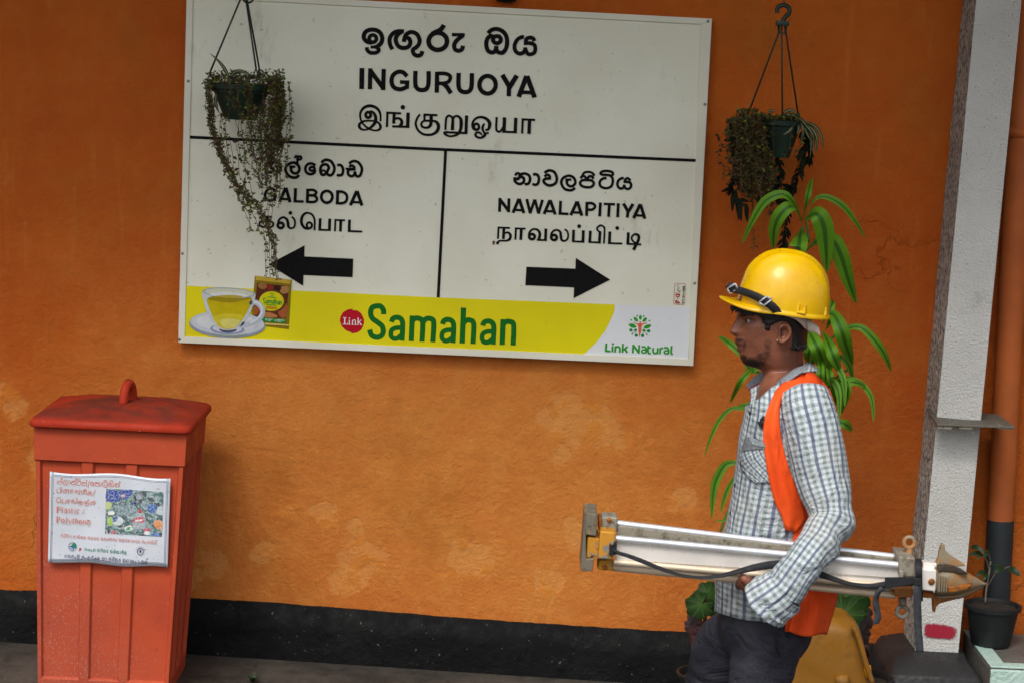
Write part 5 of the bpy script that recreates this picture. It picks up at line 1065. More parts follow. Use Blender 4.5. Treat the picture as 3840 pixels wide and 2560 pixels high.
# collar
def sheet(L1, L2, n=10, m=4, bulge=0):
    a = crv([tuple(p) for p in L1], 5); b = crv([tuple(p) for p in L2], 5); rows = []
    for i in range(len(a)):
        A__, B__ = Vector(a[i]), Vector(b[i]); rows.append([A__.lerp(B__, j / m) + Vector((0, -bulge * math.sin(math.pi * j / m), 0)) for j in range(m + 1)])
    return rows
def P1(x, y, d): return at(*c1(x, y), YM - d)
M_RED2 = plain('red_tape', '#9a2038', .8)
up_ = [P1(1035, 60, -.02), P1(960, 85, .045), P1(880, 115, .068), P1(790, 180, .078), P1(720, 240, .078), P1(650, 300, .066), P1(560, 395, .030)]
lo_ = [P1(1120, 125, .0), P1(1040, 140, .075), P1(955, 150, .103), P1(870, 205, .115), P1(800, 260, .112), P1(720, 345, .098), P1(600, 418, .058)]
mb = MB(); mb.grid(sheet(up_, lo_, bulge=.006)); obj('collar', mb, M_COLLAR, man, solid=.003, recalc=False)
mb = MB(); mb.grid(sheet([P1(985, 45, -.02), P1(1040, 55, -.03), P1(1100, 95, -.04)], [P1(950, 145, .10), P1(1030, 140, .085), P1(1125, 132, .01)], bulge=.004), uv=lambda i, j: (i * .008, j * .012)); obj('collar', mb, M_SHIRT, man, solid=.003, recalc=False)
mb = MB(); mb.grid(sheet([P1(592, 118, -.045), P1(545, 150, -.06), P1(480, 200, -.075), P1(418, 265, -.085)], [P1(600, 235, -.035), P1(555, 262, -.05), P1(500, 290, -.065), P1(440, 322, -.078)])); obj('collar', mb, M_COLLAR, man, solid=.003, recalc=False)
mb = MB(); mb.grid(sheet([P1(590, 215, -.030), P1(520, 258, -.052), P1(436, 305, -.07)], [P1(588, 240, -.028), P1(520, 278, -.050), P1(445, 322, -.068)], m=2)); obj('collar_tape', mb, M_RED2, man, solid=.002, recalc=False)
mb = MB(); mb.grid(sheet([P1(672, 282, .082), P1(640, 325, .075), P1(560, 400, .045)], [P1(680, 290, .087), P1(650, 332, .08), P1(572, 408, .05)], m=2)); obj('collar_tape', mb, M_RED2, man, solid=.002, recalc=False)
mb = MB(); mb.grid(sheet([P1(548, 262, .012), P1(540, 350, .016), P1(505, 430, .02), P1(475, 505, .02)], [P1(450, 310, .0), P1(460, 390, .004), P1(452, 460, .008), P1(425, 530, .012)]), uv=lambda i, j: (j * .010 + .004, i * .006)); obj('collar_front', mb, M_SHIRT, man, solid=.0025, recalc=False)
mb = MB(); mb.grid(sheet([P1(560, 395, .03), P1(520, 440, .02), P1(470, 500, .01)], [P1(690, 372, .105), P1(620, 440, .10), P1(560, 520, .09)]), uv=lambda i, j: (j * .010 + .004, i * .01)); obj('collar_front', mb, M_SHIRT, man, solid=.0025, recalc=False)
# pocket with diagonal checks and its flap
def on_torso(px, py, out): return at(px, py, YM - near_hw(px, py) - out)
def panel(Lft, Rgt, out, n=8, m=10):
    a = crv(Lft, 4); b = crv(Rgt, 4); rows = []
    L_ = max(len(a), len(b))
    def smp(q, t):
        f_ = t * (len(q) - 1); i = min(int(f_), len(q) - 2); return [q[i][j] + (q[i + 1][j] - q[i][j]) * (f_ - i) for j in (0, 1)]
    N = 24
    for i in range(N + 1):
        t = i / N; A__, B__ = smp(a, t), smp(b, t); row = []
        for j in range(m + 1):
            s = j / m; px, py = A__[0] + (B__[0] - A__[0]) * s, A__[1] + (B__[1] - A__[1]) * s; row.append(on_torso(px, py, out(t, s) if callable(out) else out))
        rows.append(row)
    return rows
pk = panel([c1(*p) for p in ((450, 838), (385, 920), (352, 1010), (375, 1110), (490, 1228))], [c1(*p) for p in ((600, 880), (605, 960), (615, 1050), (630, 1130), (645, 1222))], lambda t, s: .006 + .004 * math.sin(math.pi * t) * math.sin(math.pi * s))
mb = MB(); mb.grid(pk, uv=lambda i, j: (j * .0105, i * .0062)); obj('pocket', mb, M_POCK, man, solid=.0015, recalc=False)
fl2 = panel([c1(*p) for p in ((405, 770), (385, 850), (372, 915))], [c1(*p) for p in ((600, 840), (600, 866), (602, 888))], lambda t, s: .011)
mb = MB(); mb.grid(fl2); obj('pocket_flap', mb, plain('grey_flap', '#7e8286', .9, 0, .15, 120), man, solid=.002, recalc=False)
fl3 = panel([c1(*p) for p in ((430, 762), (500, 800), (560, 830))], [c1(*p) for p in ((470, 850), (540, 868), (600, 872))], lambda t, s: .013)
mb = MB(); mb.grid(fl3, uv=lambda i, j: (j * .008, i * .006)); obj('pocket_flap', mb, M_POCK, man, solid=.002, recalc=False)
mb = MB()
for pts in (((585, 580), (560, 600), (590, 610)), ((530, 630), (545, 660), (580, 690)), ((540, 650), (570, 640), (600, 650)), ((560, 600), (550, 640), (575, 670))): mb.tube([on_torso(*c1(x, y), .006) for x, y in pts], .0028, 6)
obj('chest_emblem', mb, M_STRAP, man)
for x, y in ((450, 545), (305, 1250), (262, 1522)):
    mb = MB(); px, py = c1(x, y); mb.sphere(on_torso(px, py, .004), (.0035, .0045, .006), 10, 6); obj('button', mb, M_STRAP, man)
# ---- vest
def vest_mat():
    m = NM('orange_vest', .65, 0, .3); c = m.mix(m.ramp(m.noise(7, 4), .3, .7), lin('#e8480e'), lin('#f85c1e')); c = m.mix(m.math('MULTIPLY', m.ramp(m.noise(18, 5, .7), .5, .72), .45), c, lin('#b03a14'))
    n = m.bump(m.noise(5, 3, .5, m.mapv((3.2, 1, .6)), .8), .5, .03); return m.out(c, .65, m.bump(m.noise(500, 2), .15, .001, n))
M_VEST = vest_mat()
vf = panel([c1(*p) for p in ((1005, 133), (900, 165), (815, 220), (720, 300), (655, 430), (605, 560), (580, 720), (590, 900), (620, 1100), (660, 1300), (715, 1470))] + [c2(*p) for p in ((725, 170), (760, 296))],
           [c1(*p) for p in ((1062, 150), (1010, 250), (930, 282), (850, 315), (785, 365), (748, 460), (740, 570), (752, 740), (790, 930), (850, 1130), (925, 1320), (1000, 1540))] + [c2(*p) for p in ((905, 250), (845, 318))], lambda t, s: .010 + .006 * math.sin(math.pi * s) + .010 * smooth(0, .3, s) * (t < .3) + .003 * math.sin(s * 9 + t * 5))
mb = MB(); mb.grid(vf); vest = obj('vest', mb, M_VEST, man, solid=.002, recalc=False)
mb = MB(); mb.grid([[Vector((p.x + 2 * (YM - p.y) * .108, 2 * YM - p.y, p.z - .012)) for p in r_] for r_ in vf]); obj('vest_front', mb, M_VEST, vest, solid=.002, recalc=False)
def vb_pt(px, py, s): 
    return at(px, py, YM - (.15 - .15 * s))
A1 = crv([c1(*p) for p in ((960, 278), (1060, 290), (1150, 375), (1225, 475), (1275, 590), (1306, 720), (1318, 860))], 4); B1 = crv([c1(*p) for p in ((1005, 133), (1095, 165), (1185, 300), (1272, 470), (1312, 640), (1326, 760), (1330, 880))], 4)
mb = MB(); rows = []
for i in range(len(A1)):
    t = i / (len(A1) - 1); rows.append([at(A1[i][0] + (B1[i][0] - A1[i][0]) * s, A1[i][1] + (B1[i][1] - A1[i][1]) * s, YM - (.205 - .06 * t - (.13 - .02 * t) * s)) for s in (0, .25, .5, .75, 1)])
mb.grid(rows); obj('vest_back', mb, M_VEST, vest, solid=.002, recalc=False)
# far half of the vest back, a sheet behind the shoulder blades
rows = []
for i in range(18):
    py = 1440 + (2366 - 1440) * i / 17; xf, xb, hw = interp(TORSO, min(py, 2400)); row = []
    for j in range(13):
        t = math.pi * (.60 + .80 * j / 12); s = -math.cos(t); y_ = math.sin(t); px = (xf + xb) / 2 + s * ((xb - xf) / 2 + 6)
        p, q = mirrored(px, py, (hw + .010) * abs(y_) ** .85); row.append(p if y_ > 0 else q)
    rows.append(row)
mb = MB(); mb.grid(rows); obj('vest_back', mb, M_VEST, vest, solid=.002, recalc=False)
Lh = [c2(*p) for p in ((930, 720), (870, 900), (820, 1010), (790, 1137))]; Rh = [c2(*p) for p in ((1212, 740), (1190, 870), (1165, 970), (1105, 1165))]
rows = []
a, b = crv(Lh, 5), crv(Rh, 5)
for i in range(len(a)):
    row = []; t = i / (len(a) - 1)
    for j in range(15):
        s = j / 14; px, py = a[i][0] + (b[i][0] - a[i][0]) * s, a[i][1] + (b[i][1] - a[i][1]) * s + 14 * t * math.sin(math.pi * min(1, s * 1.2)); row.append(at(px, py, YM - .165 + .07 * s ** 2 - .008 * math.sin(s * 10 + t * 2) * t))
    rows.append(row)
mb = MB(); mb.grid(rows); obj('vest_flap', mb, M_VEST, vest, solid=.002, recalc=False)
# ---- trousers, shoes
tr = MB()
TP = [(2215, 2712, 3080, .145), (2300, 2698, 3072, .150), (2350, 2690, 3056, .152), (2420, 2712, 3035, .15), (2470, 2745, 3000, .12)]
def tring(py, n=20):
    xf, xb, hw = interp(TP, py); near, far = [], []
    for i in range(n + 1):
        s = -math.cos(math.pi * i / n); a, b = mirrored((xf + xb) / 2 + s * (xb - xf) / 2, py, hw * max(0, 1 - abs(s) ** 2.4) ** (1 / 2.4)); near.append(a); far.append(b)
    return near + far[-2:0:-1]
k = tr.grid([tring(2215 + 255 * i / 12) for i in range(13)], cu=True); tr.fan(k[0], flip=True); tr.fan(k[-1])
def leg(L_, R_):
    q = crv(L_, 6); r_ = crv([(x,) for x in R_], 6); tr.tube(q, [x[0] + .004 * mnoise.noise((i * .5, x[0] * 9, 2)) for i, x in enumerate(r_)], 24, squash=.98)
leg([tuple(at(2885, 2360, YM - .080)), tuple(at(2868, 2460, YM - .085)), tuple(at(2848, 2570, YM - .09)), tuple(kn + Vector((.0, 0, .02))), tuple(kn.lerp(an, .5)), tuple(an + Vector((0, 0, .03))), tuple(an + Vector((0, 0, -.02)))], [.090, .086, .079, .070, .064, .06, .062])
leg([tuple(at(2785, 2335, YM + .05)), tuple(at(2724, 2415, YM + .08)), tuple(at(2692, 2510, YM + .088)), tuple(at(2670, 2590, YM + .088)), tuple(kf + Vector((.0, 0, .02))), tuple(kf.lerp(af, .5)), tuple(af + Vector((0, 0, .03))), tuple(af + Vector((0, 0, -.02)))], [.055, .082, .079, .073, .068, .062, .058, .06])
def trouser_mat():
    m = NM('navy_cotton', .8, 0, .25); c = m.mix(m.ramp(m.noise(8, 5), .3, .7), lin('#272831'), lin('#36373f')); c = m.mix(m.math('MULTIPLY', m.ramp(m.noise(22, 6, .7), .62, .76), .3), c, lin('#5a5a62'))
    n = m.bump(m.noise(5.5, 4, .55, m.mapv((1, 1, 1.6)), 1.6), .8, .04); return m.out(c, .8, m.bump(m.noise(400, 2), .2, .001, n))
M_TR = trouser_mat(); ot = obj('trousers', tr, M_TR, man); remesh(ot, .0065, 4)
mb = MB(); mb.tube([at(*c2(x, y), YM - .172) for x, y in ((690, 1080), (682, 1160), (690, 1260), (718, 1350))], .0022, 6); obj('pocket_seam', mb, M_STRAP, ot)
M_SHOE = plain('black_rubber', '#161616', .6)
for a_ in (an, af):
    mb = MB(); z0 = gz(a_.x) + .004
    rows = []
    for u, wd, hh in ((.075, .02, .055), (.06, .036, .085), (.02, .042, .11), (-.04, .044, .10), (-.10, .05, .07), (-.155, .048, .055), (-.19, .03, .04), (-.20, .01, .02)):
        rows.append([Vector((a_.x + u, a_.y + wd * math.cos(t), z0 + hh * .5 + hh * .5 * math.sin(t))) for t in [2 * math.pi * i / 16 for i in range(16)]])
    k = mb.grid(rows, cu=True); mb.fan(k[0]); mb.fan(k[-1]); obj('shoe', mb, M_SHOE, man)
# ------------------------------------------------------------------ surveyor's tripod carried under the arm
YT = YM - .222
def c5(x, y): return (2100 + x / 2.2089, 1850 + y / 2.2089)
def c6(x, y): return (2900 + x / 2.2085, 1850 + y / 2.2085)
def c7(x, y): return (3080 + x / 3.564, 1960 + y / 3.564)
tri = thing('surveyor_tripod', 'folded aluminium survey tripod with worn yellow head, rusty foot and black strap', 'tripod', at(2880, 2120, YT))
def alu():
    m = NM('worn_aluminium', .4, .55, .5); c = m.mix(m.ramp(m.noise(5, 4), .3, .7), lin('#d5d9df'), lin('#e6eaf0')); c = m.mix(m.ramp(m.noise(150, 3, .6), .72, .75), c, lin('#5d5c58'))
    return m.out(c, m.ramp(m.noise(20, 4, .6, m.mapv((.3, 2, 2))), .3, .7, .32, .5))
def paint_metal(name, base, under, rust, amt, sc_=14):
    m = NM(name, .55, .2, .4); c = m.mix(m.ramp(m.noise(sc_, 5, .65), .5 - amt * .3, .5 - amt * .3 + .05), lin(base), lin(under)); c = m.mix(m.math('MULTIPLY', m.ramp(m.noise(sc_ * 2.3, 5, .7), .55, .68), .8), c, lin(rust))
    return m.out(c, m.ramp(m.noise(25, 4), .3, .7, .4, .75), m.bump(m.noise(sc_ * 5, 4, .7), .3, .004))
M_ALU = alu(); M_PANEL = plain('cream_aluminium', '#ebe6df', .3, .25, .06, 8); M_CREAM = plain('cream_rail', '#e2cfb4', .35, .3, .06, 8); M_CAST = paint_metal('grey_casting', '#77705f', '#8f897a', '#3d3630', .3, 30); M_YELC = paint_metal('worn_yellow_casting', '#c58a2a', '#83827c', '#5a4432', -.25, 22); M_HEAD = paint_metal('worn_head_casting', '#746c5c', '#b07c2a', '#4a3c2c', -.2, 24); M_RUST = paint_metal('rusty_bronze_casting', '#9a744a', '#8d8069', '#7a4312', .15, 16); M_RUSTO = paint_metal('orange_rust', '#9a5a18', '#7a4a20', '#4a2c16', .1, 20)
def T(xy, d): return at(xy[0], xy[1], YT - d)
def tubepx(a, b, r, d, name, mat, parent=tri, dd=None):
    mb = MB(); mb.tube([T(a, d), T(b, dd if dd is not None else d)], r / S1, 16); return obj(name, mb, mat, parent, autosmooth=50)
# three legs : each a pair of rails with a flat inner slide
tubepx(c5(470, 243), c6(1045, 527), 12.5, -.02, 'rail', M_ALU); tubepx(c5(455, 368), c6(1045, 590), 12.5, .05, 'rail', M_ALU); tubepx(c5(445, 565), c6(1010, 765), 11, .048, 'rail', M_CREAM); tubepx(c5(440, 615), c6(1010, 845), 11, -.005, 'rail', M_CREAM)
tubepx(c5(470, 300), c6(1045, 555), 9, -.055, 'rail', M_ALU); tubepx(c5(445, 590), c6(1010, 805), 9, -.05, 'rail', M_ALU)
def slab(pts, d, th, name, mat, bevel=.0015, parent=tri):
    mb = MB(); mb.prism([T(p, d) for p in pts], (0, th, 0)); return obj(name, mb, mat, parent, shade=False, bevel=bevel)
slab([c5(468, 385), c6(1045, 605), c6(1045, 700), c5(460, 545)], .045, .014, 'slide_board', M_PANEL)
slab([c5(470, 560 - 18), c6(1040, 695), c6(1035, 745), c5(450, 560)], .040, .012, 'slide_board', M_PANEL)
slab([c5(480, 265), c6(1045, 540), c6(1045, 575), c5(470, 350)], .004, .012, 'slide_board', M_CAST)
slab([c5(445, 600), c6(1010, 790), c6(1010, 820), c5(445, 620)], -.01, .012, 'slide_board', M_CAST)
# head
slab([c5(207, 170), c5(235, 160), c5(312, 172), c5(305, 270), c5(300, 350), c5(218, 340), c5(208, 352), c5(222, 540), c5(280, 532), c5(272, 640), c5(190, 645), c5(170, 632)], .065, .13, 'head_plate', M_HEAD, .004)
slab([c5(228, 352), c5(328, 368), c5(322, 545), c5(300, 540), c5(290, 515), c5(262, 515), c5(250, 535), c5(218, 528)], .058, .11, 'head_plate', M_YELC, .004)
slab([c5(318, 200), c5(346, 196), c5(346, 300), c5(316, 300)], .02, .05, 'hinge_pin', M_RUSTO, .002)
slab([c5(346, 188), c5(478, 194), c5(474, 312), c5(340, 305)], .012, .06, 'hinge_block', M_CAST, .004)
slab([c5(334, 308), c5(466, 318), c5(462, 460), c5(445, 520), c5(450, 545), c5(318, 540), c5(326, 400)], .075, .055, 'hinge_block', M_YELC, .004)
slab([c5(318, 545), c5(446, 550), c5(440, 640), c5(310, 632)], .03, .06, 'hinge_block', M_YELC, .004)
slab([c5(408, 420), c5(470, 392), c5(472, 505), c5(408, 512)], .084, .012, 'strap_anchor', M_STRAP, .003)
slab([c5(418, 396), c5(446, 392), c5(448, 425), c5(420, 428)], .09, .01, 'strap_rivet', M_CAST, .003)
mb = MB(); mb.sphere(T(c5(408, 216), .013), .006, 10, 6); mb.sphere(T(c5(372, 612), .031), .006, 10, 6); obj('hinge_bolt', mb, M_RUSTO, tri)
# clamps
slab([c6(1040, 515), c6(1178, 532), c6(1172, 690), c6(1048, 690), c6(1040, 640)], .070, .11, 'clamp_block', M_CAST, .004)
slab([c6(1046, 638), c6(1082, 640), c6(1080, 700), c6(1044, 696)], .082, .016, 'clamp_bolt', M_CAST, .003)
slab([c6(1022, 770), c6(1162, 776), c6(1156, 862), c6(1002, 850)], .066, .10, 'clamp_block', M_RUSTO, .004)
def eye(cx, cy, r, stem, d, mat):
    mb = MB(); C_ = T(c6(cx, cy), d); rr = r / 2.2085 / S1
    mb.tube([C_ + Vector((math.cos(2 * math.pi * i / 24) * rr, .15 * rr * math.sin(2 * math.pi * i / 24), math.sin(2 * math.pi * i / 24) * rr)) for i in range(25)], .0058, 8, cap=False)
    mb.tube([T(c6(*stem[0]), d), T(c6(*stem[1]), d)], [.0085, .011], 10); obj('wing_bolt', mb, mat, tri)
eye(1126, 404, 42, ((1124, 452), (1120, 535)), .01, M_RUST); eye(1068, 976, 42, ((1068, 930), (1068, 862)), .01, M_CAST)
# lower leg ends and shoes
slab([c6(1240, 568), c6(1355, 578), c6(1352, 628), c6(1240, 622)], .030, .03, 'leg_end', M_PANEL)
slab([c6(1235, 626), c6(1352, 634), c6(1342, 802), c6(1226, 795)], .056, .026, 'leg_end', M_PANEL)
slab([c6(1226, 812), c6(1340, 826), c6(1330, 866), c6(1222, 860)], .02, .03, 'leg_end', M_RUSTO)
mb = MB(); mb.sphere(T(c6(1310, 728), .058), (.0085, .004, .0085), 12, 6); obj('rivet', mb, M_RUSTO, tri)
# casting : a ribbed pointed shoe
def loft_px(sec, d0, name, mat, seg=20):
    mb = MB(); rows = []
    for x, yt, yb, hd, dd in sec:
        row = []
        for i in range(seg):
            t = 2 * math.pi * i / seg; cs, sn = math.cos(t), math.sin(t); cs = math.copysign(abs(cs) ** .8, cs); sn = math.copysign(abs(sn) ** .8, sn)
            row.append(T(c6(x, (yt + yb) / 2 - (yb - yt) / 2 * sn), d0 + dd + hd * cs))
        rows.append(row)
    k = mb.grid(rows, cu=True); mb.fan(k[0]); mb.fan(k[-1]); return obj(name, mb, mat, tri)
loft_px([(1335, 600, 832, .022, .028), (1400, 594, 836, .028, .03), (1500, 606, 834, .030, .03), (1590, 640, 815, .024, .022), (1660, 682, 790, .018, .014), (1712, 716, 768, .011, .004), (1735, 730, 760, .007, .0), (1768, 736, 756, .005, 0)], 0, 'pointed_shoe', M_RUST)
loft_px([(1345, 575, 640, .02, 0), (1420, 588, 650, .026, .0), (1520, 610, 672, .026, .0), (1620, 655, 710, .018, .0), (1700, 705, 740, .010, 0), (1745, 732, 752, .004, 0)], 0, 'pointed_shoe', M_RUST)
loft_px([(1325, 830, 880, .018, 0), (1420, 835, 882, .022, .0), (1530, 822, 872, .02, .0), (1620, 795, 845, .014, .0), (1690, 765, 800, .010, 0), (1745, 745, 768, .004, 0)], -.01, 'pointed_shoe', M_RUST)
slab([c6(1362, 606), c6(1400, 594), c6(1480, 600), c6(1560, 628), c6(1620, 668), c6(1560, 664), c6(1480, 648), c6(1400, 640), c6(1364, 645)], .0605, .02, 'shoe_hollow_stand_in', plain('hollow_shade', '#3f3226', .8, 0, .3, 60), .002)  # raised plate, its dark colour painted as the shade inside a recess
slab([c6(1440, 772), c6(1560, 758), c6(1660, 748), c6(1600, 790), c6(1520, 812), c6(1450, 818)], .0605, .02, 'shoe_hollow_stand_in', M_RUSTO, .002)
for k_ in range(4): slab([c6(1372 + 20 * k_, 672 + 6 * k_), c6(1382 + 20 * k_, 672 + 6 * k_), c6(1378 + 20 * k_, 815), c6(1368 + 20 * k_, 815)], .064, .012, 'shoe_rib', M_RUST, .001)
slab([c6(1395, 415), c6(1420, 418), c6(1424, 470), c6(1480, 520), c6(1560, 570), c6(1600, 600), c6(1520, 606), c6(1400, 580), c6(1348, 595), c6(1350, 570), c6(1370, 530), c6(1376, 480)], .030, .02, 'foot_spur', M_RUST, .003)
slab([c6(1318, 860), c6(1520, 874), c6(1450, 890), c6(1380, 910), c6(1350, 938), c6(1342, 985), c6(1326, 985), c6(1322, 930)], .012, .02, 'foot_spur', M_RUSTO, .003)
# straps
def strap(pts, wid, name, mat, parent=tri):
    up = [Vector((0, b_, 1)) for *_, b_ in pts]; return ribbon([T(p[0], p[1]) for p in pts], [w_ / S1 for w_ in wid], parent, name, mat, .002, up)
strap([(c5(440, 470), .092, 0), (c5(500, 494), .094, .2), (c5(570, 515), .094, .5), (c5(700, 565), .092, .6), (c5(850, 625), .09, 1.2), (c5(1000, 672), .088, 2.2), (c5(1150, 690), .088, 3), (c5(1300, 682), .088, 1.6), (c5(1450, 650), .086, .9), (c5(1600, 612), .084, .5), (c5(1750, 588), .080, .3), (c5(1900, 585), .072, .3), (c6(240, 610), .072, .3), (c6(380, 660), .080, .3), (c6(500, 705), .086, .5), (c6(650, 748), .088, .6), (c6(800, 765), .09, .3), (c6(950, 750), .088, .1), (c6(1080, 728), .088, 0), (c6(1190, 722), .088, 0)], [15, 14, 15, 17, 16, 14, 13, 16, 20, 26, 30, 30, 30, 26, 20, 16, 20, 28, 32, 32], 'carrying_strap', M_STRAP)
slab([c6(925, 692), c6(1060, 690), c6(1180, 690), c6(1178, 742), c6(1050, 770), c6(940, 788), c6(925, 780)], .0935, .004, 'strap_pad', M_STRAP, .001)
M_GSTRAP = plain('grey_webbing', '#33363b', .8, 0, .2, 60, .3, 500)
ribbon([T(c6(905, 778), .095), T(c6(868, 815), .096), T(c6(848, 880), .092), T(c6(858, 960), .09), T(c6(866, 1020), .09), T(c6(846, 1078), .088)], [.014, .015, .0165, .0165, .0165, .0165], tri, 'loose_strap', M_GSTRAP, .002, [Vector((1, 0, -.5)), Vector((1, .3, -.2)), Vector((1, .5, 0)), Vector((1, -.3, 0)), Vector((1, 0, .1)), Vector((1, 0, .2))])
# binding strap round the bundle and its hanging tail
mb = MB(); rows = []
for i in range(33):
    t = 2 * math.pi * i / 32; cs, sn = math.cos(t), math.sin(t); cs = math.copysign(abs(cs) ** .6, cs); sn = math.copysign(abs(sn) ** .6, sn); row = []
    for x in (-28, -10, 10, 28): row.append(T(c6(1206 + x - 6 * sn, 712 - 172 * sn), .012 + .078 * cs))
    rows.append(row)
mb.grid(rows); obj('binding_strap', mb, M_STRAP, tri, solid=.003)
slab([c6(1166, 700), c6(1230, 700), c6(1226, 765), c6(1162, 760)], .097, .008, 'strap_buckle', M_STRAP, .002)
ribbon([T(c6(1196, 760), .094), T(c6(1192, 880), .094), T(c6(1196, 1000), .088), T(c6(1200, 1120), .085), T(c6(1208, 1220), .085), T(c6(1212, 1308), .085)], [.0195, .0195, .0195, .0185, .019, .0205], tri, 'loose_strap', M_GSTRAP, .002, Vector((1, .1, 0)))
# ------------------------------------------------------------------ concrete pillar, pipe, ledge
YP = -.24
def rough_mat(name, lo, hi, speck, sc_, bstr):
    m = NM(name, .7, 0, .35); c = m.mix(m.ramp(m.noise(3, 6, .65), .3, .7), lin(lo), lin(hi)); 
    if not speck and 'gloss' in name: c = m.mix(m.ramp(m.noise(55, 4, .65), .40, .56, 1, 0), c, lin('#6c6c69'))
    if speck: c = m.mix(m.math('MULTIPLY', m.ramp(m.noise(150, 3, .6), .63, .68), m.ramp(m.noise(5, 4), .38, .6)), c, lin('#26241f'))
    c = m.mix(m.math('MULTIPLY', m.ramp(m.noise(7, 6, .7), .58, .75), .4), c, lin('#77746a'))
    n = m.bump(m.noise(sc_, 4, .6), bstr, .03); return m.out(c, m.ramp(m.noise(60, 3), .3, .7, .45, .75), n)
M_PFRONT = rough_mat('pillar_white', '#c6c5c0', '#d2d1cc', True, 130, .5); M_PSIDE = rough_mat('pillar_grey_gloss', '#b2b6ae', '#c8ccc4', False, 38, 1.0); M_PBASE = rough_mat('pedestal_black', '#1b1c1d', '#2a2b2c', False, 80, .14)
pil = thing('concrete_pillar', 'white fronted concrete pillar with grey rough flank standing on a black pedestal', 'pillar', at(3510, 2450, YP))
fl0, fr0 = at(3662, -10, YP), at(3832, -10, YP); fl1, fr1 = at(3431, 2440, YP), at(3592, 2462, YP)
# extend up to the roof
def ext(a, b, z): t = (z - b.z) / (a.z - b.z); return b + (a - b) * t
tl, tr_ = ext(fl0, fl1, 3.9), ext(fr0, fr1, 3.9); bl_, br_ = ext(fl0, fl1, .12), ext(fr0, fr1, .12)
def sub(a, b, n): return [a.lerp(b, i / n) for i in range(n + 1)]
mb = MB(); Lf, Rf = sub(tl, bl_, 60), sub(tr_, br_, 60)
mb.grid([[p.lerp(q, j / 5) + Vector((0, .003 * mnoise.noise((p.x * 8 + j, 0, p.z * 8)), 0)) for j in range(6)] for p, q in zip(Lf, Rf)], mi=0)
mb.grid([[Vector((p.x + .0 + .004 * mnoise.noise((j * 2.1, p.z * 30, 5)) * (0 < j), p.y + (.236) * j / 5, p.z)) for j in range(6)] for p in Lf], mi=1)
mb.grid([[Vector((p.x, p.y + .236 * j / 2, p.z)) for j in range(3)] for p in Rf], mi=0)
obj('shaft', mb, [M_PFRONT, M_PSIDE], pil, shade=True, autosmooth=30)
# red sprayed mark
f = Flat(lambda px, py, k: at(px, py, YP - .0045 - .0001 * k))
def redmat():
    m = NM('red_spray', .6); uv = m.n('UVMap'); s = m.n('SeparateXYZ'); m.link(uv.outputs[0], s.inputs[0])
    m.link(m.math('SUBTRACT', 1.0, m.ramp(m.math('ADD', s.outputs[0], m.math('MULTIPLY', m.math('SUBTRACT', m.noise(120, 4, .7), .5), 1.1)), .45, .95)), m.b.inputs['Alpha']); return m.out(lin('#960f2b'), .6)
cx, cy = 3526, 2366
def rp(u, r): # rounded band in px, r 0 centre .. 1 edge
    t = 2 * math.pi * u; c_, s_ = math.cos(t), math.sin(t); x = math.copysign(abs(c_) ** .45, c_) * 70 * r; y = math.copysign(abs(s_) ** .55, s_) * (30 - 4 * c_) * r
    return at(cx + x, cy + y + x * .09, YP - .0045)
mb = MB(); NR_ = [.02, .3, .55, .75, .88, 1.0, 1.12]
mb.grid([[rp(i / 40, r) for i in range(40)] for r in NR_], uv=lambda i, j: (NR_[i] ** 2.2, j / 40), cu=True)
obj('red_mark', mb, redmat(), pil, recalc=False)
# pedestal with sloping top
mb = MB()
zt = bl_.z; zt = at(3510, 2452, YP).z
def ped(px0, px1, pyl, pyr, Y): return at(px0, pyl, Y), at(px1, pyr, Y)
f_tl, f_tr = at(3336, 2522, -.42), at(3690, 2546, -.42)
gzp = gz(1.5) - .05
zf = (f_tl.z + f_tr.z) / 2
x0, x1 = f_tl.x, f_tr.x; xs0 = at(3420, 2455, YP).x; xs1 = at(3604, 2462, YP).x
zc = zt + .01
def pring(z, xa, xb, ya, yb, rad=.02):
    P = []
    for cx_, cy_, a0 in ((xa + rad, ya + rad, 180), (xb - rad, ya + rad, 270), (xb - rad, yb - rad, 0), (xa + rad, yb - rad, 90)):
        for i in range(5): t = R(a0 + 22.5 * i); P.append((cx_ + rad * math.cos(t), cy_ + rad * math.sin(t), z))
    return P
k = mb.grid([pring(gzp, x0 - .005, x1 + .005, -.425, -.0), pring(zf - .012, x0, x1, -.42, -.0), pring(zf, x0 + .010, x1 - .008, -.41, -.0), pring(zf + (zc - zf) * .7, x0 + .028, x1 - .04, -.33, -.0), pring(zc, xs0 - .012, xs1 + .01, YP - .012, .0, .01)], cu=True); mb.fan(k[-1])
obj('pedestal', mb, M_PBASE, pil)
# shelf plate
mb = MB(); q = [at(3472, 1528, YP + .14), at(3514, 1588, YP - .11), at(3806, 1598, YP - .11), at(3744, 1553, YP + .14)]
z0 = sum(p.z for p in q) / 4; mb.prism(q, (0, 0, -.007)); pl_ = obj('bracket_plate', mb, rough_mat('rusty_plate', '#55524a', '#6d6a60', True, 40, .4), pil, shade=False, bevel=.002)
mb = MB()
for px in (3540, 3620, 3770): 
    p = at(px, 1606, YP - .10); mb.box(p + Vector((0, .02, .004)), (.05, .05, .012))
obj('bracket_lug', mb, M_CAST, pl_, shade=False, bevel=.002)
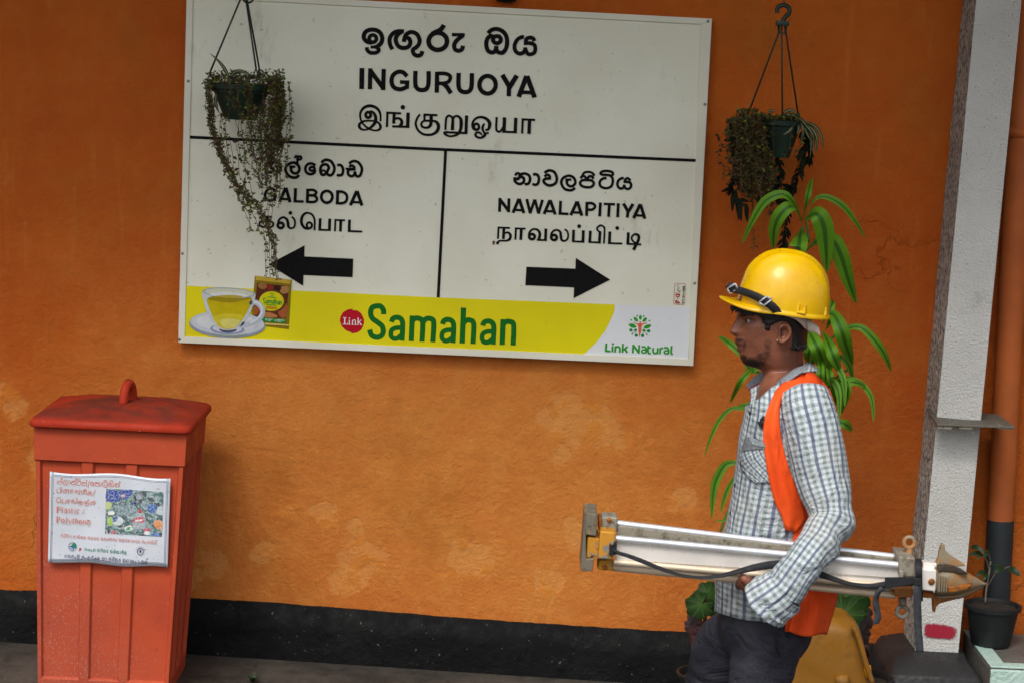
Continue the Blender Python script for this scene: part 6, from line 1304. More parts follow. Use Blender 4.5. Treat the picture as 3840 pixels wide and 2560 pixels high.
# pipe
pip = thing('drain_pipe', 'orange painted drain pipe with dark lower length beside the pillar', 'pipe', at(3745, 2300, -.08))
ya = -.048; pa, pb, pc = at(3852, 0, ya), at(3752, 1947, ya), at(3722, 2520, ya)
dirp = (pa - pb).normalized(); rp_ = .046
mb = MB(); mb.tube([pb, pb + dirp * 2.6], rp_, 28); obj('pipe', mb, plain('pipe_orange', '#b05a20', .7, 0, .12, 4, .15, 60), pip, autosmooth=50)
mb = MB(); mb.tube([pb - dirp * .9, pb + dirp * .001], rp_ + .0015, 28); obj('lower_pipe', mb, plain('pipe_dark', '#1d2427', .6, 0, .12, 6, .1, 80), pip, autosmooth=50)
mb = MB(); cpt = at(3822, 497, ya); mb.tube([cpt + Vector((0, 0, -.016)), cpt + Vector((0, 0, .016))], rp_ + .006, 24); mb.box(cpt + Vector((-.062, .05, 0)), (.05, .02, .03)); mb.sphere(cpt + Vector((-.066, .035, 0)), (.010, .008, .012), 10, 6); obj('clamp', mb, bpy.data.materials['pipe_orange'], pip)
# ledge painted pale turquoise
led = thing('concrete_ledge', 'low concrete ledge with pale turquoise painted edge below the black flowerpot', 'ledge', at(3760, 2500, -.3))
e0 = at(3651, 2437, -.20); zl2 = at(3712, 2437, -.26).z
yfr = -.36
c_l = atz(3700, 2500, zl2)
M_LEDGE = rough_mat('ledge_concrete', '#55534e', '#6a6862', False, 30, .3); M_TURQ = rough_mat('ledge_turquoise', '#a6c2b8', '#b5cfc6', False, 70, .4)
mb = MB(); xl = e0.x; yfr = c_l.y
mb.box(((xl + 2.4) / 2 + .2, yfr / 2, (zl2 - .3) / 2), (2.4 - xl + .4 - .0, abs(yfr), zl2 + .3)); 
xl_ = (xl + 2.4) / 2 + .2 - (2.4 - xl + .4) / 2
obj('slab', mb, M_LEDGE, led, shade=False, bevel=.012)
mb = MB(); mb.box(((xl_ + 2.9) / 2, yfr - .006, (zl2 - .3) / 2 - .004), (2.9 - xl_, .012, zl2 + .3)); obj('painted_face', mb, M_TURQ, led, shade=False, bevel=.004)
mb = MB(); mb.box((xl_ + 1.5, yfr + .0275, zl2 + .002), (3.0, .055, .006)); mb.box((xl_ + .0275, (yfr + .055) / 2 , zl2 + .002), (.055, abs(yfr) - .055, .006)); obj('painted_edge', mb, M_TURQ, led, shade=False, bevel=.002)

# ------------------------------------------------------------------ leaves
def leaf_mat(name, edge, mid, wid, rough=.42, trans=.25):
    m = NM(name, rough, 0, .4); uv = m.n('UVMap'); s = m.n('SeparateXYZ'); m.link(uv.outputs[0], s.inputs[0])
    d = m.math('ABSOLUTE', m.math('SUBTRACT', s.outputs[0], .5)); wob = m.math('MULTIPLY', m.math('SUBTRACT', m.noise(40, 3), .5), .06)
    k = m.ramp(m.math('ADD', d, wob), wid - .05, wid + .04, 1, 0)
    c = m.mix(m.math('MULTIPLY', k, .9), m.mix(m.ramp(m.noise(9, 4), .3, .7), lin(edge), tuple(x * .75 for x in lin(edge)[:3]) + (1,)), lin(mid))
    vein = m.math('FRACT', m.math('MULTIPLY', s.outputs[0], 14)); n = m.bump(vein, .12, .002)
    m.link(c, m.b.inputs['Base Color']); m.link(n, m.b.inputs['Normal'])
    if trans:
        tb = m.n('BsdfTranslucent'); m.link(c, tb.inputs[0]); mx = m.n('MixShader'); mx.inputs[0].default_value = trans; m.link(m.b.outputs[0], mx.inputs[1]); m.link(tb.outputs[0], mx.inputs[2]); m.link(mx.outputs[0], m.t.nodes['Material Output'].inputs[0])
    return m.m
def add_leaf(mb, pts, wid, face=(0, -1, 0), cup=.22, prof=None, seg=5, roll=0):
    """blade along world points; face = rough direction the upper side looks"""
    q = [Vector(p) for p in crv([tuple(p) for p in pts], seg)]; n = len(q); rows = []
    for i, p in enumerate(q):
        t = i / (n - 1); tan = (q[min(i + 1, n - 1)] - q[max(i - 1, 0)]).normalized(); fc = Vector(face)
        if roll: fc = Matrix.Rotation(roll * (t - .3), 3, tan) @ fc
        side = tan.cross(fc); side = side.normalized() if side.length > 1e-4 else Vector((1, 0, 0)); up = side.cross(tan)
        w_ = wid * (prof(t) if prof else (math.sin(math.pi * min(1, .06 + .94 * t ** .75)) ** .75))
        rows.append([p + side * w_ * s + up * cup * w_ * (abs(s) * 2) ** 1.5 * .5 for s in (-.5, -.25, 0, .25, .5)])
    mb.grid(rows, uv=lambda i, j: (j / 4, i / (n - 1)))
def c3(x, y): return (2650 + x / 1.568, 640 + y / 1.568)
def c8(x, y): return (2560 + x / 4.357, 1640 + y / 4.357)
YD = -.42
S2 = F_PX / ((at(2950, 1100, YD) - CAM).dot(_F))
M_DRAC = leaf_mat('dracaena_leaf', '#649a18', '#285c18', .13, .6, .3); M_DSTEM = plain('green_stem', '#4a6a26', .6)
drac = thing('dracaena_plant', 'tall dracaena with lime edged strap leaves growing behind the man', 'plant', Vector((at(3040, 2300, YD).x, YD, gz(1.0))))
stem = [at(3008, 850, YD), at(3022, 1050, YD), at(3040, 1300, YD - .02), at(3052, 1550, YD), at(3046, 1800, YD + .02), at(3040, 2050, YD), at(3042, 2300, YD)]
stem.append(Vector((stem[-1].x, YD, gz(1) + .2)))
mb = MB(); q = crv([tuple(p) for p in stem], 6); mb.tube(q, [.006 + .007 * i / len(q) for i in range(len(q))], 10)
for a_, b_, c_ in ((c3(590, 300), c3(600, 420), c3(575, 360)), (c3(850, 1160), c3(780, 1200), c3(700, 1290)), (c3(870, 900), c3(780, 940), c3(700, 1030)), (c8(745, 1190), c8(690, 1320), c8(605, 1560))): mb.tube(crv([tuple(at(*p, YD)) for p in (a_, b_, c_)], 5), .004, 6)
obj('stem', mb, M_DSTEM, drac); dstem = list(q)
mb = MB()
DPROF = lambda t: max(.13 * (1 - t), math.sin(math.pi * t ** 1.3) ** .85 if 0 < t < 1 else 0)
LV = [([(562, 295), (585, 190), (602, 110), (622, 40)], 36, 0, 0), ([(556, 300), (535, 240), (490, 165), (430, 140), (340, 185), (270, 295), (205, 435)], 46, -.06, 0), ([(565, 315), (540, 245), (492, 212), (430, 265), (396, 350), (392, 465)], 70, -.10, 0), ([(572, 300), (605, 268), (650, 258), (690, 330), (702, 450), (706, 600)], 96, -.12, 0), ([(598, 230), (640, 168), (700, 155), (790, 200), (860, 280), (935, 400)], 34, .05, 0), ([(556, 345), (548, 400), (542, 450), (538, 520)], 92, -.14, 0), ([(590, 470), (650, 415), (738, 408), (790, 500), (832, 640), (880, 785)], 86, -.05, 0),
      ([(690, 880), (740, 842), (790, 930), (820, 1030), (858, 1145)], 78, -.06, 0), ([(720, 1000), (815, 935), (905, 922), (990, 1000), (1050, 1090), (1085, 1182)], 42, 0, 0), ([(590, 930), (620, 980), (655, 1050), (690, 1140)], 72, -.08, 0), ([(680, 940), (715, 1010), (745, 1090), (785, 1180)], 62, -.08, 0), ([(560, 980), (590, 1020), (590, 1070), (570, 1120)], 40, -.04, 0), ([(740, 1100), (790, 1095), (838, 1150), (860, 1240)], 38, .02, 0), ([(720, 1260), (780, 1243), (870, 1243), (945, 1270)], 36, -.03, 0), ([(740, 1210), (770, 1230), (795, 1290), (812, 1360)], 44, -.05, 0), ([(800, 1200), (828, 1240), (828, 1310), (790, 1430)], 38, 0, 0), ([(700, 1080), (715, 1150), (724, 1210), (732, 1275)], 44, -.1, 0),
      ([(740, 1440), (780, 1475), (820, 1492), (856, 1530)], 46, 0, 0), ([(330, 1140), (240, 1105), (140, 1020), (70, 972)], 36, 0, 0), ([(290, 1150), (250, 1180), (195, 1245), (138, 1365)], 30, -.03, 0), ([(330, 1350), (270, 1368), (210, 1385), (150, 1402)], 30, 0, 0), ([(330, 1190), (290, 1180), (250, 1160), (225, 1130)], 34, .03, 0), ([(680, 900), (700, 870), (735, 790), (742, 760)], 40, .02, 0), ([(650, 1060), (670, 1140), (672, 1210), (690, 1290)], 46, -.06, 0), ([(700, 940), (725, 880), (720, 830), (700, 800)], 34, .06, 0), ([(640, 960), (620, 1010), (600, 1080), (600, 1140)], 50, -.02, 0), ([(700, 1200), (735, 1260), (760, 1330), (740, 1400)], 34, .04, 0), ([(690, 1150), (640, 1190), (640, 1260), (660, 1330)], 36, .05, 0), ([(720, 1320), (760, 1310), (795, 1340), (800, 1365)], 26, 0, 0), ([(610, 900), (640, 990), (650, 1100), (700, 1160)], 60, .03, 0), ([(700, 1000), (740, 1080), (700, 1190), (705, 1260)], 40, .08, 0)]
for pts, w_, dy, rl in LV:
    n_ = len(pts); k_ = .16 * rnd.uniform(.6, 1.3)
    add_leaf(mb, [at(*c3(*p), YD + dy * min(1, i / 2) - k_ * math.sin(math.pi * i / (n_ - 1)) * .5) for i, p in enumerate(pts)], w_ * 1.18 / 1.568 / S2, face=(rnd.uniform(-.5, .5), -1, .35), roll=rnd.uniform(-.5, .5), prof=DPROF)
for pts, w_, tf in (([(520, 480), (450, 492), (270, 500), (150, 612), (70, 770), (0, 985)], 44, c1), ([(470, 440), (420, 480), (360, 500), (270, 505)], 36, c1), ([(560, 90), (520, 120), (450, 120), (420, 60)], 40, c1)): add_leaf(mb, [at(*tf(*p), YD - .05) for p in pts], w_ / 2.6133 / S2, face=(.2, -1, .4), prof=DPROF)
for pts, w_ in (([(1000, 400), (880, 405), (700, 440), (560, 660), (500, 900), (472, 1330)], 150), ([(900, 560), (850, 640), (745, 820), (672, 1010), (622, 1215)], 82), ([(760, 1350), (700, 1345), (620, 1352), (540, 1350)], 36), ([(760, 1160), (735, 1210), (700, 1290), (690, 1350)], 30)): add_leaf(mb, [at(*c8(*p), YD - .04) for p in pts], w_ / 4.357 / S2, face=(.1, -1, .3), prof=DPROF)
for i in range(5):
    t = rnd.uniform(.2, .42); k_ = int(t * (len(dstem) - 1)); p0 = Vector(dstem[k_]); a_ = rnd.uniform(-.9, .9) + (.5 if i % 3 else -1.2); L_ = rnd.uniform(.16, .27); d_ = Vector((math.sin(a_), -rnd.uniform(.1, .6), .6)).normalized()
    add_leaf(mb, [p0, p0 + d_ * L_ * .3, p0 + d_ * L_ * .55 + Vector((d_.x * .03, 0, -.02)), p0 + d_ * L_ * .72 + Vector((d_.x * .06, 0, -.09)), p0 + d_ * L_ * .8 + Vector((d_.x * .06, 0, -.19))], rnd.uniform(.018, .028), face=(rnd.uniform(-.6, .6), -1, .5), roll=rnd.uniform(-.6, .6), prof=DPROF)
obj('foliage', mb, M_DRAC, drac, recalc=False)
M_BPOT = plain('black_pot', '#15181a', .6, 0, .2, 8, .08, 60); M_SOIL = plain('soil', '#241c14', .95, 0, .3, 60, .8, 90)
def pot(c, rt, rb, h, name, mat, parent, lip=.012, seg=40, foot=0):
    mb = MB(); prof = [(rb * .2, 0), (rb * .96, 0), (rb, .004), (rb + (rt - rb) * .86, h * .86), (rt - .002, h - lip), (rt + .006, h - lip), (rt + .008, h - .002), (rt + .004, h), (rt - .002, h), (rt - .005, h - .006), (rt - .007, h - .03), (rt * .2, h - .03)]
    k = mb.grid([[(c.x + r * math.cos(2 * math.pi * i / seg), c.y + r * math.sin(2 * math.pi * i / seg), c.z + z) for i in range(seg)] for r, z in prof], cu=True); mb.fan(k[0]); mb.fan(k[-1]); return obj(name, mb, mat, parent, autosmooth=45)
def soil(c, r, name, parent):
    mb = MB(); rows = [[(c.x + r * k * math.cos(2 * math.pi * i / 24), c.y + r * k * math.sin(2 * math.pi * i / 24), c.z + .012 * (1 - k) + .006 * mnoise.noise((i * .9, k * 5, c.x))) for i in range(24)] for k in (1, .75, .5, .25, .02)]
    mb.grid(rows, cu=True); return obj(name, mb, M_SOIL, parent)
pc_ = Vector((stem[-1].x, YD, gz(1) + .002)); pot(pc_, .13, .10, .22, 'pot', M_BPOT, drac); soil(pc_ + Vector((0, 0, .195)), .12, 'soil', drac)

# ---- black flowerpot on the ledge
YQ = -.19
pq0 = at(3712, 2432, YQ); base = Vector((pq0.x, YQ, zl2 + .006))
pp = thing('potted_plant', 'black plastic flowerpot with a thin leggy seedling standing on the turquoise edged ledge', 'potted plant', base)
hpot = at(3712, 2262, YQ).z - base.z
rt_ = (at(3812, 2262, YQ).x - at(3614, 2262, YQ).x) / 2
pot(base, rt_, rt_ * .74, hpot, 'pot', M_BPOT, pp, .016); soil(base + Vector((0, 0, hpot - .012)), rt_ - .010, 'soil', pp)
mb = MB(); sk = [at(*c6(x, y), YQ) for x, y in ((1755, 900), (1765, 780), (1790, 640), (1800, 560))]; mb.tube(crv([tuple(p) for p in sk], 4), .0035, 6); mb.tube([sk[1], at(*c6(1850, 640), YQ), at(*c6(1960, 600), YQ)], .0018, 6); mb.tube([sk[2], at(*c6(1770, 560), YQ), at(*c6(1720, 460), YQ)], .002, 6); mb.tube([sk[3], at(*c6(1780, 480), YQ)], .002, 6); obj('stem', mb, plain('twig', '#6b6355', .8), pp)
mb = MB(); M_GLEAF = leaf_mat('dull_leaf', '#1f3818', '#182c14', .08, .5, .15)
S3 = F_PX / ((at(3700, 2200, YQ) - CAM).dot(_F))
for a_, b_, w_ in (((1640, 438), (1745, 478), 46), ((1720, 490), (1615, 515), 40), ((1740, 500), (1690, 540), 40), ((1790, 480), (1740, 520), 50), ((1910, 605), (1825, 650), 60), ((1945, 615), (2045, 680), 64), ((1750, 640), (1680, 690), 40), ((1790, 600), (1850, 590), 26), ((1770, 660), (1740, 720), 40)):
    m_ = ((a_[0] + b_[0]) / 2, (a_[1] + b_[1]) / 2 - 10); add_leaf(mb, [at(*c6(*a_), YQ), at(*c6(*m_), YQ - .02), at(*c6(*b_), YQ - .03)], w_ / 2.2085 / S3, face=(rnd.uniform(-.4, .4), -1, .6))
obj('foliage', mb, M_GLEAF, pp, recalc=False)

# ---- yellow can and begonias
YC = -.78
def c9(x, y): return (2950 + x / 2.6427, 2150 + y / 2.6427)
can = thing('plastic_can', 'dirty yellow plastic can with rounded shoulder standing behind the man', 'can', at(3120, 2560, YC))
def can_mat():
    m = NM('dirty_yellow_plastic', .5, 0, .4); c = m.mix(m.ramp(m.noise(4, 5, .6), .3, .7), lin('#7a4f10'), lin('#8f6218')); c = m.mix(m.math('MULTIPLY', m.ramp(m.noise(7, 6, .7), .48, .72), .75), c, lin('#4a3318')); c = m.mix(m.math('MULTIPLY', m.ramp(m.noise(3, 5), .5, .7), .5), c, lin('#6b3810'))
    return m.out(c, m.ramp(m.noise(12, 4), .3, .7, .4, .65), m.bump(m.noise(40, 3), .08, .004))
M_CAN = can_mat()
A1_ = at(*c9(728, 480), YC); L0 = at(*c9(300, 520), YC); B1_ = at(*c9(885, 1084), YC)
zc0 = gz(1.0); xr = (A1_.x, B1_.x); zA = at(*c9(560, 466), YC).z
xl0 = at(*c9(20, 600), YC).x
def canring(t, r=.07):   # t 0 top .. 1 ground
    z = zA + (zc0 - zA) * t; k = (zA - z) / (zA - B1_.z); xb = xr[0] + (xr[1] - xr[0]) * min(k, 1.25); xa = xl0 - .10 * min(k, 1.25)
    sh_ = smooth(0, .10, t); inset = .03 * (1 - sh_) ** 2
    P = []
    for cx_, cy_, a0 in ((xa + r + inset, YC + r + inset, 180), (xb - r - inset, YC + r + inset, 270), (xb - r - inset, YC + .30 - r - inset, 0), (xa + r + inset, YC + .30 - r - inset, 90)):
        for i in range(6): tt = R(a0 + 18 * i); P.append((cx_ + r * math.cos(tt), cy_ + r * math.sin(tt), z))
    return P
mb = MB(); k = mb.grid([canring(t) for t in (0, .012, .03, .06, .1, .16, .3, .5, .75, .97, 1)], cu=True); mb.fan(k[0]); mb.fan(k[-1]); obj('body', mb, M_CAN, can, subsurf=1)
mb = MB(); mb.tube(crv([tuple(at(*c9(x, y), YC - .004)) for x, y in ((655, 530), (690, 580), (730, 690), (790, 900), (850, 1080))], 5), .009, 8); obj('seam', mb, M_CAN, can)
mb = MB(); mb.tube([at(*c9(795, 910), YC + .02), at(*c9(815, 1020), YC + .02)], [.012, .012], 8); obj('lug', mb, plain('bright_yellow_plastic', '#d8960e', .5), can)
mb = MB(); mb.tube([at(*c9(545, 1000), YC - .004), at(*c9(560, 1120), YC - .004)], [.022, .026], 12); obj('ridge', mb, M_CAN, can)
M_BEG = None
def begonia_mat():
    m = NM('begonia_leaf', .6, 0, .12); uv = m.n('UVMap'); s = m.n('SeparateXYZ'); m.link(uv.outputs[0], s.inputs[0])   # u = angle, v = radius
    fr = m.math('ABSOLUTE', m.math('SUBTRACT', m.math('FRACT', m.math('MULTIPLY', s.outputs[0], 8.0)), .5)); vein = m.ramp(fr, .02, .09, 1, 0)
    c = m.mix(m.ramp(s.outputs[1], .1, .9), lin('#243f0b'), lin('#162a08')); c = m.mix(m.math('MULTIPLY', vein, .35), c, lin('#40612a')); c = m.mix(m.ramp(m.noise(25, 4), .55, .75), c, lin('#16260f')); return m.out(c, .5, m.bump(vein, .12, .003))
def begonia_leaf(mb, c, up, nrm, r, seed):
    r_ = random.Random(seed); nrm = Vector(nrm).normalized(); up = (Vector(up) - nrm * Vector(up).dot(nrm)).normalized(); sd = up.cross(nrm); N = 40; rows = []
    for k_ in (.03, .3, .55, .8, 1.0):
        row = []
        for i in range(N):
            a = 2 * math.pi * i / N; rad_ = r * (1 + .16 * math.cos(a - .5) + .07 * math.sin(7 * a + seed) + .04 * math.sin(15 * a)) * (1 - .72 * math.exp(-((a - math.pi) / .22) ** 2))
            row.append(Vector(c) + (up * math.cos(a) + sd * math.sin(a)) * rad_ * k_ - nrm * (.22 * r * k_ * k_ - .05 * r * k_ * math.sin(8 * a)))
        rows.append(row)
    mb.grid(rows, uv=lambda i, j: (j / N, (0.03, .3, .55, .8, 1)[i]), cu=True)
M_BEG = begonia_mat(); M_BEG2 = plain('begonia_dark_leaf', '#2a1c18', .6, 0, .3, 30); M_BSTEM = plain('begonia_stem', '#4a2a22', .6, 0, .2, 40)
beg = thing('begonia_plant', 'begonia with broad green and brown leaves above the yellow can', 'plant', Vector((at(3200, 2400, -.45).x, -.40, gz(1.1))))
mb = MB()
for (x, y), r_, n_, u_, Y_ in (((590, 290), .070, (.1, -1, .35), (.6, 0, .6), -.55), ((560, 420), .066, (-.2, -1, .6), (-.4, 0, .7), -.62), ((430, 350), .085, (-.3, -1, .3), (-.7, 0, .4), -.5), ((690, 300), .055, (.4, -1, .2), (.9, 0, -.3), -.5)): begonia_leaf(mb, at(*c9(x, y), Y_), u_, n_, r_, int(x))
obj('foliage', mb, M_BEG, beg, recalc=False)
mb = MB()
for (x, y), r_, n_, u_, Y_ in (((740, 440), .055, (.5, -1, .1), (.6, 0, -.8), -.5), ((700, 390), .05, (.3, -1, .4), (.2, 0, -.9), -.52), ((745, 590), .045, (.6, -1, .2), (.3, 0, -1), -.5)): begonia_leaf(mb, at(*c9(x, y), Y_), u_, n_, r_, int(x))
obj('dry_leaf', mb, M_BEG2, beg, recalc=False)
mb = MB(); rt = Vector((at(3220, 2500, -.45).x, -.42, gz(1.1) + .15))
for x, y in ((590, 290), (560, 420), (690, 300), (740, 440), (745, 590), (780, 690)): p = at(*c9(x, y), -.5); mb.tube(crv([tuple(rt), tuple(rt.lerp(p, .5) + Vector((.03, .02, .02))), tuple(p + Vector((0, .01, -.01)))], 4), .007, 7)
obj('stem', mb, M_BSTEM, beg); pb_ = Vector((rt.x, -.42, gz(1.1) + .001)); pot(pb_, .12, .095, .19, 'pot', M_BPOT, beg); soil(pb_ + Vector((0, 0, .166)), .11, 'soil', beg)
beg2 = thing('begonia_plant', 'begonia with one bright green lobed leaf in front of the black wall base', 'plant', Vector((at(2640, 2400, -.40).x, -.40, gz(.6))))
mb = MB()
for (x, y), r_, n_, u_, Y_ in ((c5(1168, 915), .046, (-.15, -1, .5), (-.6, 0, -.5), -.50), (c5(1222, 830), .042, (.1, -1, .5), (.3, 0, .9), -.44), (c5(1270, 900), .05, (.2, -1, .3), (.8, 0, .2), -.42)): begonia_leaf(mb, at(x, y, Y_), u_, n_, r_, int(x))
obj('foliage', mb, M_BEG, beg2, recalc=False)
mb = MB(); rt = Vector((at(2660, 2420, -.4).x, -.40, gz(.6) + .13))
for x, y, w_ in ((1165, 930, .006), (1220, 840, .006), (1110, 1080, .016), (1130, 1020, .014), (1100, 1130, .017), (1160, 1060, .013)): p = at(*c5(x, y), -.44); mb.tube(crv([tuple(rt), tuple(rt.lerp(p, .6) + Vector((-.01, -.01, .02))), tuple(p)], 4), [w_ * 1.2] * 5 + [w_] * 4, 8)
obj('stem', mb, M_BSTEM, beg2)
mb = MB(); begonia_leaf(mb, at(*c5(1100, 1090), -.46), (-.2, 0, -1), (-.3, -1, .1), .028, 3); begonia_leaf(mb, at(*c5(1120, 1030), -.46), (-.6, 0, -1), (-.3, -1, .4), .026, 5); obj('dry_leaf', mb, plain('begonia_red_leaf', '#3d1f22', .6, 0, .3, 40), beg2, recalc=False)
pb_ = Vector((rt.x + .01, -.40, gz(.6) + .001)); pot(pb_, .11, .085, .16, 'pot', M_BPOT, beg2); soil(pb_ + Vector((0, 0, .137)), .10, 'soil', beg2)

# ---- hanging baskets
YH = -.24
M_GPOT = plain('dark_green_plastic', '#0d2a1a', .7, 0, .2, 12); M_CORD = plain('green_cord', '#142a20', .5); M_VINE = plain('vine_stem', '#54401f', .8, 0, .3, 60)
def mini_leaf_mat(name, cols):
    m = NM(name, .6, 0, .3); a_ = m.n('Attribute'); a_.attribute_name = 'tint'; s = m.n('SeparateColor'); m.link(a_.outputs['Color'], s.inputs[0])
    c = m.mix(m.ramp(s.outputs[0], .35, .5), lin(cols[0]), lin(cols[1])); c = m.mix(m.ramp(s.outputs[0], .72, .8), c, lin(cols[2])); return m.out(c, .55)
M_MINI = mini_leaf_mat('vine_leaf', ('#42271c', '#454f1c', '#667824')); M_MINI2 = mini_leaf_mat('vine_leaf_dark', ('#3a2a14', '#403f16', '#62721e'))
class Leaves:
    def __init__(s): s.mb = MB(); s.t = []
    def leaf(s, p, d, L, w_, tint, nrm=None):
        d = Vector(d).normalized(); n_ = Vector(nrm) if nrm else Vector((rnd.uniform(-1, 1), rnd.uniform(-1.4, .2), rnd.uniform(-.3, 1))); sd = d.cross(n_); sd = sd.normalized() if sd.length > .01 else Vector((1, 0, 0)); n_ = sd.cross(d)
        P = [p, p + d * L * .4 + sd * w_ * .5 + n_ * w_ * .15, p + d * L * .42 - n_ * w_ * .08, p + d * L * .4 - sd * w_ * .5 + n_ * w_ * .15, p + d * L - n_ * L * .15]
        k = [s.mb.add(q) for q in P]; s.mb.face((k[0], k[1], k[2])); s.mb.face((k[0], k[2], k[3])); s.mb.face((k[1], k[4], k[2])); s.mb.face((k[2], k[4], k[3])); s.t += [tint] * 5
    def build(s, name, mat, parent):
        o = obj(name, s.mb, mat, parent, recalc=False, shade=False); c = o.data.color_attributes.new('tint', 'FLOAT_COLOR', 'POINT'); c.data.foreach_set('color', [x for t in s.t for x in (t, t, t, 1)]); return o
def strands(lv, vm, path, n, spread, Y, L, w_, dens, green, droop=1, yspread=.03, cut=.55):
    """n trailing shoots along a traced px path; leaves hang off each"""
    q = crv(path, 6)
    for k in range(n):
        ox, oy = rnd.gauss(0, spread), rnd.gauss(0, yspread); ph = rnd.uniform(0, 9); end = len(q) if rnd.random() < .45 else int(len(q) * rnd.uniform(cut, 1)); st = 0 if rnd.random() < .7 else int(len(q) * rnd.uniform(0, .3)); pts = []
        for i in range(st, end):
            t = i / len(q); x = q[i][0] + ox * (1 - .35 * t) * (q[i][2] / 20 if len(q[i]) > 2 else 1) + 5 * math.sin(i * .55 + ph); pts.append(at(x, q[i][1] + 6 * math.sin(ph + i), Y + oy * (1 - .3 * t)))
        if len(pts) < 3: continue
        vm.tube(pts, .0008, 4, cap=False)
        tot = sum((pts[i + 1] - pts[i]).length for i in range(len(pts) - 1)); m_ = int(tot * dens)
        for _ in range(m_):
            i = rnd.randrange(len(pts) - 1); p = pts[i].lerp(pts[i + 1], rnd.random()); a = rnd.uniform(0, 6.28); d = Vector((math.cos(a), math.sin(a) * .8, rnd.uniform(-1.2, .5) * droop)); g_ = green(i / len(pts)) if callable(green) else green
            lv.leaf(p, d, L * rnd.uniform(.6, 1.3), w_ * rnd.uniform(.7, 1.2), min(1, max(0, rnd.gauss(g_, .22))))
def a1(x, y): return (640 + x / 1.425, y / 1.425)
def basket(rim_l, rim_r, bot_l, bot_r, cords, label, hook=None):
    c = at((rim_l[0] + rim_r[0]) / 2, (rim_l[1] + rim_r[1]) / 2, YH); b = at((bot_l[0] + bot_r[0]) / 2, (bot_l[1] + bot_r[1]) / 2, YH); rt = (at(*rim_r, YH) - at(*rim_l, YH)).length / 2; rb = (at(*bot_r, YH) - at(*bot_l, YH)).length / 2; h = c.z - b.z
    root = thing('hanging_planter', label, 'planter', Vector((b.x, YH, b.z)), None)
    pot(Vector((c.x * .5 + b.x * .5, YH, b.z)), rt, rb, h, 'pot', M_GPOT, root, .018); soil(Vector((c.x * .5 + b.x * .5, YH, c.z - .022)), rt - .01, 'soil', root)
    return root, c, rt
hp1, cp1, rt1 = basket((786, 312), (1018, 316), (843, 447), (965, 450), None, 'dark green hanging basket with long reddish trailing vines in front of the name board')
ap = at(918, -40, YH)
for x, y, dy in ((788, 300, -.01), (959, 288, -.10), (971, 288, .10)):
    mb = MB(); e_ = at(x, y, YH + dy); st_ = ap + Vector((0, dy * .1, 0)); mb.tube([e_ + Vector((0, 0, .028)), st_], .0032, 8); mb.tube([e_ + Vector((-.008, 0, 0)), e_ + Vector((0, 0, .028))], .0022, 6); mb.tube([e_ + Vector((.008, 0, 0)), e_ + Vector((0, 0, .028))], .0022, 6); obj('cord', mb, M_CORD, hp1)
mb = MB(); rg = at(930, -2, YH - .01); mb.tube([rg + Vector((.016 * math.cos(2 * math.pi * i / 20), .0, .012 * math.sin(2 * math.pi * i / 20))) for i in range(21)], .0035, 8, cap=False); mb.tube([ap, ap + Vector((0, 0, .08))], .006, 8); mb.tube(crv([tuple(ap + Vector((x, 0, z))) for x, z in ((0, .08), (.02, .10), (.018, .13), (0, .14), (-.018, .13))], 4), .006, 8); mb.tube([ap + Vector((0, 0, .14)), Vector((ap.x, YH, 3.91))], .0015, 6); obj('hook', mb, M_CORD, hp1)
lv = Leaves(); vm = MB()
gr = lambda t: .34 + .22 * t
strands(lv, vm, [a1(*p) + (20,) for p in ((205, 432), (212, 520), (218, 600), (232, 700), (262, 800), (300, 880), (340, 960), (390, 1030), (430, 1100))], 12, 10, YH - .05, .0115, .0065, 230, .40)
strands(lv, vm, [a1(*p) + (20,) for p in ((360, 990), (420, 1060), (470, 1130), (520, 1230), (545, 1330), (562, 1490))], 8, 12, YH - .04, .0115, .0065, 150, .45)
strands(lv, vm, [a1(*p) + (s,) for p, s in (((555, 420), 18), ((578, 500), 24), ((572, 600), 26), ((558, 700), 28), ((545, 790), 26), ((530, 860), 22))], 38, 19, YH - .05, .0115, .0065, 250, .44, yspread=.06)
strands(lv, vm, [a1(*p) + (20,) for p in ((585, 640), (540, 830), (530, 940), (540, 1060), (530, 1160), (540, 1290), (556, 1480))], 5, 18, YH - .04, .015, .008, 80, .5)
strands(lv, vm, [a1(*p) + (20,) for p in ((470, 560), (450, 660), (445, 760), (470, 850), (490, 920), (500, 1000))], 20, 32, YH - .09, .0115, .0065, 135, .5)
strands(lv, vm, [a1(*p) + (20,) for p in ((300, 600), (300, 680), (320, 780), (345, 900), (365, 1000), (420, 1130), (440, 1230))], 7, 24, YH - .08, .016, .010, 75, .62)
strands(lv, vm, [a1(*p) + (20,) for p in ((595, 440), (610, 560), (600, 700), (605, 800), (590, 900), (580, 1050))], 6, 16, YH - .02, .017, .010, 90, .60)
strands(lv, vm, [a1(*p) + (20,) for p in ((330, 430), (335, 500), (340, 580), (345, 640))], 4, 40, YH - .13, .013, .008, 120, .5, cut=.3)
strands(lv, vm, [a1(*p) + (20,) for p in ((440, 430), (440, 500), (445, 580), (450, 650))], 9, 40, YH - .13, .013, .008, 130, .45, cut=.3)
for i in range(700):
    x, y = a1(rnd.uniform(195, 605), 0)[0], 0; f_ = rnd.random(); yy = a1(0, 412 + 18 * math.sin(f_ * 9) + rnd.uniform(-18, 26))[1]; Y_ = YH + rnd.uniform(-.11, .10)
    lv.leaf(at(x, yy, Y_), (rnd.uniform(-1, 1), rnd.uniform(-1, 1), rnd.uniform(-.3, 1)), rnd.uniform(.008, .016), .008, min(1, max(0, rnd.gauss(.5, .25))))
lv.build('foliage', M_MINI, hp1); obj('vine_stems', vm, M_VINE, hp1)
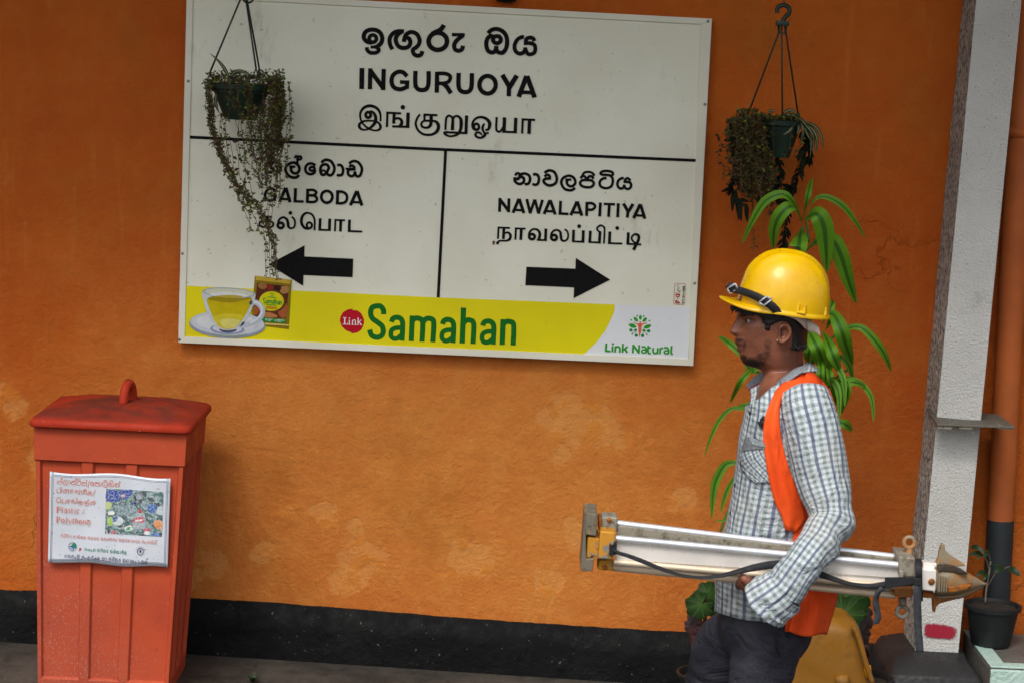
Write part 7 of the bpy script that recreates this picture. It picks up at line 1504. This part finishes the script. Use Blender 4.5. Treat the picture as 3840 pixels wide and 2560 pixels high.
def spider_mat():
    return leaf_mat('spider_leaf', '#8a9470', '#33461f', .26, .5, .2)
M_SPID = leaf_mat('spider_leaf', '#2c3d1a', '#8a8f6a', .14, .5, .15)
mb = MB()
for pts in (((490, 280), (470, 230), (420, 150), (360, 80), (270, 0)), ((515, 280), (560, 225), (640, 212), (730, 250), (820, 290)), ((345, 480), (340, 560), (355, 640), (382, 705)), ((500, 290), (510, 380), (540, 460))): add_leaf(mb, [at(700 + x / 3.136, 200 + y / 3.136, YH - .06) for x, y in pts], .012, face=(.2, -1, .5))
obj('spider_leaves', mb, M_SPID, hp1, recalc=False)
def a2(x, y): return (2680 + x / 3.016, 380 + y / 3.016)
hp2, cp2, rt2 = basket((2836, 446), (3008, 452), (2878, 590), (2964, 592), None, 'dark green hanging basket with bushy brown vines against the orange wall')
hk = at(2934, 88, YH)
def h2(x, y, d=0): return at(2600 + x / 1.568, y / 1.568, YH + d)
for x, y, dy in ((328, 655, -.02), (523, 668, -.10), (616, 675, .05)):
    mb = MB(); tx = {328: 500, 523: 520, 616: 545}[x]; mb.tube([h2(x, y, dy), h2(tx, 200, dy * .2), h2(tx, 150, dy * .15)], .0030, 8); obj('cord', mb, M_CORD, hp2)
mb = MB(); mb.tube(crv([tuple(h2(x, y)) for x, y in ((493, 78), (494, 50), (515, 34), (540, 33), (563, 50), (562, 82), (540, 102), (528, 122), (526, 132))], 4), .0075, 10); mb.box(h2(524, 139), (.042, .034, .017)); mb.box(h2(522, 197), (.027, .02, .004)); mb.tube([h2(507, 150), h2(507, 200)], .003, 6); mb.tube([h2(538, 150), h2(540, 200)], .003, 6)
w0 = h2(533, 36); mb.tube([w0, h2(538, 0), Vector((h2(540, 0).x + .01, YH, 3.91))], .0013, 6); mb.tube([w0, h2(530, -5), Vector((h2(530, 0).x - .005, YH + .01, 3.91))], .0013, 6); obj('hook', mb, M_CORD, hp2, bevel=.003)
lv = Leaves(); vm = MB()
strands(lv, vm, [a2(*p) + (s,) for p, s in (((360, 170), 16), ((370, 300), 20), ((390, 450), 22), ((420, 600), 26), ((450, 750), 28), ((470, 900), 28), ((480, 1080), 26))], 110, 36, YH - .05, .015, .008, 150, .42, yspread=.06)
strands(lv, vm, [a2(*p) + (20,) for p in ((280, 200), (270, 350), (270, 500), (290, 700), (260, 850), (300, 1000))], 26, 22, YH - .03, .018, .011, 110, .42)
strands(lv, vm, [a2(*p) + (20,) for p in ((560, 560), (600, 700), (640, 820), (620, 950), (600, 1100), (610, 1300))], 10, 22, YH - .04, .016, .010, 90, .42)
strands(lv, vm, [a2(*p) + (20,) for p in ((400, 900), (410, 1100), (420, 1300), (430, 1560), (440, 1680))], 3, 10, YH - .03, .014, .008, 60, .4)
strands(lv, vm, [a2(*p) + (20,) for p in ((700, 200), (690, 330), (680, 450), (660, 640))], 5, 60, YH - .11, .014, .008, 70, .5, cut=.3)
for i in range(420):
    x, y = rnd.choice(((rnd.uniform(250, 480), rnd.uniform(100, 260)), (rnd.uniform(480, 960), rnd.uniform(165, 215)))); lv.leaf(at(*a2(x, y), YH + rnd.uniform(-.10, .06)), (rnd.uniform(-1, 1), rnd.uniform(-1, 1), rnd.uniform(-.3, 1)), rnd.uniform(.010, .02), .011, min(1, max(0, rnd.gauss(.5, .22))))
lv.build('foliage', M_MINI2, hp2); obj('vine_stems', vm, M_VINE, hp2)
mb = MB(); M_LIP = plain('glossy_dark_leaf', '#171c10', .75, 0, .3, 30, spec=.1)
def lip_strand(path, dens=9, L=.034):
    q = [Vector(p) for p in crv([tuple(at(*a2(*p), YH - .03)) for p in path], 8)]; mb.tube(q, .0028, 6)
    for i in range(0, len(q) - 1):
        for _ in range(1 + (rnd.random() < .5)):
            t = (q[i + 1] - q[i]).normalized(); a = rnd.uniform(0, 6.28); s_ = t.orthogonal().normalized(); s_ = Matrix.Rotation(a, 3, t) @ s_; d = (t * .9 + s_ * .8).normalized(); Lf_ = L * rnd.uniform(.7, 1.2); add_leaf(mb, [q[i], q[i] + d * Lf_ * .5, q[i] + d * Lf_ + t * .004], .012, face=tuple(t.cross(s_) + Vector((0, -.6, .2))), seg=2)
lip_strand([(1010, 330), (1020, 480), (1000, 600), (960, 760), (905, 960), (850, 1030), (820, 1180), (800, 1400), (780, 1560), (770, 1650)]); lip_strand([(1040, 330), (1050, 500), (1070, 600), (1060, 680)], L=.026); lip_strand([(720, 620), (730, 760), (740, 850), (690, 960), (660, 1010)], L=.03); lip_strand([(880, 960), (780, 1010), (700, 1100), (740, 1150)], L=.028); lip_strand([(220, 830), (200, 960), (180, 1000)], L=.03)
for pts in (((230, 1000), (250, 1150), (272, 1360)), ((210, 1030), (205, 1140), (200, 1250)), ((295, 1180), (290, 1260), (302, 1360)), ((360, 1170), (362, 1260), (368, 1370)), ((240, 1190), (300, 1175), (380, 1170)), ((250, 1140), (320, 1120), (390, 1140)), ((250, 425), (180, 430), (98, 450)), ((260, 590), (215, 605), (180, 625)), ((240, 330), (190, 310), (165, 250)), ((480, 1060), (490, 1110), (505, 1175)), ((800, 1060), (790, 1100), (770, 1060)), ((1000, 560), (960, 620), (940, 690)), ((990, 640), (1000, 700), (1003, 770))): add_leaf(mb, [at(*a2(*p), YH - .07) for p in pts], .016, face=(rnd.uniform(-.4, .4), -1, .3))
obj('dark_leaves', mb, M_LIP, hp2, recalc=False)
mb = MB()
for pts in (((790, 130), (860, 100), (930, 150)), ((790, 150), (900, 165), (1000, 230), (1080, 330), (1165, 440)), ((900, 165), (1010, 260), (1070, 400), (1090, 500), (1075, 650)), ((900, 170), (1000, 280), (1060, 400), (1130, 500)), ((1040, 230), (1150, 300), (1210, 420), (1220, 555)), ((1000, 240), (1110, 320), (1160, 450), (1145, 590)), ((920, 230), (850, 330), (770, 385)), ((930, 200), (950, 290), (930, 380)), ((960, 200), (1000, 330), (980, 480)), ((950, 180), (1100, 360), (1120, 480), (1110, 590)), ((640, 150), (630, 110), (690, 105))): add_leaf(mb, [at(*a2(*p), YH - .05 - .02 * rnd.random()) for p in pts], .013, face=(.3, -1, .5))
obj('spider_leaves', mb, M_SPID, hp2, recalc=False)

# little weed at the foot of the wall
wd = atz(948, 2556, gz(-.95)); weed = thing('weed', 'tiny green weed sprouting from the dirty concrete in front of the black wall base', 'weed', wd)
mb = MB()
for i in range(9):
    a_ = i * .7; add_leaf(mb, [wd, wd + Vector((math.cos(a_) * .012, math.sin(a_) * .012, .016)), wd + Vector((math.cos(a_) * .026, math.sin(a_) * .026, .018 + .006 * (i % 3)))], .011, face=(0, -.3, 1), seg=3)
obj('foliage', mb, M_GLEAF, weed, recalc=False)
